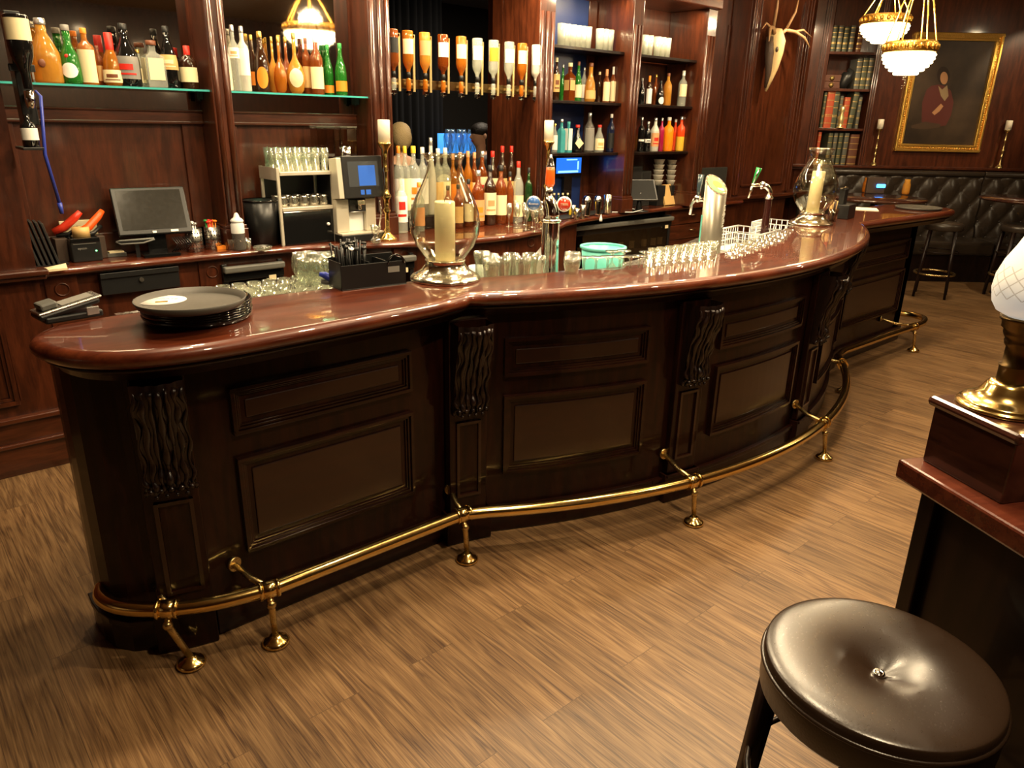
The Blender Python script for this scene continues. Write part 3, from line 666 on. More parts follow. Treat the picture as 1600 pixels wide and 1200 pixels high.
for (rx, ry), (wx, wy), slant in POSTS:
    i = near_rail(rx, ry); a = Vector(RAIL[i-1]); c = Vector(RAIL[i+1]); t = (c-a).normalized(); nrm = Vector((t.y, -t.x)); x, y = RAIL[i]
    MB().tube([(x-t.x*.032, y-t.y*.032, RZ0), (x+t.x*.032, y+t.y*.032, RZ0)], .031, 16).tube([(x-t.x*.034, y-t.y*.034, RZ0), (x-t.x*.024, y-t.y*.024, RZ0)], .034, 16).tube([(x+t.x*.024, y+t.y*.024, RZ0), (x+t.x*.034, y+t.y*.034, RZ0)], .034, 16).build('collar', MT['brass'], fr)
    fx, fy = x+nrm.x*.035+t.x*slant, y+nrm.y*.035+t.y*slant
    mb = MB().tube([(x, y, RZ0-.02), (x+nrm.x*.02, y+nrm.y*.02, RZ0-.05), (fx, fy, .03)], [.013, .012, .011], 10); mb.ball((x+nrm.x*.02, y+nrm.y*.02, RZ0-.05), .017, 10)
    po = mb.build('post', MT['brass_worn'], fr)
    MB().lathe([(0, .004), (.046, .004), (.047, .012), (.038, .020), (.024, .027), (.018, .036), (.0, .036)], (fx, fy, 0), 20).build('floor_foot', MT['brass'], po)
    d = (Vector((wx, wy))-Vector((x, y))); L_ = d.length; d.normalize()
    mb = MB().tube([(x, y, RZ0+.01), (x+d.x*L_*.5, y+d.y*L_*.5, RZ0+.015), (wx, wy, RZ0+.05)], .011, 8)
    br = mb.build('wall_arm', MT['brass_worn'], fr); q = Vector((wx, wy, RZ0+.05))
    MB().cyl(q-Vector((d.x, d.y, 0))*.012, q, .026).build('rosette', MT['brass_worn'], br)
# ================================================================== bottles
def depth(u, v, Y): return Y/ray(u, v).y
def wm(u, v, Y, px): return px*depth(u, v, Y)/FPX
def liq(name, col, fac=.75, rough=.04):
    if name in MT: return MT[name]
    m = bpy.data.materials.new(name); m.use_nodes = True; MT[name] = m; nt = m.node_tree; N = nt.nodes; L = nt.links
    p = N['Principled BSDF']; p.inputs['Base Color'].default_value = (*col, 1); p.inputs['Roughness'].default_value = rough; p.inputs['Coat Weight'].default_value = .6
    nz = N.new('ShaderNodeTexNoise'); nz.inputs['Scale'].default_value = 8
    hs = N.new('ShaderNodeHueSaturation'); hs.inputs['Color'].default_value = (*col, 1)
    mr = N.new('ShaderNodeMapRange'); mr.inputs['To Min'].default_value = .8; mr.inputs['To Max'].default_value = 1.2
    L.new(nz.outputs['Fac'], mr.inputs[0]); L.new(mr.outputs[0], hs.inputs['Value']); L.new(hs.outputs[0], p.inputs['Base Color'])
    t = N.new('ShaderNodeBsdfTransparent'); g = max(col); t.inputs[0].default_value = (min(1, col[0]/g*.5+.4*(col[0]/g)), col[1]/g*.9, col[2]/g*.9, 1)
    mx = N.new('ShaderNodeMixShader'); mx.inputs[0].default_value = fac
    L.new(t.outputs[0], mx.inputs[1]); L.new(p.outputs[0], mx.inputs[2]); L.new(mx.outputs[0], N['Material Output'].inputs[0])
    return m
liq('amber', (.40, .135, .012), .62); liq('gold_liquor', (.58, .28, .04), .6); liq('dark_amber', (.20, .05, .01), .75); liq('whisky', (.17, .038, .005), .72)
liq('green_bottle', (.02, .16, .02), .75); liq('dark_green', (.008, .035, .008), .9); liq('black_bottle', (.005, .005, .005), 1.0); liq('brown_bottle', (.03, .010, .003), .9)
liq('clear_liquor', (.70, .72, .66), .28); liq('frosted', (.62, .60, .52), .8, .3); liq('teal_bottle', (.08, .42, .45), .7); liq('orange_juice', (.95, .25, .01), .95)
liq('yellow_juice', (.85, .50, .05), .95); liq('red_juice', (.75, .06, .01), .95); liq('purple_juice', (.30, .01, .05), .95); liq('smoky', (.12, .11, .10), .6); liq('navy_bottle', (.01, .014, .04), .95)
for n_, c_ in (('cream', (.78, .68, .42)), ('white', (.82, .80, .74)), ('orange', (.85, .25, .02)), ('tan', (.60, .38, .14)), ('red', (.55, .02, .01)), ('yellow', (.85, .60, .04)), ('black', (.01, .01, .01)), ('silver', (.6, .6, .58)), ('brown', (.16, .05, .02)), ('peach', (.62, .30, .13)), ('green', (.02, .25, .05)), ('goldfoil', (.75, .50, .12)), ('grey', (.22, .21, .19))):
    pm('paper_'+n_, c_, .45 if n_ not in ('silver', 'goldfoil') else .25, 0 if n_ not in ('silver', 'goldfoil') else .8)
SHAPE = {
 'round': [(0, 0), (.92, 0), (1, .02), (1, .58), (.92, .65), (.60, .73), (.36, .79), (.33, .97)],
 'tall': [(0, 0), (.92, 0), (1, .02), (1, .64), (.86, .70), (.45, .76), (.34, .80), (.33, .97)],
 'wine': [(0, 0), (.92, 0), (1, .02), (1, .42), (.88, .54), (.55, .68), (.36, .78), (.32, .97)],
 'flask': [(0, 0), (.55, 0), (.80, .06), (1, .22), (.98, .34), (.72, .46), (.34, .56), (.20, .64), (.19, .97)],
 'squat': [(0, 0), (.95, 0), (1, .03), (1, .40), (.97, .48), (.62, .66), (.36, .78), (.34, .97)],
 'bell': [(0, 0), (.8, 0), (.95, .03), (1, .10), (.92, .34), (.80, .50), (.52, .62), (.36, .70), (.36, .97)],
 'square': [(0, 0), (.95, 0), (1, .02), (1, .60), (.93, .66), (.40, .74), (.34, .78), (.34, .97)],
 'swing': [(0, 0), (.92, 0), (1, .03), (1, .52), (.95, .60), (.75, .70), (.42, .82), (.34, .86), (.34, .97)],
}
BN = [0]
def bottle(name, u, v, Y, z, w, vtop, shape, body, lab, cap, label, group=None, lz=(.12, .50), fill=None, emblem=None, face=-112, capz=.90, tilt=0, h=None, oval=False, name_='liquor_bottle'):
    x, _ = on(u, v, Y); h = h or max(.12, on(u, vtop, Y)[1]-z); r = wm(u, v, Y, w)/2
    seg = 4 if shape == 'square' else 18
    prof = [(a*r*(1.2 if seg == 4 else 1), c*h) for a, c in SHAPE[shape]] 
    prof += [(prof[-1][0]*.9, h*.97), (0, h*.97)]
    mb = MB(); rot = R4('Z', 45) if seg == 4 else None
    if seg == 4: mb.lathe(prof, n=4, M=rot, sm=False)
    else: mb.lathe(prof, n=seg)
    o = mb.build(name_, MT[body], None, loc=(x, Y, z+.0005), bevel=.006 if seg == 4 else 0)
    tag(o, label, 'bottle', group)
    if fill and seg != 4:
        mb = MB(); pr = [(a*r*.93, min(c, .97)*h+.001) for a, c in SHAPE[shape] if c <= fill[0]]; pr.append((pr[-1][0], fill[0]*h)); pr.append((0, fill[0]*h))
        mb.lathe(pr, n=14).build('liquid', MT[fill[1]], o)
    rn = SHAPE[shape][-1][0]*r*(1.2 if seg == 4 else 1)
    if cap:
        MB().lathe([(rn*1.12, capz*h), (rn*1.15, capz*h+.002), (rn*1.12, h*.995), (rn*.9, h), (0, h)], n=12).build('cap', MT['paper_'+cap], o)
    if lab:
        mb = MB()
        def rad(zz):
            S = SHAPE[shape]
            for (r0, z0), (r1, z1) in zip(S, S[1:]):
                if z0 <= zz <= z1 and z1 > z0: return r0+(r1-r0)*(zz-z0)/(z1-z0)
            return S[-1][0]
        if seg == 4:
            a = r*1.2*math.sqrt(.5)
            mb.bb((-a*.8, -a-.002, lz[0]*h), (a*.8, -a-.0005, lz[1]*h)); mb.bb((-a-.002, -a*.8, lz[0]*h), (-a-.0005, a*.8, lz[1]*h))
        elif oval:
            vs = []; n = 20
            for q in (.05, .35, .65, .85, 1):
                for i in range(n):
                    t = 2*PI*i/n; an = math.radians(face)+math.cos(t)*.8*q; zf = (lz[0]+lz[1])/2+math.sin(t)*(lz[1]-lz[0])/2*q; R_ = rad(zf)*r*1.03+.0008; vs.append((math.cos(an)*R_, math.sin(an)*R_, zf*h))
            mb.add(vs, [(j*n+i, j*n+(i+1) % n, (j+1)*n+(i+1) % n, (j+1)*n+i) for j in range(4) for i in range(n)]+[tuple(range(n))], True)
        else:
            n = 5; pr = [(rad(lz[0]+(lz[1]-lz[0])*i/n)*r*1.02+.0004, (lz[0]+(lz[1]-lz[0])*i/n)*h) for i in range(n+1)]
            mb.lathe(pr, n=12, a0=math.radians(face-68), a1=math.radians(face+68))
        lo = mb.build('label', MT['paper_'+lab], o)
        if emblem and seg != 4:
            zc = (lz[0]+lz[1])/2*h; dz = (lz[1]-lz[0])*h
            mb = MB()
            mb.lathe([(r*1.045+.0006, zc-dz*.10), (r*1.045+.0006, zc+dz*.16)], n=6, a0=math.radians(face-30), a1=math.radians(face+30))
            mb.lathe([(r*1.045+.0006, zc-dz*.32), (r*1.045+.0006, zc-dz*.24)], n=6, a0=math.radians(face-42), a1=math.radians(face+42))
            mb.build('label_print', MT['paper_'+emblem], lo)
    return o
Z1 = ZS; Y1 = 4.53
B1 = [ # u, width px, vtop, shape, body, label, cap, desc, extra
 (62, 14, 100, 'round', 'frosted', 'white', 'silver', 'small pale bottle at the left end of the leftmost glass shelf', {}),
 (79, 42, 30, 'squat', 'gold_liquor', None, 'silver', 'broad golden liqueur bottle with a round emblem', dict(emb=1)),
 (116, 30, 40, 'bell', 'green_bottle', 'white', 'grey', 'green bottle with an oval white label and red seal', dict(lz=(.10, .36), oval=True, seal=1)),
 (143, 25, 45, 'tall', 'amber', 'cream', 'orange', 'amber bottle with a long cream label between green and brown ones', dict(lz=(.04, .62))),
 (160, 14, 72, 'round', 'dark_amber', 'tan', 'brown', 'slim brown bottle standing further back beside the red-necked one', dict(back=1)),
 (180, 30, 52, 'bell', 'amber', 'cream', 'red', 'bottle with a red neck and a framed cream label low on its belly', dict(lz=(.06, .30), emblem='brown', capz=.62)),
 (204, 36, 38, 'wine', 'black_bottle', 'grey', 'black', 'big black liqueur bottle with a grey and red label', dict(lz=(.12, .48), emblem='red')),
 (222, 16, 78, 'round', 'clear_liquor', 'cream', 'goldfoil', 'slim clear bottle behind the square pale-labelled one', dict(back=1)),
 (244, 33, 64, 'square', 'clear_liquor', 'cream', 'brown', 'square clear bottle with a large pale label', dict(lz=(.16, .62))),
 (269, 27, 42, 'wine', 'black_bottle', 'tan', 'black', 'black cream-liqueur bottle with a rounded tan label', dict(lz=(.30, .54), emblem='cream')),
 (298, 26, 72, 'round', 'brown_bottle', 'cream', 'red', 'dark bottle with a red top at the right end of the leftmost glass shelf', dict(lz=(.16, .50), capz=.76)),
]
def row(L_, v, Y, z, grp, where, dback=.06, scale=1):
    for u, w, vt, sh, body, lab, cap, desc, ex in L_:
        ex = dict(ex); emb = ex.pop('emb', 0); seal = ex.pop('seal', 0); bk = ex.pop('back', 0)
        yy = Y+(dback if bk else 0)
        o = bottle('b', u, v, yy, z, w*(1+.02*bk), vt, sh, body, lab, cap, desc, grp, **ex)
        r = wm(u, v, yy, w)/2; h = max(.12, on(u, vt, yy)[1]-z)
        if emb: MB().ball((math.cos(-2)*r*.98, math.sin(-2)*r*.98, h*.30), (.020, .006, .020), 14, T4(0, 0, 0)).build('emblem', MT['paper_brown'], o)
        if seal: MB().ball((math.cos(-2)*r*.72, math.sin(-2)*r*.72, h*.47), (.014, .006, .011), 12).build('wax_seal', MT['paper_red'], o)
row(B1, 136, Y1, Z1, 'liqueur bottles on the leftmost glass shelf', '')
B2 = [
 (357, 16, 62, 'round', 'frosted', 'cream', 'goldfoil', 'pale bottle with a tan wrap at the left end of the second glass shelf', dict(lz=(.03, .4))),
 (371, 17, 40, 'tall', 'clear_liquor', 'white', 'silver', 'frosted clear bottle with a tan label beside the white-labelled one', dict(lz=(.50, .66), emblem='tan')),
 (385, 18, 42, 'tall', 'frosted', 'white', 'silver', 'tall frosted white bottle left of the orange-labelled one', dict(lz=(.25, .66))),
 (399, 13, 55, 'wine', 'brown_bottle', 'orange', 'goldfoil', 'dark brown bottle partly behind the orange-labelled one', dict(lz=(.12, .36), back=1)),
 (412, 22, 50, 'wine', 'brown_bottle', 'orange', 'goldfoil', 'brown cognac bottle with a big rounded orange label', dict(lz=(.06, .42), oval=True)),
 (430, 18, 58, 'flask', 'gold_liquor', None, 'goldfoil', 'long-necked golden flask bottle, first of four in a row', dict(back=1)),
 (440, 20, 58, 'flask', 'amber', None, 'goldfoil', 'long-necked golden flask bottle, second of four in a row', {}),
 (451, 22, 58, 'flask', 'dark_amber', None, 'goldfoil', 'long-necked golden flask bottle, third of four in a row', dict(back=1)),
 (464, 28, 52, 'flask', 'gold_liquor', 'cream', 'goldfoil', 'round long-necked flask bottle with a wide cream label', dict(lz=(.10, .42), oval=True)),
 (482, 13, 60, 'tall', 'dark_amber', 'tan', 'brown', 'slim dark amber bottle right of the round cream-labelled flask', dict(back=1)),
 (497, 20, 58, 'round', 'dark_amber', 'cream', 'white', 'amber bottle with a broad cream label near the champagne-green bottles', dict(lz=(.1, .48))),
 (515, 15, 70, 'wine', 'green_bottle', 'orange', 'green', 'green bottle behind the one with the orange-red band', dict(lz=(.05, .2), back=1)),
 (534, 18, 68, 'wine', 'green_bottle', 'orange', 'green', 'green cognac bottle with an orange-red band at the right end of the shelf', dict(lz=(.08, .28))),
]
row(B2, 143, Y1, Z1, 'cognac bottles on the second glass shelf', '')
B3 = [
 (868, 11, 90, 'round', 'brown_bottle', 'tan', 'cream', 'brown bottle with tan bands beside the pillar, middle shelf over the blue reflection', dict(lz=(.2, .62), emblem='brown')),
 (878, 9, 100, 'wine', 'green_bottle', None, 'silver', 'slim green bottle between the banded and the square amber one', dict(back=1)),
 (889, 15, 98, 'square', 'whisky', 'tan', 'cream', 'square amber whisky bottle with a slanted tan label', dict(lz=(.28, .55))),
 (902, 12, 96, 'wine', 'green_bottle', 'cream', 'brown', 'green whiskey bottle with a white label', dict(lz=(.10, .42))),
 (911, 9, 105, 'round', 'clear_liquor', 'white', 'silver', 'thin clear bottle behind the round golden one', dict(back=1)),
 (921, 18, 98, 'bell', 'gold_liquor', 'tan', 'brown', 'round-bellied golden whisky bottle', dict(lz=(.08, .3))),
 (935, 10, 112, 'round', 'brown_bottle', None, 'cream', 'dark bottle between the round golden one and the pale-capped pair', dict(back=1)),
 (946, 12, 108, 'round', 'dark_amber', 'cream', 'peach', 'bottle with a peach cap and long cream label', dict(lz=(.05, .62), capz=.8)),
 (956, 10, 104, 'round', 'dark_amber', 'cream', 'white', 'bottle with a tall white cap at the end of the middle shelf', dict(lz=(.05, .60), capz=.75)),
]
row(B3, 157, 4.60, RZ[1], 'whisky bottles on the middle shelf over the blue screen', '')
B4 = [
 (866, 9, 193, 'round', 'clear_liquor', 'white', 'goldfoil', 'small clear bottle with a white label beside the candle and blue reflection', dict(lz=(.1, .6))),
 (876, 11, 186, 'square', 'teal_bottle', None, 'silver', 'square teal gin bottle, lowest shelf', {}),
 (887, 11, 190, 'square', 'teal_bottle', 'white', 'teal2', 'square teal gin bottle with a long white label', dict(lz=(.08, .78))),
 (901, 17, 195, 'bell', 'black_bottle', 'cream', 'red', 'black gin bottle with a cream diamond label and red cap', dict(diamond=1)),
 (919, 16, 176, 'round', 'smoky', 'grey', 'silver', 'tall grey ribbed bottle on the lowest shelf', dict(lz=(.05, .62))),
 (935, 16, 195, 'squat', 'clear_liquor', 'cream', 'red', 'short bottle with a cream label and bright red cap', dict(lz=(.08, .5), emblem='tan')),
 (953, 14, 178, 'round', 'navy_bottle', 'black', 'white', 'dark blue bottle with a pale pourer at the end of the lowest shelf', dict(lz=(.1, .5))),
]
MT['paper_teal2'] = MT['teal_bottle']
for i, q in enumerate(B4):
    ex = dict(q[8]); dm = ex.pop('diamond', 0)
    o = bottle('b', q[0], 236, 4.60, RZ[2], q[1], q[2], q[3], q[4], None if dm else q[5], q[6], q[7], 'gin bottles on the lowest shelf', **ex)
    if dm:
        r = wm(901, 236, 4.60, 17)/2; mb = MB(); a = math.radians(-112); hh = on(901, 195, 4.6)[1]-RZ[2]
        t = Vector((-math.sin(a), math.cos(a), 0)); n_ = Vector((math.cos(a), math.sin(a), 0))*(r*1.08)
        c = n_+Vector((0, 0, hh*.34)); s_ = r*.85
        mb.add([c-t*s_, c-Vector((0, 0, s_*1.1)), c+t*s_, c+Vector((0, 0, s_*1.1))], [(0, 1, 2, 3)]); mb.build('label', MT['paper_cream'], o)
B5 = [
 (1001, 10, 122, 'wine', 'black_bottle', None, 'grey', 'black bottle beside the pillar on the middle shelf above the stacked cups', {}),
 (1012, 10, 118, 'tall', 'brown_bottle', 'white', 'orange', 'dark bottle with an orange neck and long white label', dict(lz=(.04, .55), capz=.74)),
 (1022, 9, 116, 'wine', 'dark_amber', None, 'goldfoil', 'slim dark gold bottle behind the round-labelled black one', dict(back=1)),
 (1030, 12, 126, 'wine', 'black_bottle', 'white', 'black', 'black bottle with a small round white label', dict(lz=(.05, .34), oval=True)),
 (1041, 13, 114, 'round', 'gold_liquor', None, 'brown', 'yellow-gold bottle left of the stile', {}),
 (1064, 13, 110, 'tall', 'clear_liquor', 'cream', 'white', 'clear bottle with a white cap and pale label standing alone', dict(lz=(.28, .62), capz=.86)),
]
row(B5, 166, 4.60, RZ[1], 'bottles on the middle shelf above the stacked cups', '')
B6 = [
 (1000, 10, 183, 'tall', 'black_bottle', 'white', 'silver', 'black bottle with white bands beside the pillar, lowest shelf', dict(lz=(.3, .36))),
 (1010, 11, 190, 'tall', 'black_bottle', 'white', 'silver', 'second black bottle with white bands, next to the pale red one', dict(lz=(.3, .42), emblem='black')),
 (1021, 14, 184, 'round', 'frosted', 'peach', 'silver', 'pale bottle with a red and white label between black and purple ones', dict(lz=(.15, .55), emblem='red')),
 (1031, 9, 184, 'tall', 'purple_juice', None, 'silver', 'dark crimson cordial bottle', {}),
 (1042, 16, 183, 'tall', 'orange_juice', None, 'white', 'bright orange cordial bottle with a white cap', dict(fill=None)),
 (1052, 10, 186, 'tall', 'red_juice', None, 'white', 'red-orange cordial bottle behind the two-tone one', dict(back=1)),
 (1061, 13, 182, 'tall', 'yellow_juice', None, 'silver', 'two-tone cordial bottle, red over yellow', dict(two=1)),
]
for q in B6:
    ex = dict(q[8]); two = ex.pop('two', 0); bk = ex.pop('back', 0)
    o = bottle('b', q[0], 235, 4.60+.06*bk, RZ[2], q[1], q[2], q[3], q[4], q[5], q[6], q[7], 'cordials and dark bottles on the lowest shelf', **ex)
    if two:
        r = wm(1061, 235, 4.6, 13)/2*1.02; hh = on(1061, 182, 4.6)[1]-RZ[2]
        MB().lathe([(r, hh*.42), (r, hh*.64), (r*.87, hh*.70), (r*.46, hh*.76), (r*.36, hh*.80), (r*.35, hh*.9)], n=16).build('upper_liquid', MT['red_juice'], o)
# step and bottles in the middle bay
xs0 = P2[1]+.04; xs1 = P3[0]-.32
st = MB().bb((xs0, 4.50, ZC+.0005), (xs1, 4.63, ZC+.09)).build('bottle_step', MT['dark_oak'], bevel=.004); tag(st, 'dark wooden step carrying the rear row of spirits under the optics', 'stand')
ZT = ZC+.0905
B7 = [
 (624, 14, 228, 'tall', 'clear_liquor', 'white', 'orange', 'vodka bottle with an orange cap beside the brass candlestick', dict(lz=(.1, .55))),
 (634, 14, 228, 'tall', 'clear_liquor', 'cream', 'yellow', 'vodka bottle with a yellow cap next to the orange-capped one', dict(lz=(.1, .55))),
 (647, 18, 228, 'tall', 'clear_liquor', 'white', 'yellow', 'vodka bottle with a yellow cap and an orange fruit on its label', dict(lz=(.18, .55), emblem='orange')),
 (661, 15, 230, 'tall', 'clear_liquor', 'white', 'white', 'vodka bottle with a white cap next to the fruit label', dict(lz=(.18, .55))),
 (674, 14, 215, 'wine', 'frosted', None, 'silver', 'tall pale decanter-necked bottle above the hurricane lamp', {}),
 (685, 14, 232, 'tall', 'clear_liquor', 'tan', 'white', 'white-capped bottle seen over the hurricane lamp', dict(lz=(.15, .5))),
 (696, 15, 231, 'tall', 'clear_liquor', 'cream', 'white', 'white-capped bottle nearer the amber ones, over the hurricane lamp', dict(lz=(.15, .5))),
 (708, 12, 240, 'tall', 'amber', 'orange', 'peach', 'amber bottle with a peach cap over the right rim of the lamp', dict(lz=(.12, .5))),
 (719, 13, 238, 'round', 'amber', 'peach', 'peach', 'orange-amber bottle, first of the whiskies right of the lamp rim', dict(lz=(.12, .5))),
 (731, 13, 236, 'round', 'amber', 'orange', 'peach', 'amber whisky bottle with an orange label', dict(lz=(.15, .5))),
 (741, 12, 238, 'round', 'whisky', 'cream', 'peach', 'amber bottle with a tan cap between orange and cream labels', dict(lz=(.12, .5))),
 (753, 15, 236, 'round', 'whisky', 'cream', 'silver', 'whisky bottle with a cream label, rear row', dict(lz=(.2, .58), emblem='red')),
 (769, 15, 236, 'round', 'brown_bottle', 'cream', 'red', 'dark whisky bottle with a red cap, rear row', dict(lz=(.15, .55))),
 (784, 14, 228, 'round', 'brown_bottle', 'tan', 'red', 'tall whisky bottle with a red cap, rear row', dict(lz=(.1, .5), emblem='brown')),
 (798, 13, 228, 'round', 'brown_bottle', 'tan', 'red', 'red-capped whisky bottle standing last in the rear row', dict(lz=(.1, .45))),
]
B7 = [(q[0], q[1]*1.15, *q[2:]) for q in B7]
row(B7, 300, 4.565, ZT, 'spirits on the step under the optics', '')
B8 = [
 (627, 17, 275, 'tall', 'clear_liquor', 'white', None, 'clear bottle with red lettering in front, behind the candlestick', dict(lz=(.2, .75), emblem='red')),
 (655, 15, 285, 'round', 'clear_liquor', 'peach', 'orange', 'peach-labelled bottle in the front row left of the lamp', dict(lz=(.12, .5))),
 (700, 14, 290, 'round', 'whisky', 'cream', 'black', 'cream-labelled bottle seen through the hurricane lamp', dict(lz=(.12, .5))),
 (716, 14, 288, 'round', 'whisky', 'tan', 'black', 'tan-labelled bottle seen through the right side of the lamp', dict(lz=(.12, .5))),
 (732, 14, 280, 'round', 'whisky', 'cream', 'black', 'small whisky bottle just right of the hurricane lamp', dict(lz=(.12, .5))),
 (747, 18, 266, 'round', 'whisky', 'peach', 'silver', 'whiskey bottle with a cream label and orange seal, front row', dict(lz=(.1, .48), emblem='orange')),
 (765, 18, 258, 'round', 'brown_bottle', 'cream', 'black', 'dark whiskey bottle with a pale label and red bird mark, front row', dict(lz=(.18, .55), emblem='peach')),
 (782, 17, 258, 'round', 'whisky', 'cream', 'black', 'whiskey bottle with a wide cream label, front row', dict(lz=(.16, .5))),
 (796, 12, 268, 'round', 'dark_amber', None, 'black', 'small dark amber bottle behind the flutes', {}),
 (809, 15, 252, 'round', 'clear_liquor', 'cream', 'red', 'squat red-capped bottle at the right end of the front row', dict(lz=(.1, .45))),
 (825, 11, 262, 'tall', 'dark_green', None, 'black', 'dark green bottle behind the blue tap badge', {}),
]
B8 = [(q[0], q[1]*1.12, *q[2:]) for q in B8]
row(B8, 322, 4.44, ZC, 'spirits on the counter under the optics', '')
# optics
YO = 4.46; ZO = zon(730, 136, YO)
orl = thing('optic_rail', 'dark rail with gold strips holding the upside-down bottles', 'rail', (0, 0, 0))
MB().bb((P2[1]-.002, YO+.045, ZO-.03), (P3[0]+.002, YO+.08, ZO+.03)).build('rail_bar', MT['brass_dark'], orl, bevel=.004)
OP = [(615, 'dark_amber', 'black'), (638, 'amber', 'cream'), (664, 'gold_liquor', 'peach'), (692, 'whisky', 'white'), (720, 'amber', 'cream'), (745, 'clear_liquor', 'white'), (770, 'clear_liquor', 'orange'), (794, 'clear_liquor', 'white'), (814, 'amber', 'cream'), (836, 'frosted', 'white')]
OD = ['upside-down dark bottle on the optic beside the left pillar', 'upside-down amber bottle with a white label over the orange-capped vodka', 'upside-down golden bottle with a red and white label on an optic', 'upside-down dark red whisky bottle on an optic above the lamp', 'upside-down amber bottle with a cream label above the lamp rim', 'upside-down clear bottle on an optic, fifth from the right pillar', 'upside-down clear bottle with an orange neck band on an optic', 'upside-down clear bottle with a white label, third from the right pillar', 'upside-down bottle with an orange-gold neck, second from the right pillar', 'upside-down frosted white bottle on the optic nearest the right pillar']
for i, ((u, body, lb), ds) in enumerate(zip(OP, OD)):
    x = on(u, 136, YO)[0]; t = thing('optic_bottle', ds, 'bottle', (x, YO-.005, ZO), 0, 'upside-down bottles on the optics'); r = .037
    S = SHAPE['round' if i % 3 else 'tall']; h = .30
    MB().lathe([(a*r, .03+h*.97-c*h) for a, c in S][::-1], n=16).build('bottle_body', MT[body if body != 'frosted' else 'frosted'], t)
    MB().lathe([(r*1.02, .03+h*.50), (r*1.02, .03+h*.80)], n=12, a0=math.radians(-112-66), a1=math.radians(-112+66)).build('label', MT['paper_'+lb], t)
    MB().lathe([(.0, .035), (.0155, .035), (.0165, .055), (.0155, .07), (.013, .072)], n=12).build('stopper', MT['black_plastic'], t)
    MB().lathe([(.0, -.045), (.014, -.045), (.017, -.02), (.017, .02), (.014, .032), (0, .032)], n=14).build('measure', MT['amber' if body in ('amber', 'gold_liquor', 'whisky') else 'clear_liquor'], t)
    MB().bb((-.012, -.018, -.062), (.012, .018, -.044)).cyl((0, 0, -.075), (0, 0, -.062), .007).bb((-.022, -.006, -.068), (.022, .006, -.063)).build('lever', MT['chrome'], t, bevel=.001)
    MB().bb((.040, .0, -.05), (.056, .012, .30)).bb((-.005, .0, .28), (.056, .012, .30)).bb((-.005, .012, -.01), (.05, .072, .005)).build('bracket_arm', MT['gilt_pale'], t, bevel=.002)
# ================================================================== things on the back counter and behind the bar
def text_obj(s, size, mat_, parent, loc, rot, name='lettering', ext=.0006):
    c = bpy.data.curves.new(name, 'FONT'); c.body = s; c.size = size; c.align_x = 'CENTER'; c.align_y = 'CENTER'; c.extrude = ext; c.resolution_u = 3
    q = bpy.data.objects.new(name, c); COL.objects.link(q); bpy.context.view_layer.update()
    me = bpy.data.meshes.new_from_object(q.evaluated_get(bpy.context.evaluated_depsgraph_get()))
    bpy.data.objects.remove(q); bpy.data.curves.remove(c)
    o = bpy.data.objects.new(name, me); COL.objects.link(o); me.materials.clear(); me.materials.append(MT[mat_]); o.parent = parent; o.location = loc; o.rotation_euler = rot
    return o
TC = ZC+.0005
# dustpan-like rack of dark menu boards
x, y = at(98, 413, TC); t = thing('menu_board_rack', 'stack of black menu boards leaning by the left end of the back counter', 'menu boards', (x-.02, y+.03, TC), math.radians(-4))
for i in range(6):
    MB().bb((-.11+.022*i, -.05, 0), (-.098+.022*i, .09, .27-.01*i)).build('menu_board', MT['black_rubber'], t, rot=(0, math.radians(-12), 0), bevel=.002)
MB().bb((-.12, -.055, 0), (.05, .10, .006)).build('rack_base', MT['black_plastic'], t)
x, y = at(88, 423, TC); o = MB().add([(-.05, -.03, 0), (.05, -.02, 0), (.055, .03, .0), (-.045, .02, 0), (-.05, -.03, .012), (.05, -.02, .01), (.055, .03, .026), (-.045, .02, .014)], [(0, 1, 2, 3), (4, 5, 6, 7), (0, 1, 5, 4), (1, 2, 6, 5), (2, 3, 7, 6), (3, 0, 4, 7)]).build('note_paper', MT['cream_paper'], None, loc=(x, y+.015, TC)); tag(o, 'crumpled cream paper slip on the left end of the back counter', 'paper')
x, y = at(100, 372, TC+.10); x, y = .93, 4.58
o = MB().bb((-.09, -.015, 0), (.09, .0, .20)).build('card_box', MT['cream_paper'], None, loc=(x-.03, 4.615, TC), bevel=.003); tag(o, 'pale cardboard sheet standing behind the orange staplers', 'card')
def stapler(loc, rz, col, label, rx=0):
    t = thing('label_gun', label, 'tool', loc, rz)
    MB().tube([(-.07, 0, .03), (-.02, 0, .05), (.04, 0, .10), (.07, 0, .13)], [.018, .022, .020, .014], 8).build('tool_body', MT[col], t)
    MB().tube([(-.06, 0, .012), (0, 0, .015), (.05, 0, .05)], [.012, .012, .010], 8).build('trigger_handle', MT['black_plastic'], t)
stapler((.84, 4.56, TC+.12), -.2, 'red_plastic', 'red hand tool lying behind the menu boards'); stapler((.95, 4.53, TC+.12), .3, 'orange_plastic', 'orange hand tool sticking up left of the tape roll')
o = MB().bb((-.12, -.05, 0), (.12, .05, .12)).build('storage_box', MT['brown_box'], None, loc=(.88, 4.56, TC), bevel=.003); tag(o, 'dark box under the red and orange hand tools', 'box')
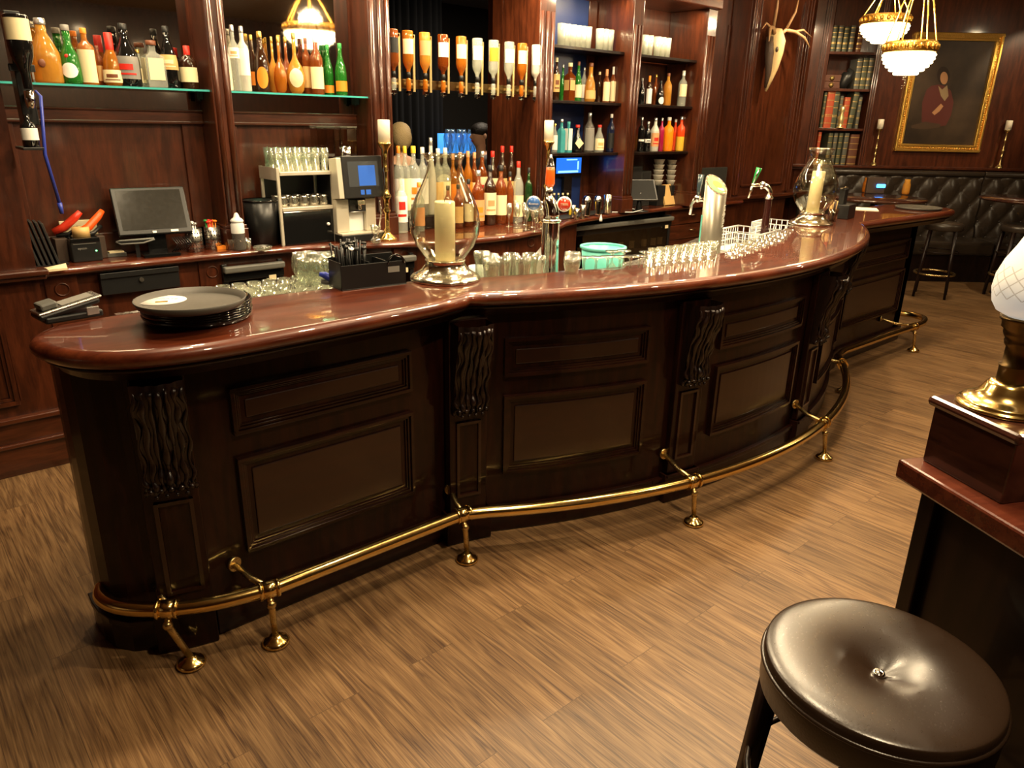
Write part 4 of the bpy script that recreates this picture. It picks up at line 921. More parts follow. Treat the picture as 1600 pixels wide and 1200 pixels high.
# receipt printer
x, y = at(139, 409, TC); t = thing('receipt_printer', 'black receipt printer with a green light and a tape roll on top', 'printer', (x, y+.075, TC), 0)
MB().bb((-.072, -.072, 0), (.072, .09, .115)).build('printer_body', MT['black_plastic'], t, bevel=.006)
MB().bb((-.07, -.074, .10), (.07, .05, .125)).build('printer_lid', MT['black_gloss'], t, bevel=.004)
MB().bb((-.06, -.0745, .094), (.05, -.0725, .098)).build('paper_slot', MT['grey_plastic'], t)
text_obj('epson', .018, 'paper_grey', t, (-.02, -.0735, .072), (PI/2, 0, 0), 'brand_lettering')
pm('green_led', (.0, .6, .05), .3, em=(.1, 1, .2), es=12)
MB().ball((.045, -.073, .055), .004, 8).build('status_light', MT['green_led'], t)
o = MB().lathe([(.012, 0), (.042, 0), (.042, .05), (.012, .05), (.012, 0)], n=24).build('tape_roll', MT['paper_tan'], None, loc=(x, y+.07, TC+.1255)); tag(o, 'tan tape roll lying on the black receipt printer', 'tape roll')
x, y = at(183, 401, TC); o = thing('note_pad', 'small note pad block on the counter right of the printer', 'note pad', (x, y+.03, TC)); MB().bb((-.05, -.035, 0), (.05, .035, .02)).build('pad_base', MT['grey_plastic'], o, bevel=.002); MB().bb((-.035, -.03, .0205), (.04, .02, .028)).build('paper_sheets', MT['cream_paper'], o)
# till screen
x, y = at(238, 398, TC); t = thing('till_screen', 'black touch screen till tilted back on its stand, screen dark', 'till', (x+.03, 4.46, TC), math.radians(-6))
Mx = R4('X', -24)
MB().bb((-.190, -.015, 0), (.190, .015, .268), T4(0, -.02, .115) @ Mx).build('screen_housing', MT['black_plastic'], t, bevel=.006)
MB().bb((-.165, -.0175, .028), (.165, -.0155, .250), T4(0, -.02, .115) @ Mx).build('screen', MT['screen_off'], t)
MB().bb((.075, -.0178, .008), (.115, -.0155, .02), T4(0, -.02, .115) @ Mx).bb((-.02, -.0178, .006), (.0, -.0155, .018), T4(0, -.02, .115) @ Mx).build('sticker', MT['white_plastic'], t)
MB().bb((-.05, .0, 0), (.05, .04, .15)).bb((-.09, -.09, 0), (.10, .06, .02)).build('stand', MT['black_gloss'], t, bevel=.004)
MB().tube([(-.21, -.03, .09), (-.19, -.05, .078), (-.08, -.06, .08), (-.02, -.05, .095), (-.02, -.04, .10), (-.19, -.03, .095), (-.21, -.03, .09)], .005, 6).build('card_reader_frame', MT['grey_plastic'], t)
MB().bb((-.20, -.045, .083), (-.03, -.035, .093)).bb((-.12, -.04, 0), (-.10, -.03, .083)).build('card_reader', MT['black_plastic'], t)
b = MB()
for i in range(7): b.tube([(.07+.012*i, -.05, .10), (.09+.013*i, -.085, .06), (.06+.014*i, -.07, .022+.002*i), (.09+.01*i, -.03, .03)], .003, 6)
b.build('cable', MT['black_gloss'], t)
# straw and stirrer tins
def tin(u, v, r, h, label, what, holes=True):
    x, y = at(u, v, TC); t = thing('perforated_tin', label, 'tin', (x, y+r, TC))
    MB().lathe([(0, 0), (r, 0), (r, h), (r-.003, h), (r-.003, .004), (0, .004)], n=24).build('tin_body', MT['steel'], t)
    b = MB()
    for k in range(8):
        for j in range(5):
            a = math.radians(-170+k*18); b.ball((r*math.cos(a), r*math.sin(a), h*(.15+.17*j)), (.004, .004, .004), 6, None, 4)
    b.build('perforation', MT['black_plastic'], t)
    for k in range(9):
        a = random.random()*6.28; q = r*.7*random.random(); c = random.choice(what)
        MB().tube([(q*math.cos(a), q*math.sin(a), .006), (q*1.3*math.cos(a), q*1.3*math.sin(a), h+.02+.02*random.random())], .004, 5).ball((q*1.3*math.cos(a), q*1.3*math.sin(a), h+.025+.012*random.random()), (.012, .012, .008), 7, None, 5).build('pick', MT[c], t)
tin(310, 394, .047, .13, 'perforated steel tin of wrapped picks, left of the colourful one', ['white_plastic', 'paper_tan', 'paper_silver'])
tin(339, 390, .045, .13, 'perforated steel tin with colourful picks', ['paper_green', 'paper_yellow', 'paper_orange', 'paper_red'])
o = MB().bb((-.03, -.02, 0), (.03, .02, .02)).build('cork_block', MT['paper_orange'], None, loc=(*at(346, 389, TC), TC)); tag(o, 'small orange block in front of the colourful tin', 'block')
y = 4.365; x = on(373, 374, y)[0]
t = thing('squeeze_bottle', 'white-topped squeeze bottle with grey liquid behind the small glasses', 'squeeze bottle', (x, y, TC))
MB().lathe([(0, 0), (.036, 0), (.038, .01), (.038, .10)], n=20).build('lower_body', MT['smoky'], t); MB().lathe([(.038, .10), (.038, .15), (.030, .165), (.028, .18)], n=20).build('upper_body', MT['white_plastic'], t)
MB().lathe([(.036, .165), (.038, .172), (.030, .182), (.018, .19), (.014, .205), (.008, .215), (0, .218)], n=14).build('cap', MT['white_plastic'], t)
glass_group = 'small tumblers by the squeeze bottle'
def tumbler_mb(r, h, taper=.85, th=.0022, n=16, base=.008):
    return MB().lathe([(0, 0), (r*taper, 0), (r, h), (r-th, h), (r*taper-th, base), (0, base)], n=n)
def make_glass(name, mb, label, cat, loc, group, m='tumbler_glass'):
    o = mb.build(name, MT[m], None, loc=loc); return tag(o, label, cat, group)
p = make_glass('shot_glass', tumbler_mb(.022, .062), 'small clear glass on the back counter in front of the squeeze bottle', 'glass', (*at(363, 390, TC), TC), glass_group)
for u in (375, 388): dup(p, (*at(u, 389, TC), TC))
x = on(414, 350, 4.47)[0]; o = MB().lathe([(0, 0), (.085, 0), (.108, .27), (.105, .27), (.082, .006), (0, .006)], n=26).build('ice_bucket', MT['black_plastic'], None, loc=(x-.01, 4.475, TC)); tag(o, 'black plastic bucket behind the ashtray, left of the glass rack', 'bucket')
MB().lathe([(.107, .265), (.112, .267), (.112, .275), (.107, .275)], n=26).build('rim', MT['black_gloss'], o)
x, y = at(420, 391, TC); t = thing('ashtray', 'clear glass ashtray on the back counter beside the rack of glasses', 'ashtray', (x-.02, y+.04, TC)); MB().lathe([(0, 0), (.05, 0), (.056, .02), (.05, .022), (.044, .006), (0, .006)], n=20).build('dish', MT['tumbler_glass'], t)
b = MB().lathe([(0, .003), (.022, .003)], n=10); b.ball((.01, 0, .016), (.014, .008, .006), 8)
b.build('ash', MT['paper_grey'], t)
# rack of glasses
xa = on(441, 388, 4.36)[0]; xb = on(530, 380, 4.33)[0]
zt = on(441, 262, 4.36)[1]-ZC; zs1 = on(485, 268, 4.34)[1]-ZC; zs2 = on(485, 323, 4.34)[1]-ZC
W = (xb-xa)/2; D = 4.60-4.35
rk = thing('glass_rack', 'steel-framed rack with two shelves above a black box, full of glasses', 'rack', ((xa+xb)/2, 4.35, TC))
for sx in (-W, W-.018):
    for sy in (0, D-.018): MB().bb((sx, sy, 0), (sx+.018, sy+.018, zt)).build('post', MT['pale_metal'], rk, bevel=.003)
for z in (zs1, zs2): MB().bb((-W+.018, -.004, z-.022), (W-.018, D, z)).build('shelf', MT['pale_metal'], rk, bevel=.003)
MB().bb((-W-.002, .0, zt-.075), (-W+.002, D, zt)).build('side_panel', MT['pale_metal'], rk, bevel=.001)
MB().bb((-W, D-.004, 0), (W, D, zs1)).build('back_panel', MT['black_plastic'], rk)
bx = MB().bb((-W+.02, .0, .0), (W-.02, D-.006, zs2-.024)).build('lower_box', MT['black_gloss'], rk, bevel=.006)
MB().ball((W-.06, -.006, zs2*.5), .011, 10).build('knob', MT['white_plastic'], bx)
g0 = None
for j, y in enumerate((4.39, 4.46, 4.53)):
    for i in range(6):
        x = xa+.035+(xb-xa-.07)*i/5; L_ = (x, y, TC+zs1+.0005)
        if g0 is None: g0 = make_glass('highball_glass', tumbler_mb(.028, .135, .8), 'tall clear glass upright on the top shelf of the steel rack', 'glass', L_, 'tall glasses on top of the rack')
        else: dup(g0, L_)
g0 = None
for j, y in enumerate((4.41, 4.50)):
    for i in range(5):
        x = xa+.05+(xb-xa-.10)*i/4; L_ = (x, y, TC+zs2+.0005)
        if g0 is None: g0 = make_glass('milk_jug', MB().lathe([(0, 0), (.028, 0), (.032, .02), (.026, .05), (.029, .062), (.027, .062), (.024, .05), (0, .048)], n=16).tube([(.03, 0, .015), (.045, 0, .025), (.045, 0, .045), (.028, 0, .052)], .003, 6), 'small shiny metal jug on the middle shelf of the steel rack', 'jug', L_, 'metal jugs in the rack', 'steel')
        else: dup(g0, L_)
# coffee machine
xa2 = on(531, 385, 4.27)[0]; xb2 = on(607, 375, 4.22)[0]; cx = (xa2+xb2)/2; W = (xb2-xa2)/2*.93
cm = thing('coffee_machine', 'coffee machine with a black touch display and silver dispensing front', 'coffee machine', (cx, 4.25, TC)); Z3 = on(570, 243, 4.27)[1]-ZC; Z2 = on(570, 306, 4.27)[1]-ZC
MB().bb((-W, .10, .0), (W, .30, Z3-.06)).build('machine_body', MT['black_plastic'], cm, bevel=.006)
MB().bb((-W, .0, 0), (W*1.05, .12, .045)).build('drip_tray', MT['black_plastic'], cm, bevel=.004)
MB().bb((-W, .0, .046), (W, .11, .056)).build('tray_grille', MT['pale_metal'], cm, bevel=.001)
for a, c in ((-W, -W*.42), (W*.38, W*.86)): MB().bb((a, .06, .057), (c, .10, Z2-.02)).build('front_panel', MT['pale_metal'], cm, bevel=.004)
MB().bb((-W*.40, .095, .057), (W*.36, .105, Z2*.62)).build('spout_recess', MT['white_plastic'], cm)
MB().bb((-W*.42, .05, Z2*.64), (W*.36, .10, Z2-.02)).build('brew_head', MT['black_gloss'], cm, bevel=.004)
MB().bb((-W*.12, .02, Z2*.80), (W*.24, .06, Z2-.025)).cyl((0, .035, Z2*.70), (0, .035, Z2*.8), .012).build('spout', MT['nickel'], cm, bevel=.004)
Mx = T4(.0, .0, Z2-.01) @ R4('X', -6)
MB().bb((-W*.78, -.005, 0), (W*1.08, .10, Z3-Z2+.01), Mx).build('display_housing', MT['black_plastic'], cm, bevel=.005)
MB().bb((-W*1.02, .0, 0), (-W*.79, .10, Z3-Z2), Mx).build('side_trim', MT['pale_metal'], cm, bevel=.004)
pm('display_grey', (.05, .055, .06), .1, coat=.8); pm('display_blue', (.03, .10, .40), .1, em=(.03, .10, .42), es=.35, coat=.8)
MB().bb((-W*.55, -.0065, (Z3-Z2)*.28), (W*.85, -.0055, (Z3-Z2)*.90), Mx).build('display', MT['display_grey'], cm)
MB().bb((-W*.08, -.0075, (Z3-Z2)*.30), (W*.70, -.0067, (Z3-Z2)*.80), Mx).build('display_image', MT['display_blue'], cm)
MB().bb((-W*.05, -.0075, (Z3-Z2)*.08), (W*.12, -.0057, (Z3-Z2)*.20), Mx).bb((W*.2, -.0075, (Z3-Z2)*.08), (W*.42, -.0057, (Z3-Z2)*.20), Mx).build('key', MT['display_blue'], cm)
MB().tube([(W*.93, .03, Z2-.03), (W*.98, .02, Z2-.12), (W*.93, .04, .08)], .006, 8).build('steam_wand', MT['chrome'], cm)
hp = thing('bean_hopper', 'pair of smoky clear bean hoppers behind the coffee display', 'hopper', (cx-.035, 4.47, TC+Z3-.058))
hz = on(540, 200, 4.47)[1]-(TC+Z3-.058)
for sx in (-.10, .06):
    MB().bb((sx-.06, -.05, .012), (sx+.06, .05, hz)).build('hopper_box', MT['smoky_clear'], hp, bevel=.008); MB().bb((sx-.062, -.052, hz), (sx+.062, .052, hz+.012)).build('lid', MT['tumbler_glass'], hp, bevel=.004)
MB().bb((-.17, -.05, 0), (.13, .05, .011)).build('base', MT['black_plastic'], hp)
x_ = on(543, 240, 4.36)[0]; ck = MB().lathe([(0, 0), (.028, 0), (.040, .11), (.038, .11), (.026, .004), (0, .004)], n=22).build('shaker_cup', MT['chrome'], None, loc=(x_, 4.385, TC+Z3-.0595)); tag(ck, 'shiny metal cup standing on top of the coffee machine', 'cup')
# brass candlesticks of the bar
def candlestick(name, loc, H, label, cr=.033, ch=.13, base=.06, m='brass', clabel='', lean=0):
    t = thing(name, label, 'candlestick', loc); k = H
    pr = [(0, 0), (base, 0), (base, .008), (base*.85, .018), (base*.5, .035), (base*.28, .05), (base*.38, .065), (base*.22, .08), (base*.25, k*.28), (base*.42, k*.31), (base*.22, k*.34), (base*.30, k*.42), (base*.52, k*.46), (base*.30, k*.50), (base*.20, k*.54), (base*.20, k*.70), (base*.34, k*.73), (base*.20, k*.76), (base*.26, k*.88), (base*.36, k*.93), (base*.75, k*.985), (base*.78, k), (0, k)]
    MB().lathe(pr, n=20).build('stem', MT[m], t)
    c = MB().lathe([(0, 0), (cr, 0), (cr*1.01, ch*.97), (cr*.9, ch), (cr*.5, ch*.985), (0, ch*.98)], n=20).build('candle', MT['wax_white'], None, loc=(loc[0], loc[1], loc[2]+H+.0005))
    tag(c, clabel, 'candle'); MB().cyl((0, 0, ch*.97), (0, 0, ch+.012), .0015, n=6).build('wick', MT['black_plastic'], c)
    return t
pm('wax_white', (.80, .74, .60), .4)
x, y = at(606, 377, TC); y += .06; x = on(606, 372, y)[0]; zt_ = on(604, 223, y)[1]-TC
candlestick('candlestick', (x, y, TC), zt_, 'tall turned brass candlestick between the coffee machine and the bottles', clabel='thick white candle on the tall brass candlestick beside the coffee machine', ch=on(604, 187, y)[1]-TC-zt_, cr=.038)
y = 4.30; x = on(857, 330, y)[0]+.02; x = on(857, 221, y)[0]; zt_ = on(857, 221, y)[1]-TC
candlestick('candlestick', (x, y, TC), zt_, 'brass candlestick rising behind the orange tap handle', clabel='thick white candle above the orange tap handle', ch=on(857, 188, y)[1]-TC-zt_, cr=.036)
for (u, v, nm) in ((578, 345, 'a'),):
    pass
x, y = at(590, 380, TC); o = MB().lathe([(0, 0), (.03, 0), (.036, .02), (.02, .03), (.012, .05), (.02, .06), (.034, .09), (.036, .11), (.034, .11), (.03, .09), (0, .065)], n=16).build('glass_goblet', MT['tumbler_glass'], None, loc=(x, y+.02, TC)); tag(o, 'small ribbed glass goblet at the foot of the tall candlestick', 'glass')
# flutes on the counter
fl = None; pts = [(781, 350), (793, 346), (795, 354), (806, 348), (808, 356), (819, 352), (822, 359), (832, 355), (836, 362), (845, 358), (850, 362), (800, 340), (812, 341), (826, 345), (840, 348), (853, 350)]
for u, v in pts:
    x, y = at(u, v, TC)
    if fl is None: fl = make_glass('champagne_flute', MB().lathe([(0, 0), (.028, 0), (.027, .002), (.005, .006), (.0035, .05), (.006, .07), (.016, .09), (.022, .12), (.023, .17), (.0215, .17), (.020, .12), (.012, .09), (0, .08)], n=14), 'clear stemmed flute on the bulging part of the back counter', 'glass', (x, y, TC), 'flutes behind the blue tap badge')
    else: dup(fl, (x, y, TC))
# bar mat with shakers
x0, y0 = at(875, 345, TC); x1, y1 = at(975, 330, TC)
ang = math.atan2(y1-y0, x1-x0)
o = MB().bb((-.55, -.07, 0), (.55, .10, .008)).build('bar_mat', MT['black_rubber'], None, loc=((x0+x1)/2, (y0+y1)/2+.09, TC), rz=ang, bevel=.002); tag(o, 'long black rubber bar mat under the shakers', 'mat'); mz = TC+.0085
MATX = (x0+x1)/2; MATY = (y0+y1)/2+.09
def onmat(u, v, dy=0): x, y = at(u, v, mz); return (x, y+dy, mz)
def shaker(loc, r, h, label, m='chrome'):
    t = thing('cocktail_shaker', label, 'shaker', loc); MB().lathe([(0, 0), (r*.72, 0), (r*.75, .01), (r, h*.72)], n=20).build('tin_body', MT[m], t); MB().lathe([(r*1.02, h*.70), (r*1.02, h*.76), (r*.8, h*.9), (r*.45, h*.97), (0, h)], n=20).build('cap', MT[m], t)
shaker(onmat(920, 338, .03), .040, .17, 'chrome shaker behind the mat, left one of two'); shaker(onmat(937, 336, .03), .036, .165, 'chrome shaker beside the tall cloudy glass')
o = tumbler_mb(.038, .16, .85).build('mixing_glass', MT['frosted_clear'], None, loc=onmat(955, 334, .05)); tag(o, 'tall cloudy mixing glass at the right end of the bar mat', 'glass')
for (u, v, h, lb) in ((897, 340, .10, 'small metal measure with a pale label on the bar mat'), (903, 343, .085, 'short metal jigger at the front of the bar mat'), (912, 342, .11, 'narrow metal jigger between the badge and the shakers')):
    o = MB().lathe([(0, 0), (.022, 0), (.012, h*.42), (.012, h*.5), (.024, h), (.022, h), (0, h*.55)], n=16).build('jigger', MT['steel'], None, loc=onmat(u, v, .015)); tag(o, lb, 'jigger')
o = MB().bb((-.03, -.03, 0), (.03, .03, .06)).build('citrus_tub', MT['paper_yellow'], None, loc=onmat(908, 338, .09), bevel=.006); tag(o, 'yellow tub among the metal jiggers', 'tub')
for k, u in enumerate((880, 888, 896, 905)):
    shade = ('leftmost', 'second', 'third', 'last')[k]
    o = MB().lathe([(0, 0), (.02, 0), (.022, .06), (.018, .09), (.007, .12), (.007, .15), (0, .15)], n=14).build('bitters_bottle', MT['dark_green' if k % 2 else 'brown_bottle'], None, loc=onmat(u, 334, .12+.01*k)); tag(o, shade+' of the small dark bottles behind the jiggers, under the blue reflection', 'bottle', 'bitters bottles under the blue screen')
    MB().lathe([(.008, .148), (.009, .165), (0, .165)], n=10).build('cap', MT['paper_cream'], o)
x, y = at(940, 346, TC); o = MB().lathe([(0, 0), (.014, 0), (.012, .02), (.004, .05), (0, .06)], n=10).build('pourer', MT['white_plastic'], None, loc=(x, y+.01, TC)); tag(o, 'small white pourer standing in front of the mat', 'pourer')
# order tablet and its cable
x, y = at(1012, 333, TC); t = thing('order_tablet', 'black tablet till on a foot with a white cable, seen from behind the taps', 'tablet', (x+.02, y+.10, TC), math.radians(-30))
Mx = T4(0, .0, .10) @ R4('X', -38)
MB().bb((-.16, -.008, 0), (.16, .012, .22), Mx).build('tablet_housing', MT['black_plastic'], t, bevel=.004); MB().bb((-.145, -.0105, .012), (.145, -.0085, .208), Mx).build('screen', MT['screen_dark'], t)
MB().bb((-.163, -.006, .0), (-.160, .010, .22), Mx).build('edge_trim', MT['steel'], t)
MB().tube([(0, .04, .008), (0, .05, .08), (0, .05, .17)], [.03, .022, .02], 10).lathe([(0, 0), (.08, 0), (.08, .008), (.03, .014), (0, .014)], n=20, o=(0, .02, 0)).build('stand', MT['black_plastic'], t)
MB().tube([(.02, .0, .02), (-.10, -.08, .006), (-.30, -.04, .004), (-.42, .02, .004)], .004, 6).tube([(-.05, .02, .02), (-.20, .0, .06), (-.22, .03, .12), (-.13, .04, .17)], .004, 6).build('cable', MT['white_plastic'], t)
x, y = at(1040, 333, TC); y = 4.60; x = on(1055, 300, y)[0]
o = MB().bb((-.10, -.01, 0), (.10, .01, .20), R4('X', -20)).build('menu_card', MT['paper_tan'], None, loc=(x-.05, 4.60, TC+.004)); tag(o, 'tan card leaning behind the order tablet', 'card')
# stacked cups
for k, u in enumerate((1027, 1048)):
    x, z = on(u, 289, 4.68)
    st = thing('cup_stand', 'small dark box carrying the %s stack of cups' % ('left' if k == 0 else 'right'), 'box', (x, 4.68, TC)); MB().bb((-.058, -.06, 0), (.058, .06, max(.02, z-TC-.001))).build('box_body', MT['black_plastic'], st, bevel=.003)
    for j in range(5):
        o = MB().lathe([(0, 0), (.038, 0), (.052, .040), (.057, .048), (.054, .048), (.036, .004), (0, .004)], n=18).build('paper_cup', MT['cup_white'], None, loc=(x, 4.68, max(TC+.02, z)+.0005+.0485*j)) if j == 0 else None
        if o: c0 = o; tag(o, ('lowest cup of the %s stack above the tablet' % ('left' if k == 0 else 'right')), 'cup', 'stacked white cups')
        else:
            dup(c0, (x, 4.68, c0.location.z+.0485*j), label='%s cup of the %s stack above the tablet' % (('', 'second', 'middle', 'fourth', 'topmost')[j], 'left' if k == 0 else 'right'))
for k, (u, w_, h_) in enumerate(((993, .075, .22), (1008, .07, .17))):
    x, z = on(u, 290, 4.70); o = thing('small_speaker', ('taller' if k == 0 else 'shorter')+' dark speaker box left of the stacked cups', 'speaker', (x, 4.74, TC)); MB().bb((-w_, -.05, 0), (w_, .05, z-TC+h_*.8)).build('speaker_box', MT['grey_dark'], o, bevel=.005)
    MB().bb((-w_*.8, -.053, .02), (w_*.8, -.051, z-TC+h_*.72)).build('grille', MT['black_rubber'], o)
x, z = on(1110, 270, 4.60); o = thing('black_monitor', 'large black back of a monitor behind the silver beer tower', 'monitor', (on(1105, 300, 4.66)[0], 4.66, TC)); h_ = on(1105, 262, 4.66)[1]-TC
MB().bb((-.30, -.02, .05), (.30, .02, h_)).build('monitor_back', MT['grey_dark'], o, bevel=.006); MB().bb((-.1, -.06, 0), (.1, .06, .01)).bb((-.02, -.01, 0), (.02, .015, .06)).build('foot', MT['black_plastic'], o)
# beer bottles inside the far cooler
x = 0
for k in range(7):
    u = (905, 940, 968, 985, 1004, 1018, 1033)[k]; X, z = on(u, 395, 4.56); X = max(4.66, min(X, 5.94))
    o = MB().lathe([(0, 0), (.028, 0), (.030, .004), (.030, .13), (.026, .16), (.013, .20), (.012, .235), (0, .235)], n=12).build('beer_bottle', MT['brown_bottle'], None, loc=(X, 4.56, .5805)); tag(o, 'brown beer bottle behind the glass of the far cooler', 'bottle', 'beer bottles in the far cooler')
    MB().lathe([(.0305, .03), (.0305, .10)], n=10, a0=math.radians(-180), a1=math.radians(-50)).build('label', MT['paper_tan'], o)
# ================================================================== things on and behind the customers' bar
TB = BZ+.0005
# card machine
x, y = at(118, 503, TB); t = thing('card_machine', 'silver and black card payment machine on the left end of the bar', 'card machine', (x, y+.06, TB), math.radians(8))
MB().bb((-.085, -.042, 0), (.085, .042, .022)).build('charging_base', MT['black_plastic'], t, bevel=.006)
Mx = R4('Y', -10)
MB().bb((-.095, -.040, .028), (.090, .040, .048), Mx).build('machine_body', MT['black_plastic'], t, bevel=.008)
MB().bb((-.094, -.042, .046), (.098, .042, .054), Mx).build('silver_cover', MT['steel'], t, bevel=.005)
MB().bb((-.078, -.030, .054), (-.028, .034, .074), Mx).build('printer_hood', MT['grey_plastic'], t, bevel=.006)
MB().bb((-.020, -.028, .0545), (.078, .028, .0565), Mx).build('keypad', MT['paper_grey'], t, bevel=.001)
MB().bb((.035, -.044, .010), (.072, -.040, .036)).build('side_panel', MT['paper_silver'], t, bevel=.002)
# trays
x, y = at(305, 520, TB); r = wm(305, 500, 2.4, 90); r = .178
xa, ya = at(219, 495, TB+.02); xb, yb = at(396, 485, TB+.02); cx, cy = (xa+xb)/2+.01, (ya+yb)/2+.03
r = math.hypot(xb-xa, yb-ya)/2
tr = None
for k in range(6):
    z = TB+k*.0078
    o = MB().lathe([(0, 0), (r*.93, 0), (r*.965, .004), (r, .022), (r-.003, .0225), (r*.955, .0065), (0, .0035)], n=48).build('serving_tray', MT['black_gloss' if k < 5 else 'black_gloss'], None, loc=(cx+.0015*math.sin(k*2), cy+.001*math.cos(k), z))
    tag(o, ('lowest', 'second', 'third', 'fourth', 'fifth', 'sixth')[k]+' shiny black tray up from the bar in the stack', 'tray', 'stack of round trays')
xa, ya = at(206, 473, TB+.083); xb, yb = at(385, 460, TB+.083)
rr = math.hypot(xb-xa, yb-ya)/2; tx, ty = (xa+xb)/2, (ya+yb)/2
# the upper tray sits askew on the stack
rr*=1.0
o = MB().lathe([(0, 0), (rr*.90, 0), (rr*.94, .004), (rr, .024), (rr-.003, .0245), (rr*.93, .0065), (rr*.90, .0045), (0, .0045)], n=48).build('serving_tray', MT['tray_black'], None, loc=(tx, ty, TB+.0615)); tag(o, 'matt dark grey tray on top of the stack, with a beer mat on it', 'tray')
x, y = at(251, 470, TB+.066); cs = thing('beer_mat', 'round white beer mat with faint lettering on the top tray', 'coaster', (x+.004, y, TB+.0663), math.radians(-20)); MB().lathe([(0, 0), (.066, 0), (.066, .0015), (0, .0015)], n=30, sx=1.1).build('mat_card', MT['paper_mat'], cs)
text_obj('LE PIRATE', .022, 'paper_print', cs, (0, .018, .0017), (0, 0, math.radians(-15)), ext=.0001); MB().bb((-.018, -.034, .0017), (.018, -.014, .0019)).build('print_mark', MT['paper_goldfoil'], cs)
# inverted small glasses behind the left wing
g = None
for j in range(6):
    for i in range(9):
        x = 1.00+.066*i+.012*(j % 2); y = 2.71+.064*j
        if x+.2*(y-2.7) > 1.62: continue
        if g is None: g = make_glass('tumbler', tumbler_mb(.029, .105, .88), 'clear tumbler in the packed grid behind the bar, right of the trays', 'glass', (x, y, UZ+.0005), 'packed tumblers behind the left wing')
        else: dup(g, (x, y, UZ+.0005))
# wine glasses
g = None
for k, (u, v) in enumerate(((467, 395), (482, 393), (498, 395), (513, 394), (474, 404), (492, 405), (508, 404))):
    x, y = at(u, v, UZ+.205)
    if g is None: g = make_glass('wine_glass', MB().lathe([(0, 0), (.032, 0), (.031, .002), (.006, .006), (.004, .03), (.004, .085), (.012, .095), (.030, .115), (.037, .145), (.034, .18), (.029, .205), (.0275, .205), (.032, .18), (.035, .145), (.028, .117), (0, .097)], n=20), 'balloon wine glass behind the bar, left of the straw caddy', 'glass', (x, y, UZ+.0005), 'wine glasses behind the bar')
    else: dup(g, (x, y, UZ+.0005))
# straw caddy
xa, ya = at(531, 455, TB); xb, yb = at(632, 443, TB)
t = thing('straw_caddy', 'black plastic bar caddy holding black straws and napkins', 'caddy', ((xa+xb)/2+.012, (ya+yb)/2+.055, TB), math.atan2(yb-ya, xb-xa)); W = math.hypot(xb-xa, yb-ya)/2; b = MB()
b.bb((-W, -.06, 0), (W, -.056, .095)); b.bb((-W, .056, 0), (W, .06, .11)); b.bb((-W, -.056, 0), (-W+.004, .056, .105)); b.bb((W-.004, -.056, 0), (W, .056, .10)); b.bb((-W, -.06, 0), (W, .06, .004)); b.bb((-.02, -.056, 0), (-.016, .056, .1)); b.bb((W*.35, -.056, 0), (W*.35+.004, .056, .1))
b.build('caddy_body', MT['black_plastic'], t, bevel=.002)
MB().tube([(W*.35+.01+.035*(1-math.cos(a)), -.062, .085+.035*math.sin(a)) for a in [PI*i/12 for i in range(13)]], .004, 6).build('napkin_arch', MT['black_gloss'], t)
MB().bb((W*.42, -.0615, .052), (W*.78, -.0602, .075)).build('opening', MT['paper_grey'], t)
b = MB()
for k in range(34):
    x = -W+.012+random.random()*(W*.78); y = -.045+.09*random.random(); h = .15+.035*random.random(); a = random.uniform(-.02, .02)
    MB().tube([(x, y, .005), (x+a, y+a*.5, h)], .0032, 6).build('straw', MT['black_plastic'], t)
for k in range(16):
    x = -W+.01+random.random()*(W*.9); y = -.05+.10*random.random(); h = .135+.03*random.random()
    MB().lathe([(0, 0), (.011, 0), (.012, .004), (.009, .008), (0, .009)], (0, 0, 0), 10, T4(x, y, h) @ R4('X', random.uniform(-30, 30)) @ R4('Y', random.uniform(-30, 30))).tube([(x, y, .005), (x, y, h)], .002, 5).build('stirrer', MT['black_plastic'], t)
MB().lathe([(0, 0), (.0105, 0), (.0105, .001), (0, .001)], n=16, M=T4(-W*.62, -.045, .155) @ R4('X', 35)).build('pale_stirrer_head', MT['paper_white'], t)
x, y = at(514, 447, TB); tp = thing('tape_dispenser', 'blue and clear plastic tool lying against the straw caddy', 'dispenser', (x, y+.02, TB), math.radians(-30)); MB().tube([(-.025, 0, .045), (-.005, 0, .04), (.018, 0, .026), (.03, 0, .014)], [.008, .014, .015, .010], 10).build('upper_body', MT['blue_plastic'], tp); MB().tube([(-.02, 0, .015), (.0, 0, .012), (.028, 0, .010)], [.010, .0115, .0095], 10).build('lower_body', MT['grey_plastic'], tp)
# hurricane lamps
def hurricane(loc, s, label, clabel, ch, tilt, cr):
    t = thing('hurricane_lamp', label, 'lamp', loc)
    MB().lathe([(0, 0), (.143, 0), (.146, .004), (.145, .010), (.141, .014), (.138, .018), (.118, .028), (.098, .042), (.084, .060), (.080, .074), (.084, .079), (.082, .083), (.074, .081), (0, .078)], n=48).build('metal_base', MT['nickel'], t)
    z0 = .082; g = [(.074, 0), (.090, .020), (.120, .060), (.138, .105), (.143, .150), (.136, .200), (.116, .250), (.090, .300), (.073, .340), (.068, .365), (.073, .390), (.085, .415)]
    g = g+[(.083, .4155)]+[(r_-.0018, z+.0008) for r_, z in g[-2::-1]]
    MB().lathe([(r_*s, z0+z*s) for r_, z in g], n=56).build('glass_shade', MT['hurricane_glass'], t)
    c = MB().lathe([(0, 0), (cr, 0), (cr*1.01, ch-.006), (cr*.92, ch), (cr*.5, ch-.006), (0, ch-.008)], n=30).build('pillar_candle', MT['wax'], None, loc=(loc[0], loc[1], loc[2]+.0802), rot=(0, math.radians(tilt), 0)); tag(c, clabel, 'candle')
    MB().cyl((0, 0, ch-.01), (0, 0, ch+.008), .0015, n=6).build('wick', MT['black_plastic'], c)
    return t
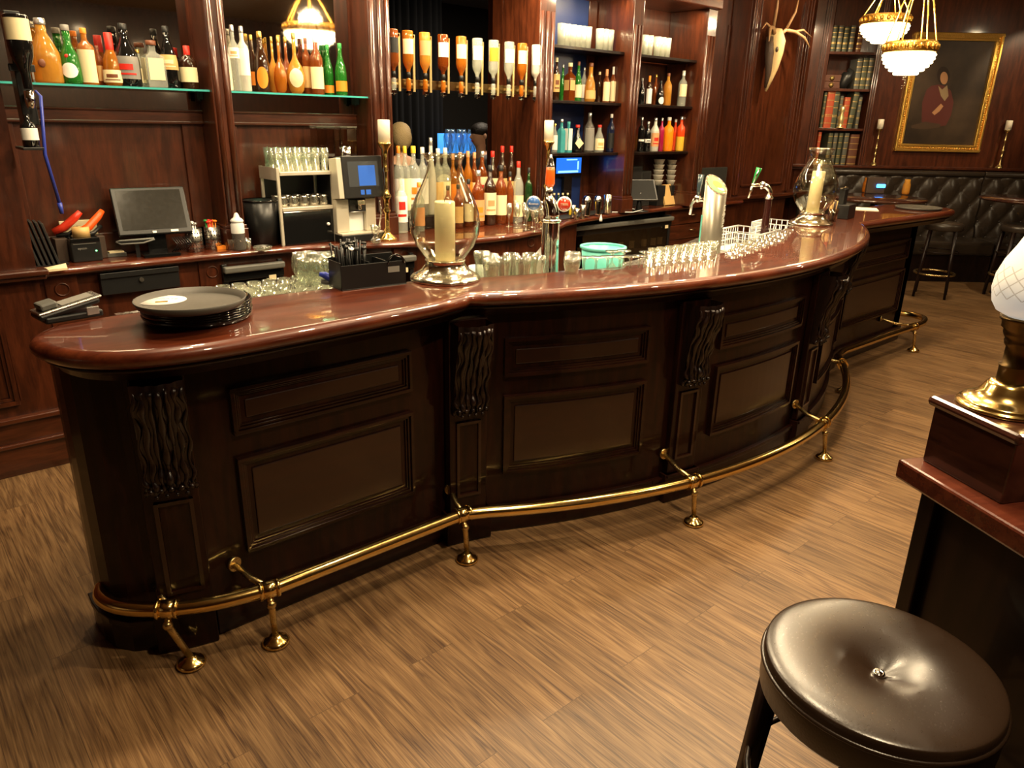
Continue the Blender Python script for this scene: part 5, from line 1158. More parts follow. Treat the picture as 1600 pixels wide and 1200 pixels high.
x, y = at(694, 447, TB); y += .11; x = on(696, 436, y)[0]
hurricane((x, y, TB), 1.0, 'large glass hurricane lamp with a metal base beside the straw caddy', 'ivory pillar candle inside the front hurricane lamp', .235, 0, .041)
x, y = at(1264, 357, TB); y += .11; x = on(1266, 350, y)[0]
hurricane((x, y, TB), 1.0, 'glass hurricane lamp towards the far end of the bar, its candle leaning', 'ivory pillar candle leaning slightly in the far hurricane lamp', .27, 3, .041)
# upside-down beer glasses
def grid_glasses(pts, zt, mb, name, label, grp, h, z=None):
    g = None
    for u, v in pts:
        x, y = at(u, v, zt); L_ = (x, y, zt-h)
        if g is None: g = make_glass(name, mb, label, 'glass', L_, grp)
        else: dup(g, L_)
    return g
def beer_mb(h, r=.032):
    return MB().lathe([(0, h), (r*.72, h), (r*.70, h-.006), (r*.78, h*.5), (r, 0), (r-.003, 0), (r*.75, h*.5), (r*.62, h-.016), (0, h-.016)], n=18)
def stemup_mb(h):
    return MB().lathe([(0, h), (.034, h), (.034, h-.003), (.008, h-.012), (.005, h-.03), (.006, h-.055), (.022, h-.075), (.034, h-.11), (.030, 0), (.0285, 0), (.0325, h-.11), (0, h-.075)], n=18)
H1 = .215
b = MB().lathe([(0, 0), (.024, 0), (.026, .01), (.030, H1*.75), (.0365, H1*.86), (.037, H1), (.035, H1), (.034, H1*.87), (.028, H1*.75), (.023, .014), (0, .014)], n=20)
grid_glasses([(766, 397), (786, 402), (799, 396), (818, 402), (840, 400), (768, 405), (829, 396), (753, 393)], UZ+H1+.0005, b, 'beer_glass', 'thick-rimmed beer glass in the row left of the curved chrome tap column', 'beer glasses left of the tap column', H1)
grid_glasses([(895, 394), (894, 402)], UZ+H1+.0005, b, 'beer_glass', 'thick-rimmed beer glass just right of the curved chrome tap column', 'pair of beer glasses right of the tap column', H1)
grid_glasses([(913, 401), (932, 401), (950, 400), (957, 392), (969, 400), (975, 391), (986, 400), (1000, 399), (1010, 393)], UZ+.2005, stemup_mb(.20), 'stem_glass', 'stemmed glass turned upside down in front of the turquoise bucket', 'upturned stemmed glasses by the bucket', .20)
pts = []
for j in range(4):
    for i in range(8): pts.append((1016+13.2*i+2*j, 408-6.6*j-1.6*i))
grid_glasses(pts, UZ+.1755, tumbler_mb(.031, .175, .82), 'tumbler', 'clear tumbler in the packed rows between the bucket and the silver tower', 'packed tumblers before the silver tower', .175)
pts = []
for j in range(4):
    for i in range(7): pts.append((1143+12.3*i+5*j, 396-3.7*i-5.2*j))
grid_glasses(pts, UZ+.1555, tumbler_mb(.034, .155, .85), 'tumbler', 'clear tumbler in the slanting rows under the green-handled tap', 'packed tumblers under the green-handled tap', .155)
# turquoise bucket, standing on a black step on the floor of the aisle
x, y = at(938, 380, 1.12); t = thing('plastic_bucket', 'turquoise plastic bucket behind the upturned stemmed glasses', 'bucket', (x, y, UZ+.0005))
bx_, by_ = at(938, 383, 1.15); t.location = (bx_, by_-.02, UZ+.0005)
MB().lathe([(0, 0), (.088, 0), (.092, .01), (.108, .188), (.105, .188), (.089, .012), (0, .012)], n=34).build('bucket_body', MT['teal_plastic'], t)
MB().lathe([(.107, .180), (.116, .184), (.116, .193), (.104, .195), (.104, .184)], n=34).build('rim', MT['teal_plastic'], t)
x, y = at(838, 408, UZ+.12); o = MB()
o.add([(0, 0, 0), (.035, 0, .03), (.055, 0, .12), (.05, 0, .19), (.035, 0, .22), (-.0, 0, .15), (-.02, 0, .07)], [(0, 1, 2, 3, 4, 5, 6)])
md = o.build('plastic_scoop', MT['white_plastic'], None, loc=(x-.03, y+.02, UZ+.008), rot=(math.radians(-8), math.radians(12), math.radians(-41))); s_ = md.modifiers.new('solid', 'SOLIDIFY'); s_.thickness = .004; tag(md, 'white plastic scoop standing up behind the beer glasses', 'scoop')
x, y = at(752, 425, UZ+.06); o = MB().lathe([(0, 0), (.03, 0), (.045, .085), (.043, .085), (.028, .004), (0, .004)], n=20).build('white_tub', MT['white_plastic'], None, loc=(x+.0, y+.03, UZ+.0005)); tag(o, 'white plastic tub just behind the front hurricane lamp', 'tub')
# curved chrome beer tower with round badges
x, y = at(862, 428, UZ+.12); x = on(858, 428, 2.60)[0]; y = 2.60
TB1 = thing('beer_tower', 'curved chrome beer tower with a blue and a red round badge and an orange handle', 'beer tap', (x, y, UZ+.0005), math.radians(-41.5))
zc = on(862, 346, 2.6)[1]-UZ; ze = on(856, 300, 2.6)[1]-UZ; zb = on(856, 318, 2.6)[1]-UZ
MB().lathe([(0, 0), (.060, 0), (.060, .01), (.050, .02), (.046, .04), (.043, zc)], n=28).build('column', MT['chrome'], TB1)
MB().lathe([(.043, zc-.004), (.050, zc), (.050, zc+.008), (.040, zc+.014)], n=28).build('column_ring', MT['nickel'], TB1)
pth = [(0, 0, zc+.008), (0, 0, zc+.04), (-.006, -.004, zc+.075), (-.018, -.012, zc+.10), (-.030, -.02, ze-.01), (-.034, -.024, ze-.03)]
MB().tube([(0, 0, zc+.005), (0, 0, zc+.035), (-.004, .0, zc+.062), (-.012, 0, zc+.085), (-.022, 0, zc+.100), (-.034, 0, zc+.106)], [.040, .040, .039, .036, .032, .029], 20).build('curved_neck', MT['chrome'], TB1)
MB().tube([(-.015, .0, zb), (-.085, 0, zb)], .008, 10).tube([(-.01, 0, zb), (.055, 0, zb)], .008, 10).tube([(-.016, .0, zc+.10), (-.014, 0, zc+.165)], [.020, .018], 14).build('cross_pipe', MT['chrome'], TB1)
for sx, mname, rim, txt in ((-.088, 'badge_blue', 'paper_silver', 'Kronen'), (.058, 'badge_red', 'paper_white', 'TIBER')):
    bd = MB().lathe([(0, 0), (.034, 0), (.036, .004), (.034, .008), (0, .008)], n=30, M=T4(sx, -.030, zb) @ R4('X', 90)).build('badge_rim', MT[rim], TB1)
    MB().lathe([(0, .0), (.030, .0), (.030, .0015), (0, .0015)], n=30, M=T4(sx, -.038, zb) @ R4('X', 90)).build('badge_face', MT[mname], bd)
    text_obj(txt, .015, 'paper_white' if sx < 0 else 'paper_cream', bd, (sx, -.0402, zb-.001), (PI/2, 0, 0), 'badge_lettering')
hz = on(857, 262, 2.6)[1]-UZ
MB().lathe([(0, 0), (.018, 0), (.0235, .012), (.0215, (hz-zc-.165)*.8), (.020, hz-zc-.165), (0, hz-zc-.165)], (0, 0, 0), 20, T4(-.012, 0, zc+.165)).build('tap_handle', MT['orange_gloss'], TB1)
MB().lathe([(0, 0), (.020, 0), (.022, .006), (.016, .012), (.017, .022), (.012, .030), (.013, .036), (.007, .046), (.006, .058), (0, .06)], (0, 0, 0), 16, T4(-.012, 0, hz)).build('handle_finial', MT['chrome'], TB1)
# silver slanted beer tower
x = on(1106, 412, 2.50)[0]; y = 2.50
TB2 = thing('beer_tower', 'thick brushed silver beer tower with a slanted green badge on its top', 'beer tap', (x, y, UZ+.0005), math.radians(-41.5)); hz = on(1108, 290, 2.5)[1]-UZ; r = wm(1108, 350, 2.5, 34)/2
mb = MB(); n = 36; vs = []
for i in range(n):
    a = 2*PI*i/n; vs.append((r*math.cos(a), r*math.sin(a), 0))
for i in range(n):
    a = 2*PI*i/n; vs.append((r*math.cos(a), r*math.sin(a), hz-.35*r*math.cos(a)+.75*r*math.sin(a)))
mb.add(vs, [(i, (i+1) % n, n+(i+1) % n, n+i) for i in range(n)], True); mb.f.append([n+i for i in range(n)]); mb.s.append(False)
mb.build('column', MT['brushed_steel'], TB2, bevel=0)
def slant(name, k, dz, m, sx=0, sy=0, kx=1, ky=1):
    vs = []
    for q in (0, 1):
        for i in range(n):
            a = 2*PI*i/n; X = sx+r*k*kx*math.cos(a); Y_ = sy+r*k*ky*math.sin(a); vs.append((X, Y_, hz-.35*X+.75*Y_+(dz if q else .0003)))
    b = MB().add(vs, [(i, (i+1) % n, n+(i+1) % n, n+i) for i in range(n)], True); b.f.append([n+i for i in range(n)]); b.s.append(False); return b.build(name, MT[m], TB2)
slant('badge_rim', .99, .003, 'nickel'); slant('badge_face', .82, .0045, 'badge_green'); slant('badge_emblem', .34, .006, 'paper_orange', .1*r, .0, 1.3, 1); slant('badge_print', .2, .006, 'paper_cream', .35*r, -.35*r, 1.6, .8)
MB().bb((-r-.003, -.008, .0), (-r+.004, .010, hz*.62)).build('side_strip', MT['teal_plastic'], TB2)
tx = text_obj('URQUELL', .030, 'paper_white', TB2, (r*.80, -r*.68, hz*.62), (math.radians(90), math.radians(90), math.radians(50)), 'column_lettering')
# its faucet towards the bartender
zf = on(1085, 312, 2.6)[1]-UZ
MB().tube([(-.02, .02, zf), (-.075, .06, zf), (-.10, .07, zf-.005), (-.115, .075, zf-.03), (-.118, .077, zf-.09)], [.012, .013, .012, .009, .008], 12).ball((-.085, .062, zf+.004), .022, 14).build('faucet', MT['chrome'], TB2)
MB().tube([(-.085, .062, zf+.01), (-.082, .06, zf+.06), (-.078, .058, zf+.14)], [.008, .013, .018], 12).build('tap_handle', MT['handle_dark'], TB2)
MB().tube([(.03, -.0, .03), (.045, -.02, .05), (.05, -.03, .03), (.05, -.03, .0)], .006, 8).build('drain_hook', MT['chrome'], TB2)
# dark column tap with the green handle
x = on(1193, 372, 2.62)[0]; y = 2.62
TB3 = thing('beer_tower', 'slim dark beer tower with a chrome elbow and green handle', 'beer tap', (x, y, UZ+.0005), math.radians(-41.5)); h3 = on(1193, 312, y)[1]-UZ
MB().lathe([(0, 0), (.030, 0), (.027, .02), (.0215, h3)], n=24).build('column', MT['column_dark'], TB3)
MB().lathe([(0, h3), (.022, h3), (.028, h3+.006), (.028, h3+.012), (.019, h3+.020), (.017, h3+.03)], n=24).build('column_ring', MT['chrome'], TB3)
MB().tube([(0, 0, h3+.02), (0, 0, h3+.045), (-.008, 0, h3+.065), (-.025, 0, h3+.08), (-.045, 0, h3+.086)], [.017, .017, .0175, .018, .018], 16).ball((-.052, 0, h3+.090), .022, 14).ball((-.060, -.01, h3+.076), .013, 10).build('elbow', MT['chrome'], TB3)
MB().tube([(-.06, 0, h3+.088), (-.10, 0, h3+.087), (-.128, 0, h3+.086)], [.010, .012, .013], 12).tube([(-.118, 0, h3+.088), (-.124, 0, h3+.05), (-.136, 0, h3+.005)], [.009, .009, .007], 10).build('faucet', MT['nickel'], TB3)
MB().tube([(-.118, 0, h3+.088), (-.108, 0, h3+.12), (-.094, 0, h3+.17), (-.088, 0, h3+.195)], [.007, .010, .017, .019], 14).build('tap_handle', MT['green_enamel'], TB3)
MB().tube([(-.118, -.012, h3+.10), (-.106, -.018, h3+.15), (-.092, -.019, h3+.19)], [.003, .005, .006], 8).build('handle_trim', MT['chrome'], TB3)
# wire baskets
def basket(loc, rz, w, d, h, label, m='white_plastic'):
    t = thing('dish_basket', label, 'basket', loc, rz); b = MB()
    for z in (.0, h*.33, h*.66, h): b.tube([(-w, -d, z), (w, -d, z), (w, d, z), (-w, d, z)], .004 if z < h else .006, 6, closed=True)
    b.build('rim_wires', MT[m], t); b = MB(); n_ = 11
    for i in range(n_):
        x = -w+2*w*i/(n_-1); b.tube([(x, -d, h), (x, -d, 0), (x, d, 0), (x, d, h)], .003, 5)
    for i in range(8):
        y = -d+2*d*i/7; b.tube([(-w, y, h), (-w, y, 0), (w, y, 0), (w, y, h)], .003, 5)
    b.build('wire_mesh', MT[m], t); MB().bb((-w+.01, -d+.01, .0), (w-.01, d-.01, .004)).build('floor_mesh', MT[m], t); return t
x, y = at(1172, 365, 1.06); basket((x, y+.02, UZ+.0045), math.radians(8), .18, .15, .12, 'white plastic wire basket behind the dark beer tower')
x, y = at(1218, 352, 1.06); basket((x+.05, y+.04, UZ+.0045), math.radians(12), .15, .14, .115, 'second white wire basket beside the far hurricane lamp')
# straws, caddy and papers near the far lamp
x, y = at(1306, 346, TB); t = thing('straw_cup', 'dark glass of brown paper straws beside the far hurricane lamp', 'straw cup', (x, y+.03, TB)); MB().lathe([(0, 0), (.030, 0), (.036, .085), (.033, .085), (.027, .004), (0, .004)], n=20).build('cup', MT['smoky_clear'], t)
for k in range(16):
    a = random.random()*6.28; q = .02*random.random(); MB().tube([(q*math.cos(a), q*math.sin(a), .006), (2*q*math.cos(a), 2*q*math.sin(a), .125+.02*random.random())], .0035, 6).build('straw', MT['paper_tan' if k % 3 else 'brown_box'], t)
x, y = at(1330, 342, TB); t = thing('napkin_caddy', 'black caddy and menu holder behind the far straws', 'caddy', (x, y+.08, TB), math.radians(10)); MB().bb((-.08, -.07, 0), (.10, .07, .10)).build('caddy_body', MT['black_plastic'], t, bevel=.004)
MB().bb((-.06, -.02, .10), (.02, .02, .21)).build('napkin_holder', MT['black_plastic'], t, bevel=.004); MB().tube([(-.02, 0, .21), (.0, 0, .222), (.05, 0, .218)], .004, 6).bb((-.10, -.01, .212), (.04, .01, .218)).build('metal_tongs', MT['nickel'], t, bevel=.001)
x, y = at(1352, 328, TB); o = MB().bb((-.10, -.09, 0), (.12, .09, .004)).build('paper_menu', MT['paper'], None, loc=(x+.05, y+.02, TB), rz=.5); tag(o, 'white paper menu lying beyond the black caddy', 'paper')
x, y = at(1446, 327, TB); o = MB().lathe([(0, 0), (.165, 0), (.172, .004), (.18, .018), (.177, .0185), (.168, .006), (0, .0035)], n=40).build('serving_tray', MT['tray_black'], None, loc=(x-.02, y+.05, TB)); tag(o, 'flat black round tray at the far right tip of the bar', 'tray')
# ================================================================== the far corner: picture, books, sofa, tables, stools, lights
RZW = -YAW           # things standing square to the right wall
def rwt(u, v, d):    # a point in front of the right wall, as frame coordinates
    s, z = rw_at(u, v, d); p = rwp(s, d); return p, s, z
# picture
s0, z0 = rw_at(1397, 236, .03); s1, _ = rw_at(1530, 236, .03); z1 = rw_at(1560, 70, .03)[1]+.12
W = (s1-s0)/2; H = z1-z0; p = rwp((s0+s1)/2, .002)
pc = thing('framed_painting', 'large dark portrait painting in a wide gilt frame above the sofa', 'picture', (p[0], p[1], z0), RZW)
fw = .085
def frm(name, prof, m):
    b = MB()
    for a, c, d0, d1 in prof:
        b.bb((-W+a, -d1, a), (W-a, -d0, c)); b.bb((-W+a, -d1, H-c), (W-a, -d0, H-a)); b.bb((-W+a, -d1, c), (-W+c, -d0, H-c)); b.bb((W-c, -d1, c), (W-a, -d0, H-c))
    return b.build(name, MT[m], pc, bevel=.006)
frm('frame', ((0, .028, 0, .045), (.026, .06, 0, .030), (.058, .085, 0, .040)), 'gilt')
b = MB(); k = 0
for i in range(46):
    z = .05+(H-.1)*i/45
    for sx in (-1, 1): b.ball((sx*(W-.043), -.030, z), (.012, .010, .014), 6, None, 4)
for i in range(30):
    x = -W+.05+(2*W-.1)*i/29
    b.ball((x, -.030, .043), (.014, .010, .012), 6, None, 4)
b.build('frame_ornament', MT['gilt'], pc)
m, nt, pp = mat('canvas_dark'); N = nt.nodes; L = nt.links
tc = N.new('ShaderNodeTexCoord'); nz = N.new('ShaderNodeTexNoise'); nz.inputs['Scale'].default_value = 2.2; nz.inputs['Detail'].default_value = 5; L.new(tc.outputs['Object'], nz.inputs['Vector'])
cr = N.new('ShaderNodeValToRGB'); cr.color_ramp.elements[0].position = .35; cr.color_ramp.elements[0].color = (.016, .010, .006, 1); cr.color_ramp.elements[1].position = .7; cr.color_ramp.elements[1].color = (.060, .036, .020, 1)
L.new(nz.outputs['Fac'], cr.inputs[0]); L.new(cr.outputs[0], pp.inputs['Base Color']); pp.inputs['Roughness'].default_value = .35
cv = MB().bb((-W+.08, -.012, .08), (W-.08, -.002, H-.08)).build('canvas', MT['canvas_dark'], pc)
def blob(name, pts, m, lay):
    b = MB(); b.add([(x, -.0125-lay*.0004, z) for x, z in pts], [tuple(range(len(pts)))]); return b.build(name, MT[m], cv)
pm('paint_skin', (.34, .17, .08), .4); pm('paint_hair', (.020, .010, .006), .4); pm('paint_robe', (.075, .018, .014), .4); pm('paint_shirt', (.22, .15, .08), .4); pm('paint_cloth', (.05, .028, .016), .4)
def pq(u, v):
    s, z = rw_at(u, v, .015); return (s-(s0+s1)/2, z-z0)
def ell(u, v, a, c, n=16): return [pq(u+a*math.cos(2*PI*i/n), v+c*math.sin(2*PI*i/n)) for i in range(n)]
blob('painted_robe', [pq(*q) for q in ((1448, 140), (1456, 134), (1466, 132), (1476, 134), (1486, 142), (1490, 160), (1486, 180), (1478, 196), (1452, 200), (1440, 190), (1441, 160))], 'paint_robe', 1)
blob('painted_cloth', [pq(*q) for q in ((1424, 196), (1446, 190), (1470, 194), (1468, 200), (1440, 202), (1424, 200))], 'paint_cloth', 2)
blob('painted_shirt', [pq(*q) for q in ((1466, 134), (1472, 140), (1480, 133), (1482, 150), (1476, 158), (1470, 150))], 'paint_shirt', 3)
blob('painted_arm', [pq(*q) for q in ((1456, 176), (1464, 168), (1470, 162), (1474, 166), (1468, 174), (1460, 180))], 'paint_skin', 4)
blob('painted_hair', ell(1474, 118, 10, 14), 'paint_hair', 4); blob('painted_face', ell(1475, 122, 6, 10), 'paint_skin', 5)
# candlesticks on the ledge
def wall_stick(u, vb, vc, vt, label, clabel):
    pnt, s, z = rwt(u, vb, .055); zt_ = rw_at(u, vc, .055)[1]-1.3005; ct = rw_at(u, vt, .055)[1]-1.3005-zt_
    candlestick('wall_candlestick', (pnt[0], pnt[1], 1.3005), max(.3, zt_), label, cr=.035, ch=ct, base=.045, m='brass_worn', clabel=clabel)
wall_stick(1366, 250, 201, 186, 'ornate brass candlestick on the ledge left of the painting', 'short white candle left of the gilt frame')
wall_stick(1563, 253, 203, 188, 'ornate brass candlestick on the ledge right of the painting', 'short white candle right of the gilt frame')
# books of the niche: (u, v of the foot, width px, height px, colour, lean)
pm('book_green', (.05, .055, .03), .5); pm('book_red', (.33, .05, .015), .5); pm('book_brown', (.09, .03, .015), .5); pm('book_grey', (.07, .07, .055), .5); pm('book_gold', (.45, .30, .10), .35, .6)
def book(u, v, zf, wpx, vtop, col, label, grp, lean=0, d=.20):
    s, _ = rw_at(u, v, -.05); h = max(.1, rw_at(u, vtop, -.05)[1]-zf); p_ = rwp(s, -.05); w = wm(u, v, p_[1], wpx)/2 if False else wpx*9.0/FPX/2
    t = thing('book', label, 'book', (p_[0], p_[1], zf+.0005), RZW, grp); Mx = R4('Y', lean)
    n_ = 6; pr = [(-w*math.cos(PI*i/n_), -.012*math.sin(PI*i/n_)) for i in range(n_+1)]+[(w, d), (-w, d)]
    pr2 = [(-w*1.02*math.cos(PI*i/n_), -.0125*math.sin(PI*i/n_)-.001) for i in range(n_+1)]+[(w*1.02, .004), (-w*1.02, .004)]
    b = MB().prism(pr, 0, h, Mx).use(1)
    for f in (.12, .30, .34, .55, .72, .90): b.prism(pr2, h*f, h*f+.008, Mx)
    b.build('cover', [MT[col], MT['book_gold']], t)
    return t
z3, z2, z1_ = zs[2], zs[1], zs[0]   # shelf heights: lowest to highest
BK = [(1282, 203, z3, 4, 144, 'book_green', 'thin green book at the left end of the middle book shelf'), (1291, 203, z3, 12, 140, 'book_red', 'thick orange-red book on the middle book shelf'), (1300, 203, z3, 8, 143, 'book_green', 'green book with gold bands right of the orange-red one'), (1308, 203, z3, 5, 150, 'book_grey', 'thin grey book before the small figurine'), (1317, 203, z3, 9, 152, 'book_red', 'short red book behind the small figurine'), (1326, 203, z3, 8, 143, 'book_green', 'green gold-banded book leaning right'), (1337, 203, z3, 5, 152, 'book_grey', 'slim grey book at the right of the middle book shelf'),
 (1337, 138, z2, 8, 92, 'book_grey', 'first of three grey-green volumes on the upper book shelf'), (1346, 138, z2, 8, 91, 'book_green', 'middle of three grey-green volumes on the upper book shelf'), (1355, 138, z2, 8, 91, 'book_grey', 'last of three grey-green volumes on the upper book shelf'),
 (1275, 252, 1.2605, 5, 206, 'book_red', 'narrow red book at the left end of the lowest book shelf'), (1292, 252, 1.2605, 7, 208, 'book_green', 'dark volume, first behind the hurricane lamp'), (1300, 252, 1.2605, 6, 208, 'book_grey', 'dark grey volume, second behind the hurricane lamp'), (1308, 252, 1.2605, 6, 208, 'book_green', 'dark green volume, third behind the hurricane lamp'), (1317, 252, 1.2605, 7, 208, 'book_grey', 'grey volume left of the broad brown one'), (1330, 252, 1.2605, 14, 210, 'book_brown', 'broad reddish-brown volume at the right of the lowest book shelf'),
 (1300, 82, z1_, 7, 40, 'book_green', 'first green book on the top book shelf'), (1309, 82, z1_, 7, 40, 'book_grey', 'second book on the top book shelf, grey'), (1318, 82, z1_, 7, 42, 'book_green', 'third book on the top book shelf, green'), (1328, 82, z1_, 7, 40, 'book_grey', 'fourth book on the top book shelf, grey'), (1340, 82, z1_, 8, 42, 'book_brown', 'brown book at the right of the top book shelf')]
for i, q in enumerate(BK): book(*q, 'old books in the wall niche', lean=(4 if i in (5,) else 0))
s, _ = rw_at(1312, 200, -.03); p_ = rwp(s, -.03); o = MB().lathe([(0, 0), (.045, 0), (.045, .01), (.02, .02), (.03, .06), (.035, .12), (.02, .17), (.03, .20), (.028, .24), (0, .26)], n=14).build('figurine', MT['gilt_pale'], None, loc=(p_[0], p_[1], z3+.0005)); tag(o, 'small golden figurine before the books of the middle niche shelf', 'figurine')
for k in range(2):
    s, _ = rw_at(1297, 135, -.08); p_ = rwp(s, -.08); o = MB().bb((-.13, -.05, 0), (.10, .10, .075)).build('book', MT['book_brown'], None, loc=(p_[0], p_[1], z2+.0005+.0765*k), rz=RZW, bevel=.006); tag(o, ('lower' if k == 0 else 'upper')+' of two brown books lying flat on the upper niche shelf', 'book', 'old books in the wall niche'); MB().lathe([(0, 0), (.03, 0), (0, .004)], n=12, M=T4(-.01, -.0505, .037) @ R4('X', 90)).build('cover_medallion', MT['book_gold'], o)
s, _ = rw_at(1318, 138, -.06); p_ = rwp(s, -.06); o = MB().tube([(-.02, 0, 0), (-.02, 0, .05), (0, 0, .10), (.03, 0, .15), (.06, 0, .19), (.02, 0, .22)], [.05, .06, .075, .07, .045, .02], 12).build('bird_sculpture', MT['black_plastic'], None, loc=(p_[0], p_[1], z2+.0005), rz=RZW); tag(o, 'dark hunched bird sculpture on the upper niche shelf', 'sculpture')
# tufted sofa
def sofa(sA_, sB_, label, u_phase=0, rz=RZW, org=None):
    t = thing('tufted_sofa', label, 'sofa', (*rwp(0, .0), 0), RZW); L0 = sA_; L1 = sB_; b = MB(); nx = int((L1-L0)/.022); nz_ = 34; vs = []; pit = .27; rowh = .19; zlo = .48; zhi = 1.225
    for j in range(nz_+1):
        for i in range(nx+1):
            x = L0+(L1-L0)*i/nx; z = zlo+(zhi-zlo)*j/nz_
            a = x/pit; c = (z-zlo)/rowh
            # distance to the buttons of a diamond lattice and to the folds between them
            p1 = a+c/2; p2 = a-c/2; f1 = abs(p1-round(p1)); f2 = abs(p2-round(p2))
            h = .045*min(1, (f1*2.2))**.5*min(1, (f2*2.2))**.5
            rr_ = math.hypot(f1, f2); h -= .02*math.exp(-(rr_/.10)**2)
            e = (z-zlo)/(zhi-zlo); h += -.06*max(0, (e-.93)/.07)**2
            vs.append((x, -.20-h+.05*e, z))
    k = nx+1; fs = [(j*k+i, j*k+i+1, (j+1)*k+i+1, (j+1)*k+i) for j in range(nz_) for i in range(nx)]
    b.add(vs, fs, True); b.build('tufted_back', MT['leather_black'], t)
    b = MB(); b.bb((L0, -.165, .0), (L1, -.12, zhi+.02)).tube([(L0, -.16, zhi), (L1, -.16, zhi)], .035, 10); b.build('back_frame', MT['leather_black'], t, bevel=.005)
    b = MB(); b.bb((L0, -.72, .32), (L1, -.17, .48)); b.build('seat_cushion', MT['leather_black'], t, bevel=.03)
    MB().bb((L0, -.68, .003), (L1, -.17, .32)).build('base', MT['dark_oak'], t)
    b = MB()
    for j in range(5):
        for i in range(int((L1-L0)/pit)+2):
            for off in (0, ):
                z = zlo+rowh*j; x = (math.floor(L0/pit)+i)*pit+(pit/2 if j % 2 else 0)
                if L0 < x < L1 and z < zhi: b.ball((x, -.20+.05*(z-zlo)/(zhi-zlo)+.008, z), .014, 8, None, 5)
    b.build('button', MT['leather_black'], t)
    return t
sofa(.05, 2.25, 'dark tufted leather sofa back below the painting, left run'); sofa(2.27, 6.2, 'dark tufted leather sofa back towards the right edge, right run')
# round tables by the sofa
def round_table(x, y, r, z, label, th=.03):
    t = thing('round_table', label, 'table', (x, y, 0)); MB().lathe([(0, z-th), (r-.015, z-th), (r, z-th+.010), (r+.004, z-.012), (r-.004, z), (0, z)], n=56).build('table_top', MT['table_dark'], t)
    MB().lathe([(0, .003), (.24, .003), (.24, .02), (.05, .05), (.035, .12), (.035, z-th)], n=24).build('pedestal', MT['dark_oak'], t); return t
wood('table_dark', (.02, .006, .004), (.06, .018, .010), .2, .8, sc=(.5, 3, 3))
TZ = 1.05
px, py = P_ = at(1378, 308, TZ)
round_table(px-.05, py+.05, .50, TZ, 'dark round table before the sofa, beyond the end of the bar')
q = at(1600, 314, TZ); round_table(q[0]+.42, q[1]-.02, .55, TZ, 'dark round table at the right edge of the picture')
for k, (u, v, m_, lb) in enumerate(((1345, 300, 'amber', 'small amber jar on the far round table'), (1407, 303, 'gold_liquor', 'golden jar on the far round table below the painting'))):
    x, y = at(u, v, TZ); o = MB().lathe([(0, 0), (.035, 0), (.04, .02), (.04, .10), (.03, .13), (.03, .16), (0, .16)], n=16).build('table_jar', MT[m_], None, loc=(x, y-.05, TZ+.0005)); tag(o, lb, 'jar')
pm('blue_flame', (.05, .2, .8), .3, em=(.05, .30, 1.0), es=4)
x, y = at(1355, 301, TZ); o = thing('card_reader_stand', 'small device glowing blue on the far round table', 'device', (x, y-.08, TZ+.0005), RZW); MB().bb((-.10, -.01, 0), (.10, .03, .17)).build('stand_back', MT['brown_box'], o, bevel=.004); MB().bb((.0, -.03, .06), (.10, -.012, .10)).build('blue_light', MT['blue_flame'], o, bevel=.01)
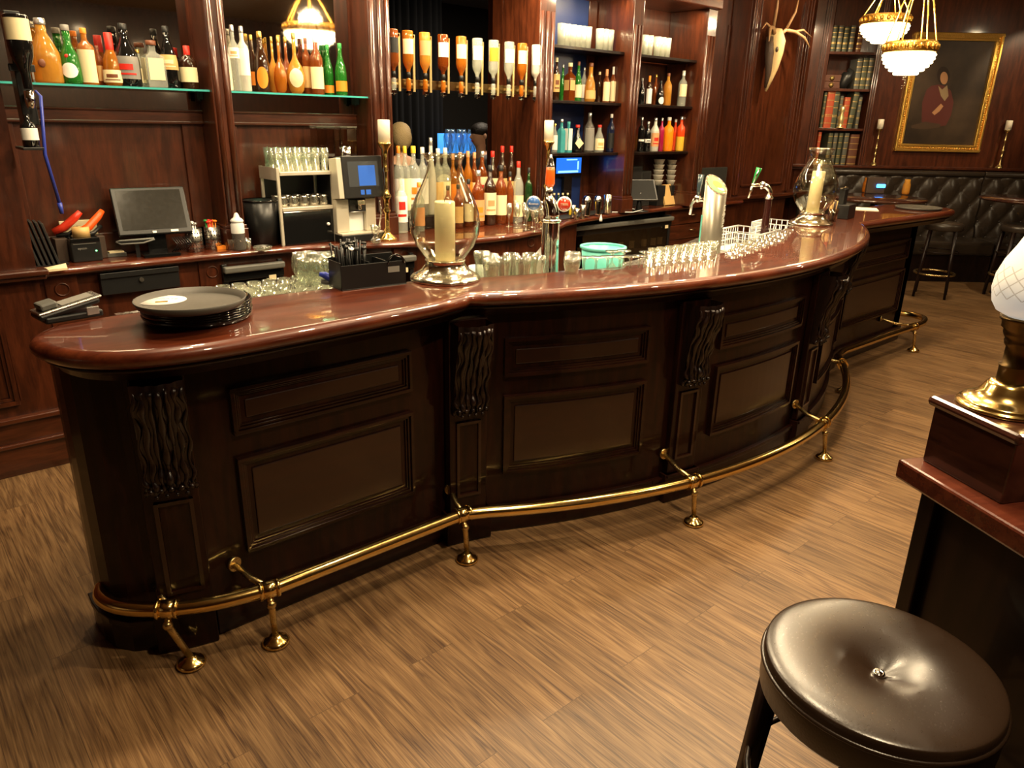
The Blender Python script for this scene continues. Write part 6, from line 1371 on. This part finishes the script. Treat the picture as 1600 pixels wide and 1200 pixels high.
# stools
def stool_proto(name, label, loc, rz, seat_h, r, seat_m='leather_brown', detail=True, frame='dark_oak', ringm='brass_worn'):
    t = thing(name, label, 'stool', loc, rz); h = seat_h
    if detail:
        n = 64; prof = []; K = 26
        vs = []; 
        for j in range(K+1):
            q = j/K
            if q < .8:
                rr_ = r*q/.8*.965; base = h-.012+.018*math.cos(min(1, q/.8)*PI/2)**.5
                prof.append((rr_, q, 0))
            else: prof.append((0, q, 1))
        def zprof(rr_, a):
            f = rr_/r; z = h+.012*math.sqrt(max(0, 1-f**6))
            w = 1.25+.30*math.cos(a+.6)+.10*math.cos(3*a)
            z -= .030*math.exp(-(rr_/(.030*w+.012))**1.3)+.006*math.exp(-(rr_/.12)**2)
            z -= .0035*math.exp(-(rr_/.05)**2)*max(0, math.cos(a+1.0))**24
            return z
        rs = [0, .004, .008, .012, .017, .023, .03, .038, .047, .058, .07, .085, .10, .115, .13, .145, .158]; rs = [q*r/.2 for q in rs]+[r*.84, r*.89, r*.93, r*.96, r*.98, r*.992]
        for q in rs:
            for i in range(n): a = 2*PI*i/n; vs.append((q*math.cos(a), q*math.sin(a), zprof(q, a)))
        edge = [(r*1.0, h-.010), (r*1.004, h-.016)]
        for q, z in edge:
            for i in range(n): a = 2*PI*i/n; vs.append((q*math.cos(a), q*math.sin(a), z))
        kk = len(rs)+len(edge); b = MB().add(vs, [(j*n+i, j*n+(i+1) % n, (j+1)*n+(i+1) % n, (j+1)*n+i) for j in range(kk-1) for i in range(n)], True); b.build('seat_cushion', MT[seat_m], t)
        MB().tube([(r*1.004*math.cos(2*PI*i/60), r*1.004*math.sin(2*PI*i/60), h-.018) for i in range(60)], .0045, 8, closed=True).build('piping', MT[seat_m], t)
        MB().lathe([(r*1.0, h-.022), (r*1.0, h-.075), (r*.96, h-.085), (0, h-.085)], n=60).build('seat_band', MT['leather_black'], t)
        MB().ball((0, 0, h-.022), (.0105, .0105, .008), 14).lathe([(.006, h-.016), (.010, h-.014), (.0115, h-.019)], n=14).build('button', MT['chrome'], t)
    else:
        MB().lathe([(0, h), (r*.8, h), (r*.96, h-.012), (r, h-.03), (r, h-.07), (r*.95, h-.08), (0, h-.08)], n=28).build('seat_cushion', MT[seat_m], t)
    for k in range(4):
        a = PI/4+PI/2*k; c, s_ = math.cos(a), math.sin(a)
        MB().tube([(r*.86*c, r*.86*s_, h-.05), (r*1.02*c, r*1.02*s_, h*.4), (r*1.12*c, r*1.12*s_, .004)], [.024, .021, .018], 4).build('leg', MT[frame], t)
    MB().tube([(r*1.04*math.cos(2*PI*i/36), r*1.04*math.sin(2*PI*i/36), h*.32) for i in range(36)], .011, 8, closed=True).build('foot_ring', MT[ringm], t)
    MB().tube([(r*.98*math.cos(2*PI*i/36), r*.98*math.sin(2*PI*i/36), h*.62) for i in range(36)], .007, 6, closed=True).build('upper_ring', MT[frame], t)
    return t
def wfl(u, v): return at(u, v, 0)
x, y = wfl(1452, 462)
s1_ = stool_proto('bar_stool', 'dark round bar stool just beyond the far end of the bar', (x, y, 0), .3, .80, .19, 'leather_black', False)
x, y = wfl(1556, 466); s2_ = dup(s1_, (x+.1, y-.05, 0), .7, 'dark round bar stool before the right-hand round table')
x, y = at(1376, 1040, .79)
stool_proto('bar_stool', 'large brown leather button-topped stool in the foreground', (x, y, 0), math.radians(12)-YAW, .79, .204)
# high table in the foreground with block and lamp
A0 = at(1403, 716, 1.05); A1 = at(1600, 834, 1.05); dv = (Vector(A1)-Vector(A0)).normalized(); ang = math.atan2(dv.y, dv.x)
ft = thing('high_table', 'dark red wooden high table at the right edge in the foreground', 'table', (*A0, 0), ang)   # X runs along the near edge, Y to its left: away from the camera side
TL, TW, TZ2 = 1.0, .70, 1.05
MB().bb((0, 0, TZ2-.045), (TL, TW, TZ2)).build('table_top', MT['table_wood'], ft, bevel=.006)
MB().bb((.06, .06, .003), (TL-.06, TW-.06, TZ2-.046)).build('base_cabinet', MT['dark_oak'], ft, bevel=.004)
for (a, c) in ((.04, .04), (.04, TW-.08), (TL-.08, .04), (TL-.08, TW-.08)): MB().bb((a, c, .003), (a+.04, c+.04, TZ2-.046)).build('leg', MT['dark_oak'], ft, bevel=.004)
MB().bb((.052, .10, .14), (.058, TW-.10, .155)).bb((.052, .10, .93), (.058, TW-.10, .945)).build('panel_moulding', MT['dark_oak'], ft, bevel=.002)
B0 = at(1441, 719, 1.05); B1_ = at(1529, 769, 1.05); dv = (Vector(B1_)-Vector(B0)); bl = dv.length; ba = math.atan2(dv.y, dv.x)
bz = .125
wbk = thing('wooden_block', 'dark wooden block with a moulded lid on the high table, under the brass lamp', 'box', (*B0, 1.0505), ba); S_ = max(bl, .20)
MB().bb((0, 0, 0), (S_, S_, bz)).build('block_body', MT['table_dark'], wbk, bevel=.003); MB().bb((-.012, -.012, bz), (S_+.012, S_+.012, bz+.022)).build('block_lid', MT['table_dark'], wbk, bevel=.009)
ca, sa = math.cos(ba), math.sin(ba); lx, ly = S_*.5, S_*.5; lc = (B0[0]+lx*ca-ly*sa, B0[1]+lx*sa+ly*ca); dx_ = w2b(-.016, .015); lc = (lc[0]+dx_[0], lc[1]+dx_[1]); LZ = 1.0505+bz+.0225
tl = thing('table_lamp', 'brass table lamp with a cut frosted glass shade at the right edge', 'lamp', (*lc, LZ))
MB().lathe([(0, 0), (.086, 0), (.088, .004), (.085, .008), (.080, .009), (.080, .013), (.076, .016), (.068, .019), (.056, .026), (.048, .036), (.042, .048), (.036, .054), (.030, .056), (0, .056)], n=48).build('base', MT['brass'], tl)
MB().lathe([(.027, .056), (.027, .085), (.029, .087), (.029, .089), (.024, .092), (.024, .125), (.028, .130), (.030, .138), (.029, .142), (.033, .148), (.035, .154), (.035, .160), (.040, .164), (.041, .176), (.046, .180), (.046, .186), (0, .186)], n=32).build('stem', MT['brass_dark'], tl)
sh_prof = [(.036, .186), (.056, .196), (.066, .212), (.071, .238), (.069, .265), (.060, .293), (.046, .320), (.034, .348), (.024, .365), (.026, .375)]
MB().lathe(sh_prof, n=48).build('glass_shade', MT['frosted_shade'], tl)
# chandeliers
def chandelier(loc, r, label, power):
    x, y, z = loc; t = thing('chandelier', label, 'chandelier', (x, y, z)); H_ = CEIL-z
    b = MB().lathe([(0, -.16), (r*.30, -.155), (r*.62, -.13), (r*.85, -.08), (r*.97, -.03), (r, .0)], n=40).use(1)
    for j in range(6):
        f = j/5; rr_ = r*(1.0-.55*f**2); zz = -.02-.13*f
        for i in range(36): a = 2*PI*(i+.5*(j % 2))/36; b.ball((rr_*math.cos(a)*1.03, rr_*math.sin(a)*1.03, zz), .011, 6, None, 4)
    b.build('crystal_basket', [MT['lamp_glow'], MT['lamp_glow_beads']], t)
    b_ = MB().lathe([(r*1.02, -.005), (r*1.08, .0), (r*1.05, .03), (r*1.10, .06), (r*1.02, .075), (r*.98, .03), (r*1.02, -.005)], n=40)
    for i in range(24): a = 2*PI*i/24; b_.ball((r*1.08*math.cos(a), r*1.08*math.sin(a), .035), (.016, .016, .024), 6, None, 4)
    b_.build('brass_band', MT['gilt'], t)
    for i in range(6):
        a = 2*PI*i/6; b = MB().tube([(r*math.cos(a), r*math.sin(a), .07), (r*.6*math.cos(a), r*.6*math.sin(a), H_*.35), (.02*math.cos(a), .02*math.sin(a), H_*.6)], .006, 6); b.build('chain', MT['gilt'], t)
    MB().cyl((0, 0, H_*.58), (0, 0, H_-.02), .008, n=8).lathe([(0, H_-.03), (.06, H_-.025), (.07, H_-.002), (0, H_-.001)], n=20).build('ceiling_rod', MT['gilt'], t)
    b = MB()
    for i in range(5):
        q = -.165-.02*i; b.ball((.01*math.cos(i*2), .01*math.sin(i*2), q), (.007, .007, .012), 6, None, 4)
    b.build('drop', MT['clear_glass'], t)
    l = bpy.data.lights.new('chandelier_lamp', 'POINT'); l.energy = power; l.color = (1.0, .80, .50); l.shadow_soft_size = .10
    o = bpy.data.objects.new('chandelier_lamp', l); COL.objects.link(o); o.location = (x, y, z+.10)
pm('lamp_glow', (.9, .8, .6), .3, em=(1.0, .78, .45), es=5.0); pm('lamp_glow_beads', (.9, .85, .7), .15, em=(1.0, .82, .52), es=2.5)
def along(u, v, d): r_ = ray(u, v); t_ = d/(r_.x*SA+r_.y*CA); return (r_.x*t_, r_.y*t_, CAMH+r_.z*t_)
p_ = along(1421, 82, 6.2); chandelier((p_[0], p_[1], p_[2]), .175, 'glowing crystal basket chandelier before the gilt-framed painting', 70)
p_ = along(1383, 38, 7.6); chandelier((p_[0], p_[1], p_[2]), .20, 'second crystal chandelier, further back left of the nearer one', 50)
# chandelier reflected in the shelf mirror
def mirrored(u, v, d):
    x, y, z = along(u, v, d); return (x, 2*YA-y, z)
p_ = mirrored(485, 50, 8.4); chandelier((p_[0], p_[1], p_[2]), .26, 'crystal chandelier over the customers side, seen in the shelf mirror', 60)
# skull with antlers on the big pilaster
sx_, sz_ = on(1203, 95, 4.54); xk = sx_
sk = thing('antlered_skull', 'mounted animal skull with antlers on the big pilaster', 'hunting trophy', (xk, 4.575, on(1203, 143, 4.54)[1]))
hz = on(1207, 70, 4.54)[1]-sk.location.z
MB().tube([(0, -.03, .0), (0, -.06, hz*.25), (0, -.09, hz*.5), (0, -.10, hz*.8), (0, -.09, hz*1.05), (0, -.06, hz*1.25), (0, -.03, hz*1.3)], [.012, .030, .045, .065, .085, .070, .03], 14).build('skull', MT['bone'], sk)
MB().tube([(-.05, -.05, .03), (-.06, -.07, hz*.4), (-.09, -.07, hz*.8), (-.10, -.06, hz*1.15)], [.012, .030, .045, .035], 10).build('dark_side', MT['skull_dark'], sk)
b = MB()
for s_ in (-1, 1):
    b.ball((s_*.058, -.135, hz*.88), (.020, .014, .026), 10)
b.build('eye_socket', MT['skull_dark'], sk)
for s_ in (-1, 1):
    an = MB().tube([(s_*.05, -.08, hz*1.2), (s_*.12, -.10, hz*1.32), (s_*.24, -.14, hz*1.30), (s_*.34, -.20, hz*1.18), (s_*.40, -.24, hz*.98)], [.022, .020, .017, .013, .004], 8).build('antler', MT['horn'], sk)
    MB().tube([(s_*.12, -.10, hz*1.32), (s_*.18, -.15, hz*1.7), (s_*.2, -.16, hz*2.1)], [.016, .012, .004], 8).tube([(s_*.24, -.14, hz*1.30), (s_*.36, -.16, hz*1.36), (s_*.48, -.2, hz*1.22)], [.014, .010, .003], 8).build('tine', MT['horn'], an)
# ================================================================== the room seen through the middle bay
BX0, BX1, BY0, BY1 = 2.6, 9.0, YB+.13, 9.2
b = MB(); b.add([(BX0, BY0, 0.001), (BX1, BY0, 0.001), (BX1, BY1, 0.001), (BX0, BY1, 0.001)], [(0, 1, 2, 3)])
b.bb((BX0, BY1, 0), (BX1, BY1+.1, CEIL)); b.bb((BX0-.1, BY0, 0), (BX0, BY1, CEIL)); b.bb((BX1, BY0, 0), (BX1+.1, BY1, CEIL)); struct('wall_far', b, MT['back_room'])
# black curtain
x0 = on(618, 180, 7.9)[0]; x1 = on(690, 180, 7.9)[0]; b = MB(); vs = []; n = 90
for i in range(n+1):
    f = i/n; X = x0-.3+(x1-x0+.3)*f; Y_ = 7.9+.05*math.sin(f*60)+.02*math.sin(f*37)
    vs += [(X, Y_, .02), (X, Y_, CEIL-.05)]
b.add(vs, [(2*i, 2*i+2, 2*i+3, 2*i+1) for i in range(n)], True); o = b.build('curtain', MT['black_cloth']); tag(o, 'black folded curtain in the dim room behind the optics', 'curtain'); sm = o.modifiers.new('solid', 'SOLIDIFY'); sm.thickness = .006
# mahogany door panel in the back room
x0 = on(768, 200, 5.6)[0]; x1 = on(850, 200, 5.6)[0]
b = MB(); b.bb((x0, 5.6, 0.003), (x1+.2, 5.66, CEIL-.01)); o = b.build('panelled_screen', MT['mahogany']); tag(o, 'red mahogany panelled screen beyond the right half of the middle bay', 'screen'); b = MB()
for a in (.08, .32): b.bb((x0+a, 5.585, .2), (x0+a+.02, 5.6, 2.6))
b.build('stile', MT['mahogany'], o, bevel=.003)
# blue lit bottles on a small bar in the back room
yb = 7.25; xa_ = on(700, 215, yb)[0]; xb_ = on(752, 215, yb)[0]; zb_ = on(725, 240, yb)[1]; zt_ = on(725, 202, yb)[1]
o = MB().bb((xa_-.1, yb-.15, .003), (xb_+.1, yb+.2, zb_-.001)).build('side_bar', MT['black_plastic']); tag(o, 'low black side bar in the back room under the blue glasses', 'bar counter')
thin_glass('blue_glass', (.72, .92, 1.0), 1, .15, .05, 1.6, dif=.04); pm('blue_lamp', (.05, .3, .9), .3, em=(.08, .38, .85), es=.9)
g = None
for i in range(7):
    L_ = (xa_+(xb_-xa_)*i/6, yb+.03*(i % 2), zb_)
    if g is None:
        h_ = zt_-zb_; g = MB().lathe([(0, 0), (.04, 0), (.045, .01), (.055, h_*.7), (.035, h_*.9), (.03, h_), (.026, h_), (.03, h_*.9), (.05, h_*.7), (0, .012)], n=16).build('blue_glass', MT['blue_glass_lit'] if 'blue_glass_lit' in MT else MT['blue_glass'], None, loc=L_); tag(g, 'blue lit glass in the row behind the spirit bottles', 'glass', 'blue glasses in the back room')
    else: dup(g, L_)
o = MB().bb((xa_-.05, yb+.12, zb_), (xb_+.05, yb+.14, zt_-.05)).build('blue_light_panel', MT['blue_lamp']); tag(o, 'blue light panel behind the row of blue glasses', 'light panel')
x_, y_, z_ = along(764, 240, 8.0)
o = MB().lathe([(0, 0), (.012, 0), (.009, .28), (0, .285)], n=12).build('taper_candle', MT['wax_white'], None, loc=(on(764, 218, 6.0)[0], 6.0, on(764, 217, 6.0)[1])); tag(o, 'slim white taper candle beside the man behind the bar', 'candle')
zc_ = o.location.z; st = MB().lathe([(0, .003), (.15, .003), (.15, .02), (.02, .05), (.02, zc_-.001), (0, zc_-.001)], n=20).build('candle_stand', MT['brass_dark'], None, loc=(o.location.x, 6.0, 0)); tag(st, 'floor stand holding the slim white taper candle', 'stand')
# ================================================================== people in the back room
pm('skin', (.58, .33, .21), .5); pm('hair_dark', (.012, .008, .006), .5, bump=.6, bscale=120); pm('hair_blond', (.35, .26, .13), .6, bump=.8, bscale=100); pm('shirt_grey', (.16, .16, .17), .8); pm('shirt_black', (.015, .014, .014), .8); pm('trousers', (.012, .012, .016), .8); pm('eye_white', (.7, .68, .62), .3)
def skinned(name, verts, edges, radii, m, parent=None, sub=2, root=0):
    me = bpy.data.meshes.new(name); me.from_pydata(verts, edges, []); o = bpy.data.objects.new(name, me); COL.objects.link(o); me.materials.append(MT[m])
    md = o.modifiers.new('skin', 'SKIN'); md.use_smooth_shade = True
    for i, r in enumerate(radii): me.skin_vertices[0].data[i].radius = r if isinstance(r, tuple) else (r, r); me.skin_vertices[0].data[i].use_root = (i == root)
    s = o.modifiers.new('sub', 'SUBSURF'); s.levels = sub; s.render_levels = sub
    if parent is not None: o.parent = parent
    return o
def person(loc, rz, label, hair, shirt, H=1.74, lean=0.0):
    k = H/1.74
    V = [(0, 0, .95), (0, .01, 1.12), (0, .02, 1.30), (0, .02, 1.42), (0, .0, 1.50), (0, -.01, 1.56), (0, -.02, 1.66),
         (.19, .02, 1.40), (.25, .0, 1.14), (.22, -.16, .98), (-.19, .02, 1.40), (-.25, .0, 1.14), (-.22, -.16, .98),
         (.10, 0, .90), (.11, -.01, .50), (.11, .03, .09), (.11, -.13, .045), (-.10, 0, .90), (-.11, -.01, .50), (-.11, .03, .09), (-.11, -.13, .045)]
    E = [(0, 1), (1, 2), (2, 3), (3, 4), (4, 5), (5, 6), (3, 7), (7, 8), (8, 9), (3, 10), (10, 11), (11, 12), (0, 13), (13, 14), (14, 15), (15, 16), (0, 17), (17, 18), (18, 19), (19, 20)]
    Rr = [(.15, .10), (.135, .095), (.16, .11), (.13, .09), (.055, .055), (.058, .06), (.085, .10), .060, .045, .030, .060, .045, .030, .085, .058, .042, .038, .085, .058, .042, .038]
    V = [(x*k, y*k, z*k) for x, y, z in V]
    body = skinned('person', V, E, Rr, 'skin'); body.location = loc; body.rotation_euler = (math.radians(lean), 0, rz); tag(body, label, 'person')
    # clothing follows the same skeleton a little outside it
    Vs = [V[i] for i in (0, 1, 2, 3, 7, 8, 10, 11)]; skinned('shirt', [V[0], V[1], V[2], V[3], (V[4][0], V[4][1], V[4][2]-.03), V[7], V[8], (V[9][0]*.5+V[8][0]*.5, V[9][1]*.5, (V[9][2]+V[8][2])/2), V[10], V[11], (V[12][0]*.5+V[11][0]*.5, V[12][1]*.5, (V[12][2]+V[11][2])/2)], [(0, 1), (1, 2), (2, 3), (3, 4), (3, 5), (5, 6), (6, 7), (3, 8), (8, 9), (9, 10)], [(.17, .12), (.155, .115), (.18, .13), (.15, .11), (.07, .07), .078, .060, .052, .078, .060, .052], shirt, body)
    skinned('trousers', [V[0], V[13], V[14], V[15], V[17], V[18], V[19]], [(0, 1), (1, 2), (2, 3), (0, 4), (4, 5), (5, 6)], [(.16, .115), .10, .072, .060, .10, .072, .060], 'trousers', body)
    hd = Vector(V[6])
    MB().ball((hd.x, hd.y, hd.z), (.078, .098, .118), 22, None, 14).build('head', MT['skin'], body, sub=1)
    b = MB(); b.ball((0, -.004, 1.722*k), (.092, .118, .086), 20, None, 12); b.ball((0, .050, 1.67*k), (.090, .084, .11), 18, None, 10); b.build('hair', MT[hair], body)
    b = MB(); b.tube([(0, -.112, 1.675*k), (0, -.130, 1.650*k), (0, -.118, 1.640*k)], [.008, .014, .012], 8); b.build('nose', MT['skin'], body)
    b = MB()
    for s_ in (-1, 1): b.ball((s_*.030, -.106, 1.680*k), (.011, .007, .006), 8)
    b.build('eyes', MT['eye_white'], body); MB().tube([(-.022, -.108, 1.612*k), (0, -.115, 1.610*k), (.022, -.108, 1.612*k)], .005, 6).build('mouth', MT['paper_red'], body)
    for s_ in (-1, 1): MB().ball((s_*.084, .0, 1.665*k), (.010, .020, .030), 10).build('ear', MT['skin'], body)
    for s_ in (-1, 1):
        b = MB(); w_ = Vector((s_*.22*k, -.16*k, .98*k)); b.ball(w_+Vector((0, -.045, -.015)), (.020, .045, .035), 10)
        for j in range(4): b.tube([w_+Vector((0, -.075, .010-.018*j)), w_+Vector((-s_*.01, -.110+.006*abs(j-1), .006-.018*j)), w_+Vector((-s_*.03, -.125+.006*abs(j-1), -.004-.018*j))], [.009, .008, .006], 6)
        b.tube([w_+Vector((-s_*.01, -.03, .02)), w_+Vector((-s_*.03, -.06, .03)), w_+Vector((-s_*.035, -.085, .02))], [.010, .009, .007], 6)
        b.build('hand', MT['skin'], body)
    return body
p_ = along(752, 200, 8.3); person((p_[0], p_[1], 0.002), math.radians(-100), 'dark-haired person in a grey shirt, head bowed, seen in profile behind the bottles', 'hair_dark', 'shirt_grey', 1.64)
p_ = along(626, 212, 7.0); person((p_[0], p_[1], 0.002), math.radians(160), 'blond-haired person turned away behind the tall brass candlestick', 'hair_blond', 'shirt_black', 1.63)
# ================================================================== more light
for x0, x1, y, p in ((.70, P1[0], 4.34, 8), (P1[1], P2[0], 4.34, 12), (P2[1], P3[0], 4.30, 34), (P3[1], P4[0], 4.46, 12), (P4[1], P5[0], 4.46, 9)):
    area_light('canopy_lamp', ((x0+x1)/2, y, 2.70), x1-x0-.1, p, (1.0, .78, .46), rot=(math.radians(12), 0, 0), shape='RECTANGLE', sy=.06)
spot_light('sofa_fill_lamp', (*rwp(1.2, 1.6), 3.15), (*rwp(1.0, .2), .9), 90, 80)  # unseen spot added to brighten the sofa leather
area_light('back_room_fill_lamp', (5.6, 6.2, CEIL-.05), .4, 40, (1.0, .84, .64))  # unseen lamp added to light the dark-haired person
spot_light('picture_lamp', (*rwp(.2, 1.0), 3.1), (*rwp(.1, 0), 2.2), 60, 60)
spot_light('picture_lamp', (*rwp(2.9, .9), 3.1), (*rwp(2.5, 0), 2.3), 60, 50)
spot_light('pilaster_lamp', ((PG[0]+PG[1])/2-.1, 3.9, 3.15), ((PG[0]+PG[1])/2, 4.6, 2.1), 90, 50)
spot_light('pillar_lamp', ((P3[0]+P3[1])/2-.05, 4.15, 3.15), ((P3[0]+P3[1])/2, 4.42, 2.3), 30, 40)
# ================================================================== bottles and lanyard on the corner of the left wall
YW = 3.98
x, z = on(46, 150, YW)
t = thing('wall_optic_bottle', 'large dark wine bottle held upside down at the corner of the left wall', 'bottle', (x, YW, z)); 
MB().lathe([(a*.048, .30+.02-c*.30) for a, c in SHAPE['wine']][::-1]+[(0, .32)], n=20).build('bottle_body', MT['black_bottle'], t)
MB().lathe([(.049, .22), (.049, .305)], n=14, a0=math.radians(-175), a1=math.radians(-20)).build('label', MT['paper_cream'], t)
MB().lathe([(0, -.05), (.016, -.05), (.020, -.02), (.020, .02), (0, .025)], n=14).build('measure', MT['chrome'], t)
MB().bb((-.03, .055, -.12), (.03, .1595, .34)).bb((-.012, .0, -.01), (.012, .10, .01)).bb((-.05, .05, .10), (.05, .058, .13)).build('bracket', MT['black_plastic'], t, bevel=.003)
x2, z2_ = on(50, 230, YW)
t = thing('wall_bottle_shelf', 'tiny black shelf under the small white-labelled bottle on the left wall', 'shelf', (x2, YW, z2_)); MB().bb((-.04, -.035, -.012), (.04, .1595, 0)).build('shelf_board', MT['black_plastic'], t, bevel=.002)
o = MB().lathe([(a*.033, c*.14) for a, c in SHAPE['round']]+[(0, .137)], n=18).build('liquor_bottle', MT['black_bottle'], None, loc=(x2, YW, z2_+.0005)); tag(o, 'small black bottle with a white label at the corner of the left wall', 'bottle')
MB().lathe([(.034, .03), (.034, .08)], n=14, a0=math.radians(-175), a1=math.radians(-20)).build('label', MT['paper_white'], o)
xa, za = on(51, 142, YW); xb, zb_ = on(96, 334, 4.02)
t = thing('lanyard', 'blue lanyard hanging from the wall bracket beside the dark bottle', 'lanyard', (0, 0, 0))
MB().tube([(xa+.02, YW+.05, za), (xa+.025, YW-.01, za-.02), ((xa+xb)/2-.01, 4.0, (za+zb_)/2), (xb, 4.02, zb_+.05)], [.006, .007, .008, .008], 6).build('strap', MT['blue_plastic'], t)
MB().tube([(xb, 4.02, zb_+.05), (xb+.002, 4.02, zb_)], [.011, .009], 8).build('clip', MT['blue_plastic'], t)
# pale glasses on the topmost bottle shelves
def shelf_glasses(us, label, grp):
    g = None
    for u in us:
        x = on(u, 78, 4.62)[0]
        if g is None: g = make_glass('tall_glass', MB().lathe([(0, 0), (.030, 0), (.036, .17), (.034, .17), (.028, .008), (0, .008)], n=16), label, 'glass', (x, 4.62, RZ[0]+.0005), grp, 'pale_glass')
        else: dup(g, (x, 4.62, RZ[0]+.0005))
thin_glass('pale_glass', (.92, .92, .85), 1, .2, .05, 1.6, dif=.30)
shelf_glasses((876, 884, 893, 901, 909, 917, 936, 944, 952), 'tall pale glass on the topmost shelf over the blue reflection', 'tall glasses on the topmost shelf over the blue panel')
shelf_glasses((1006, 1014, 1026, 1034, 1042), 'tall pale glass on the topmost shelf above the stacked cups', 'tall glasses on the topmost shelf above the stacked cups')
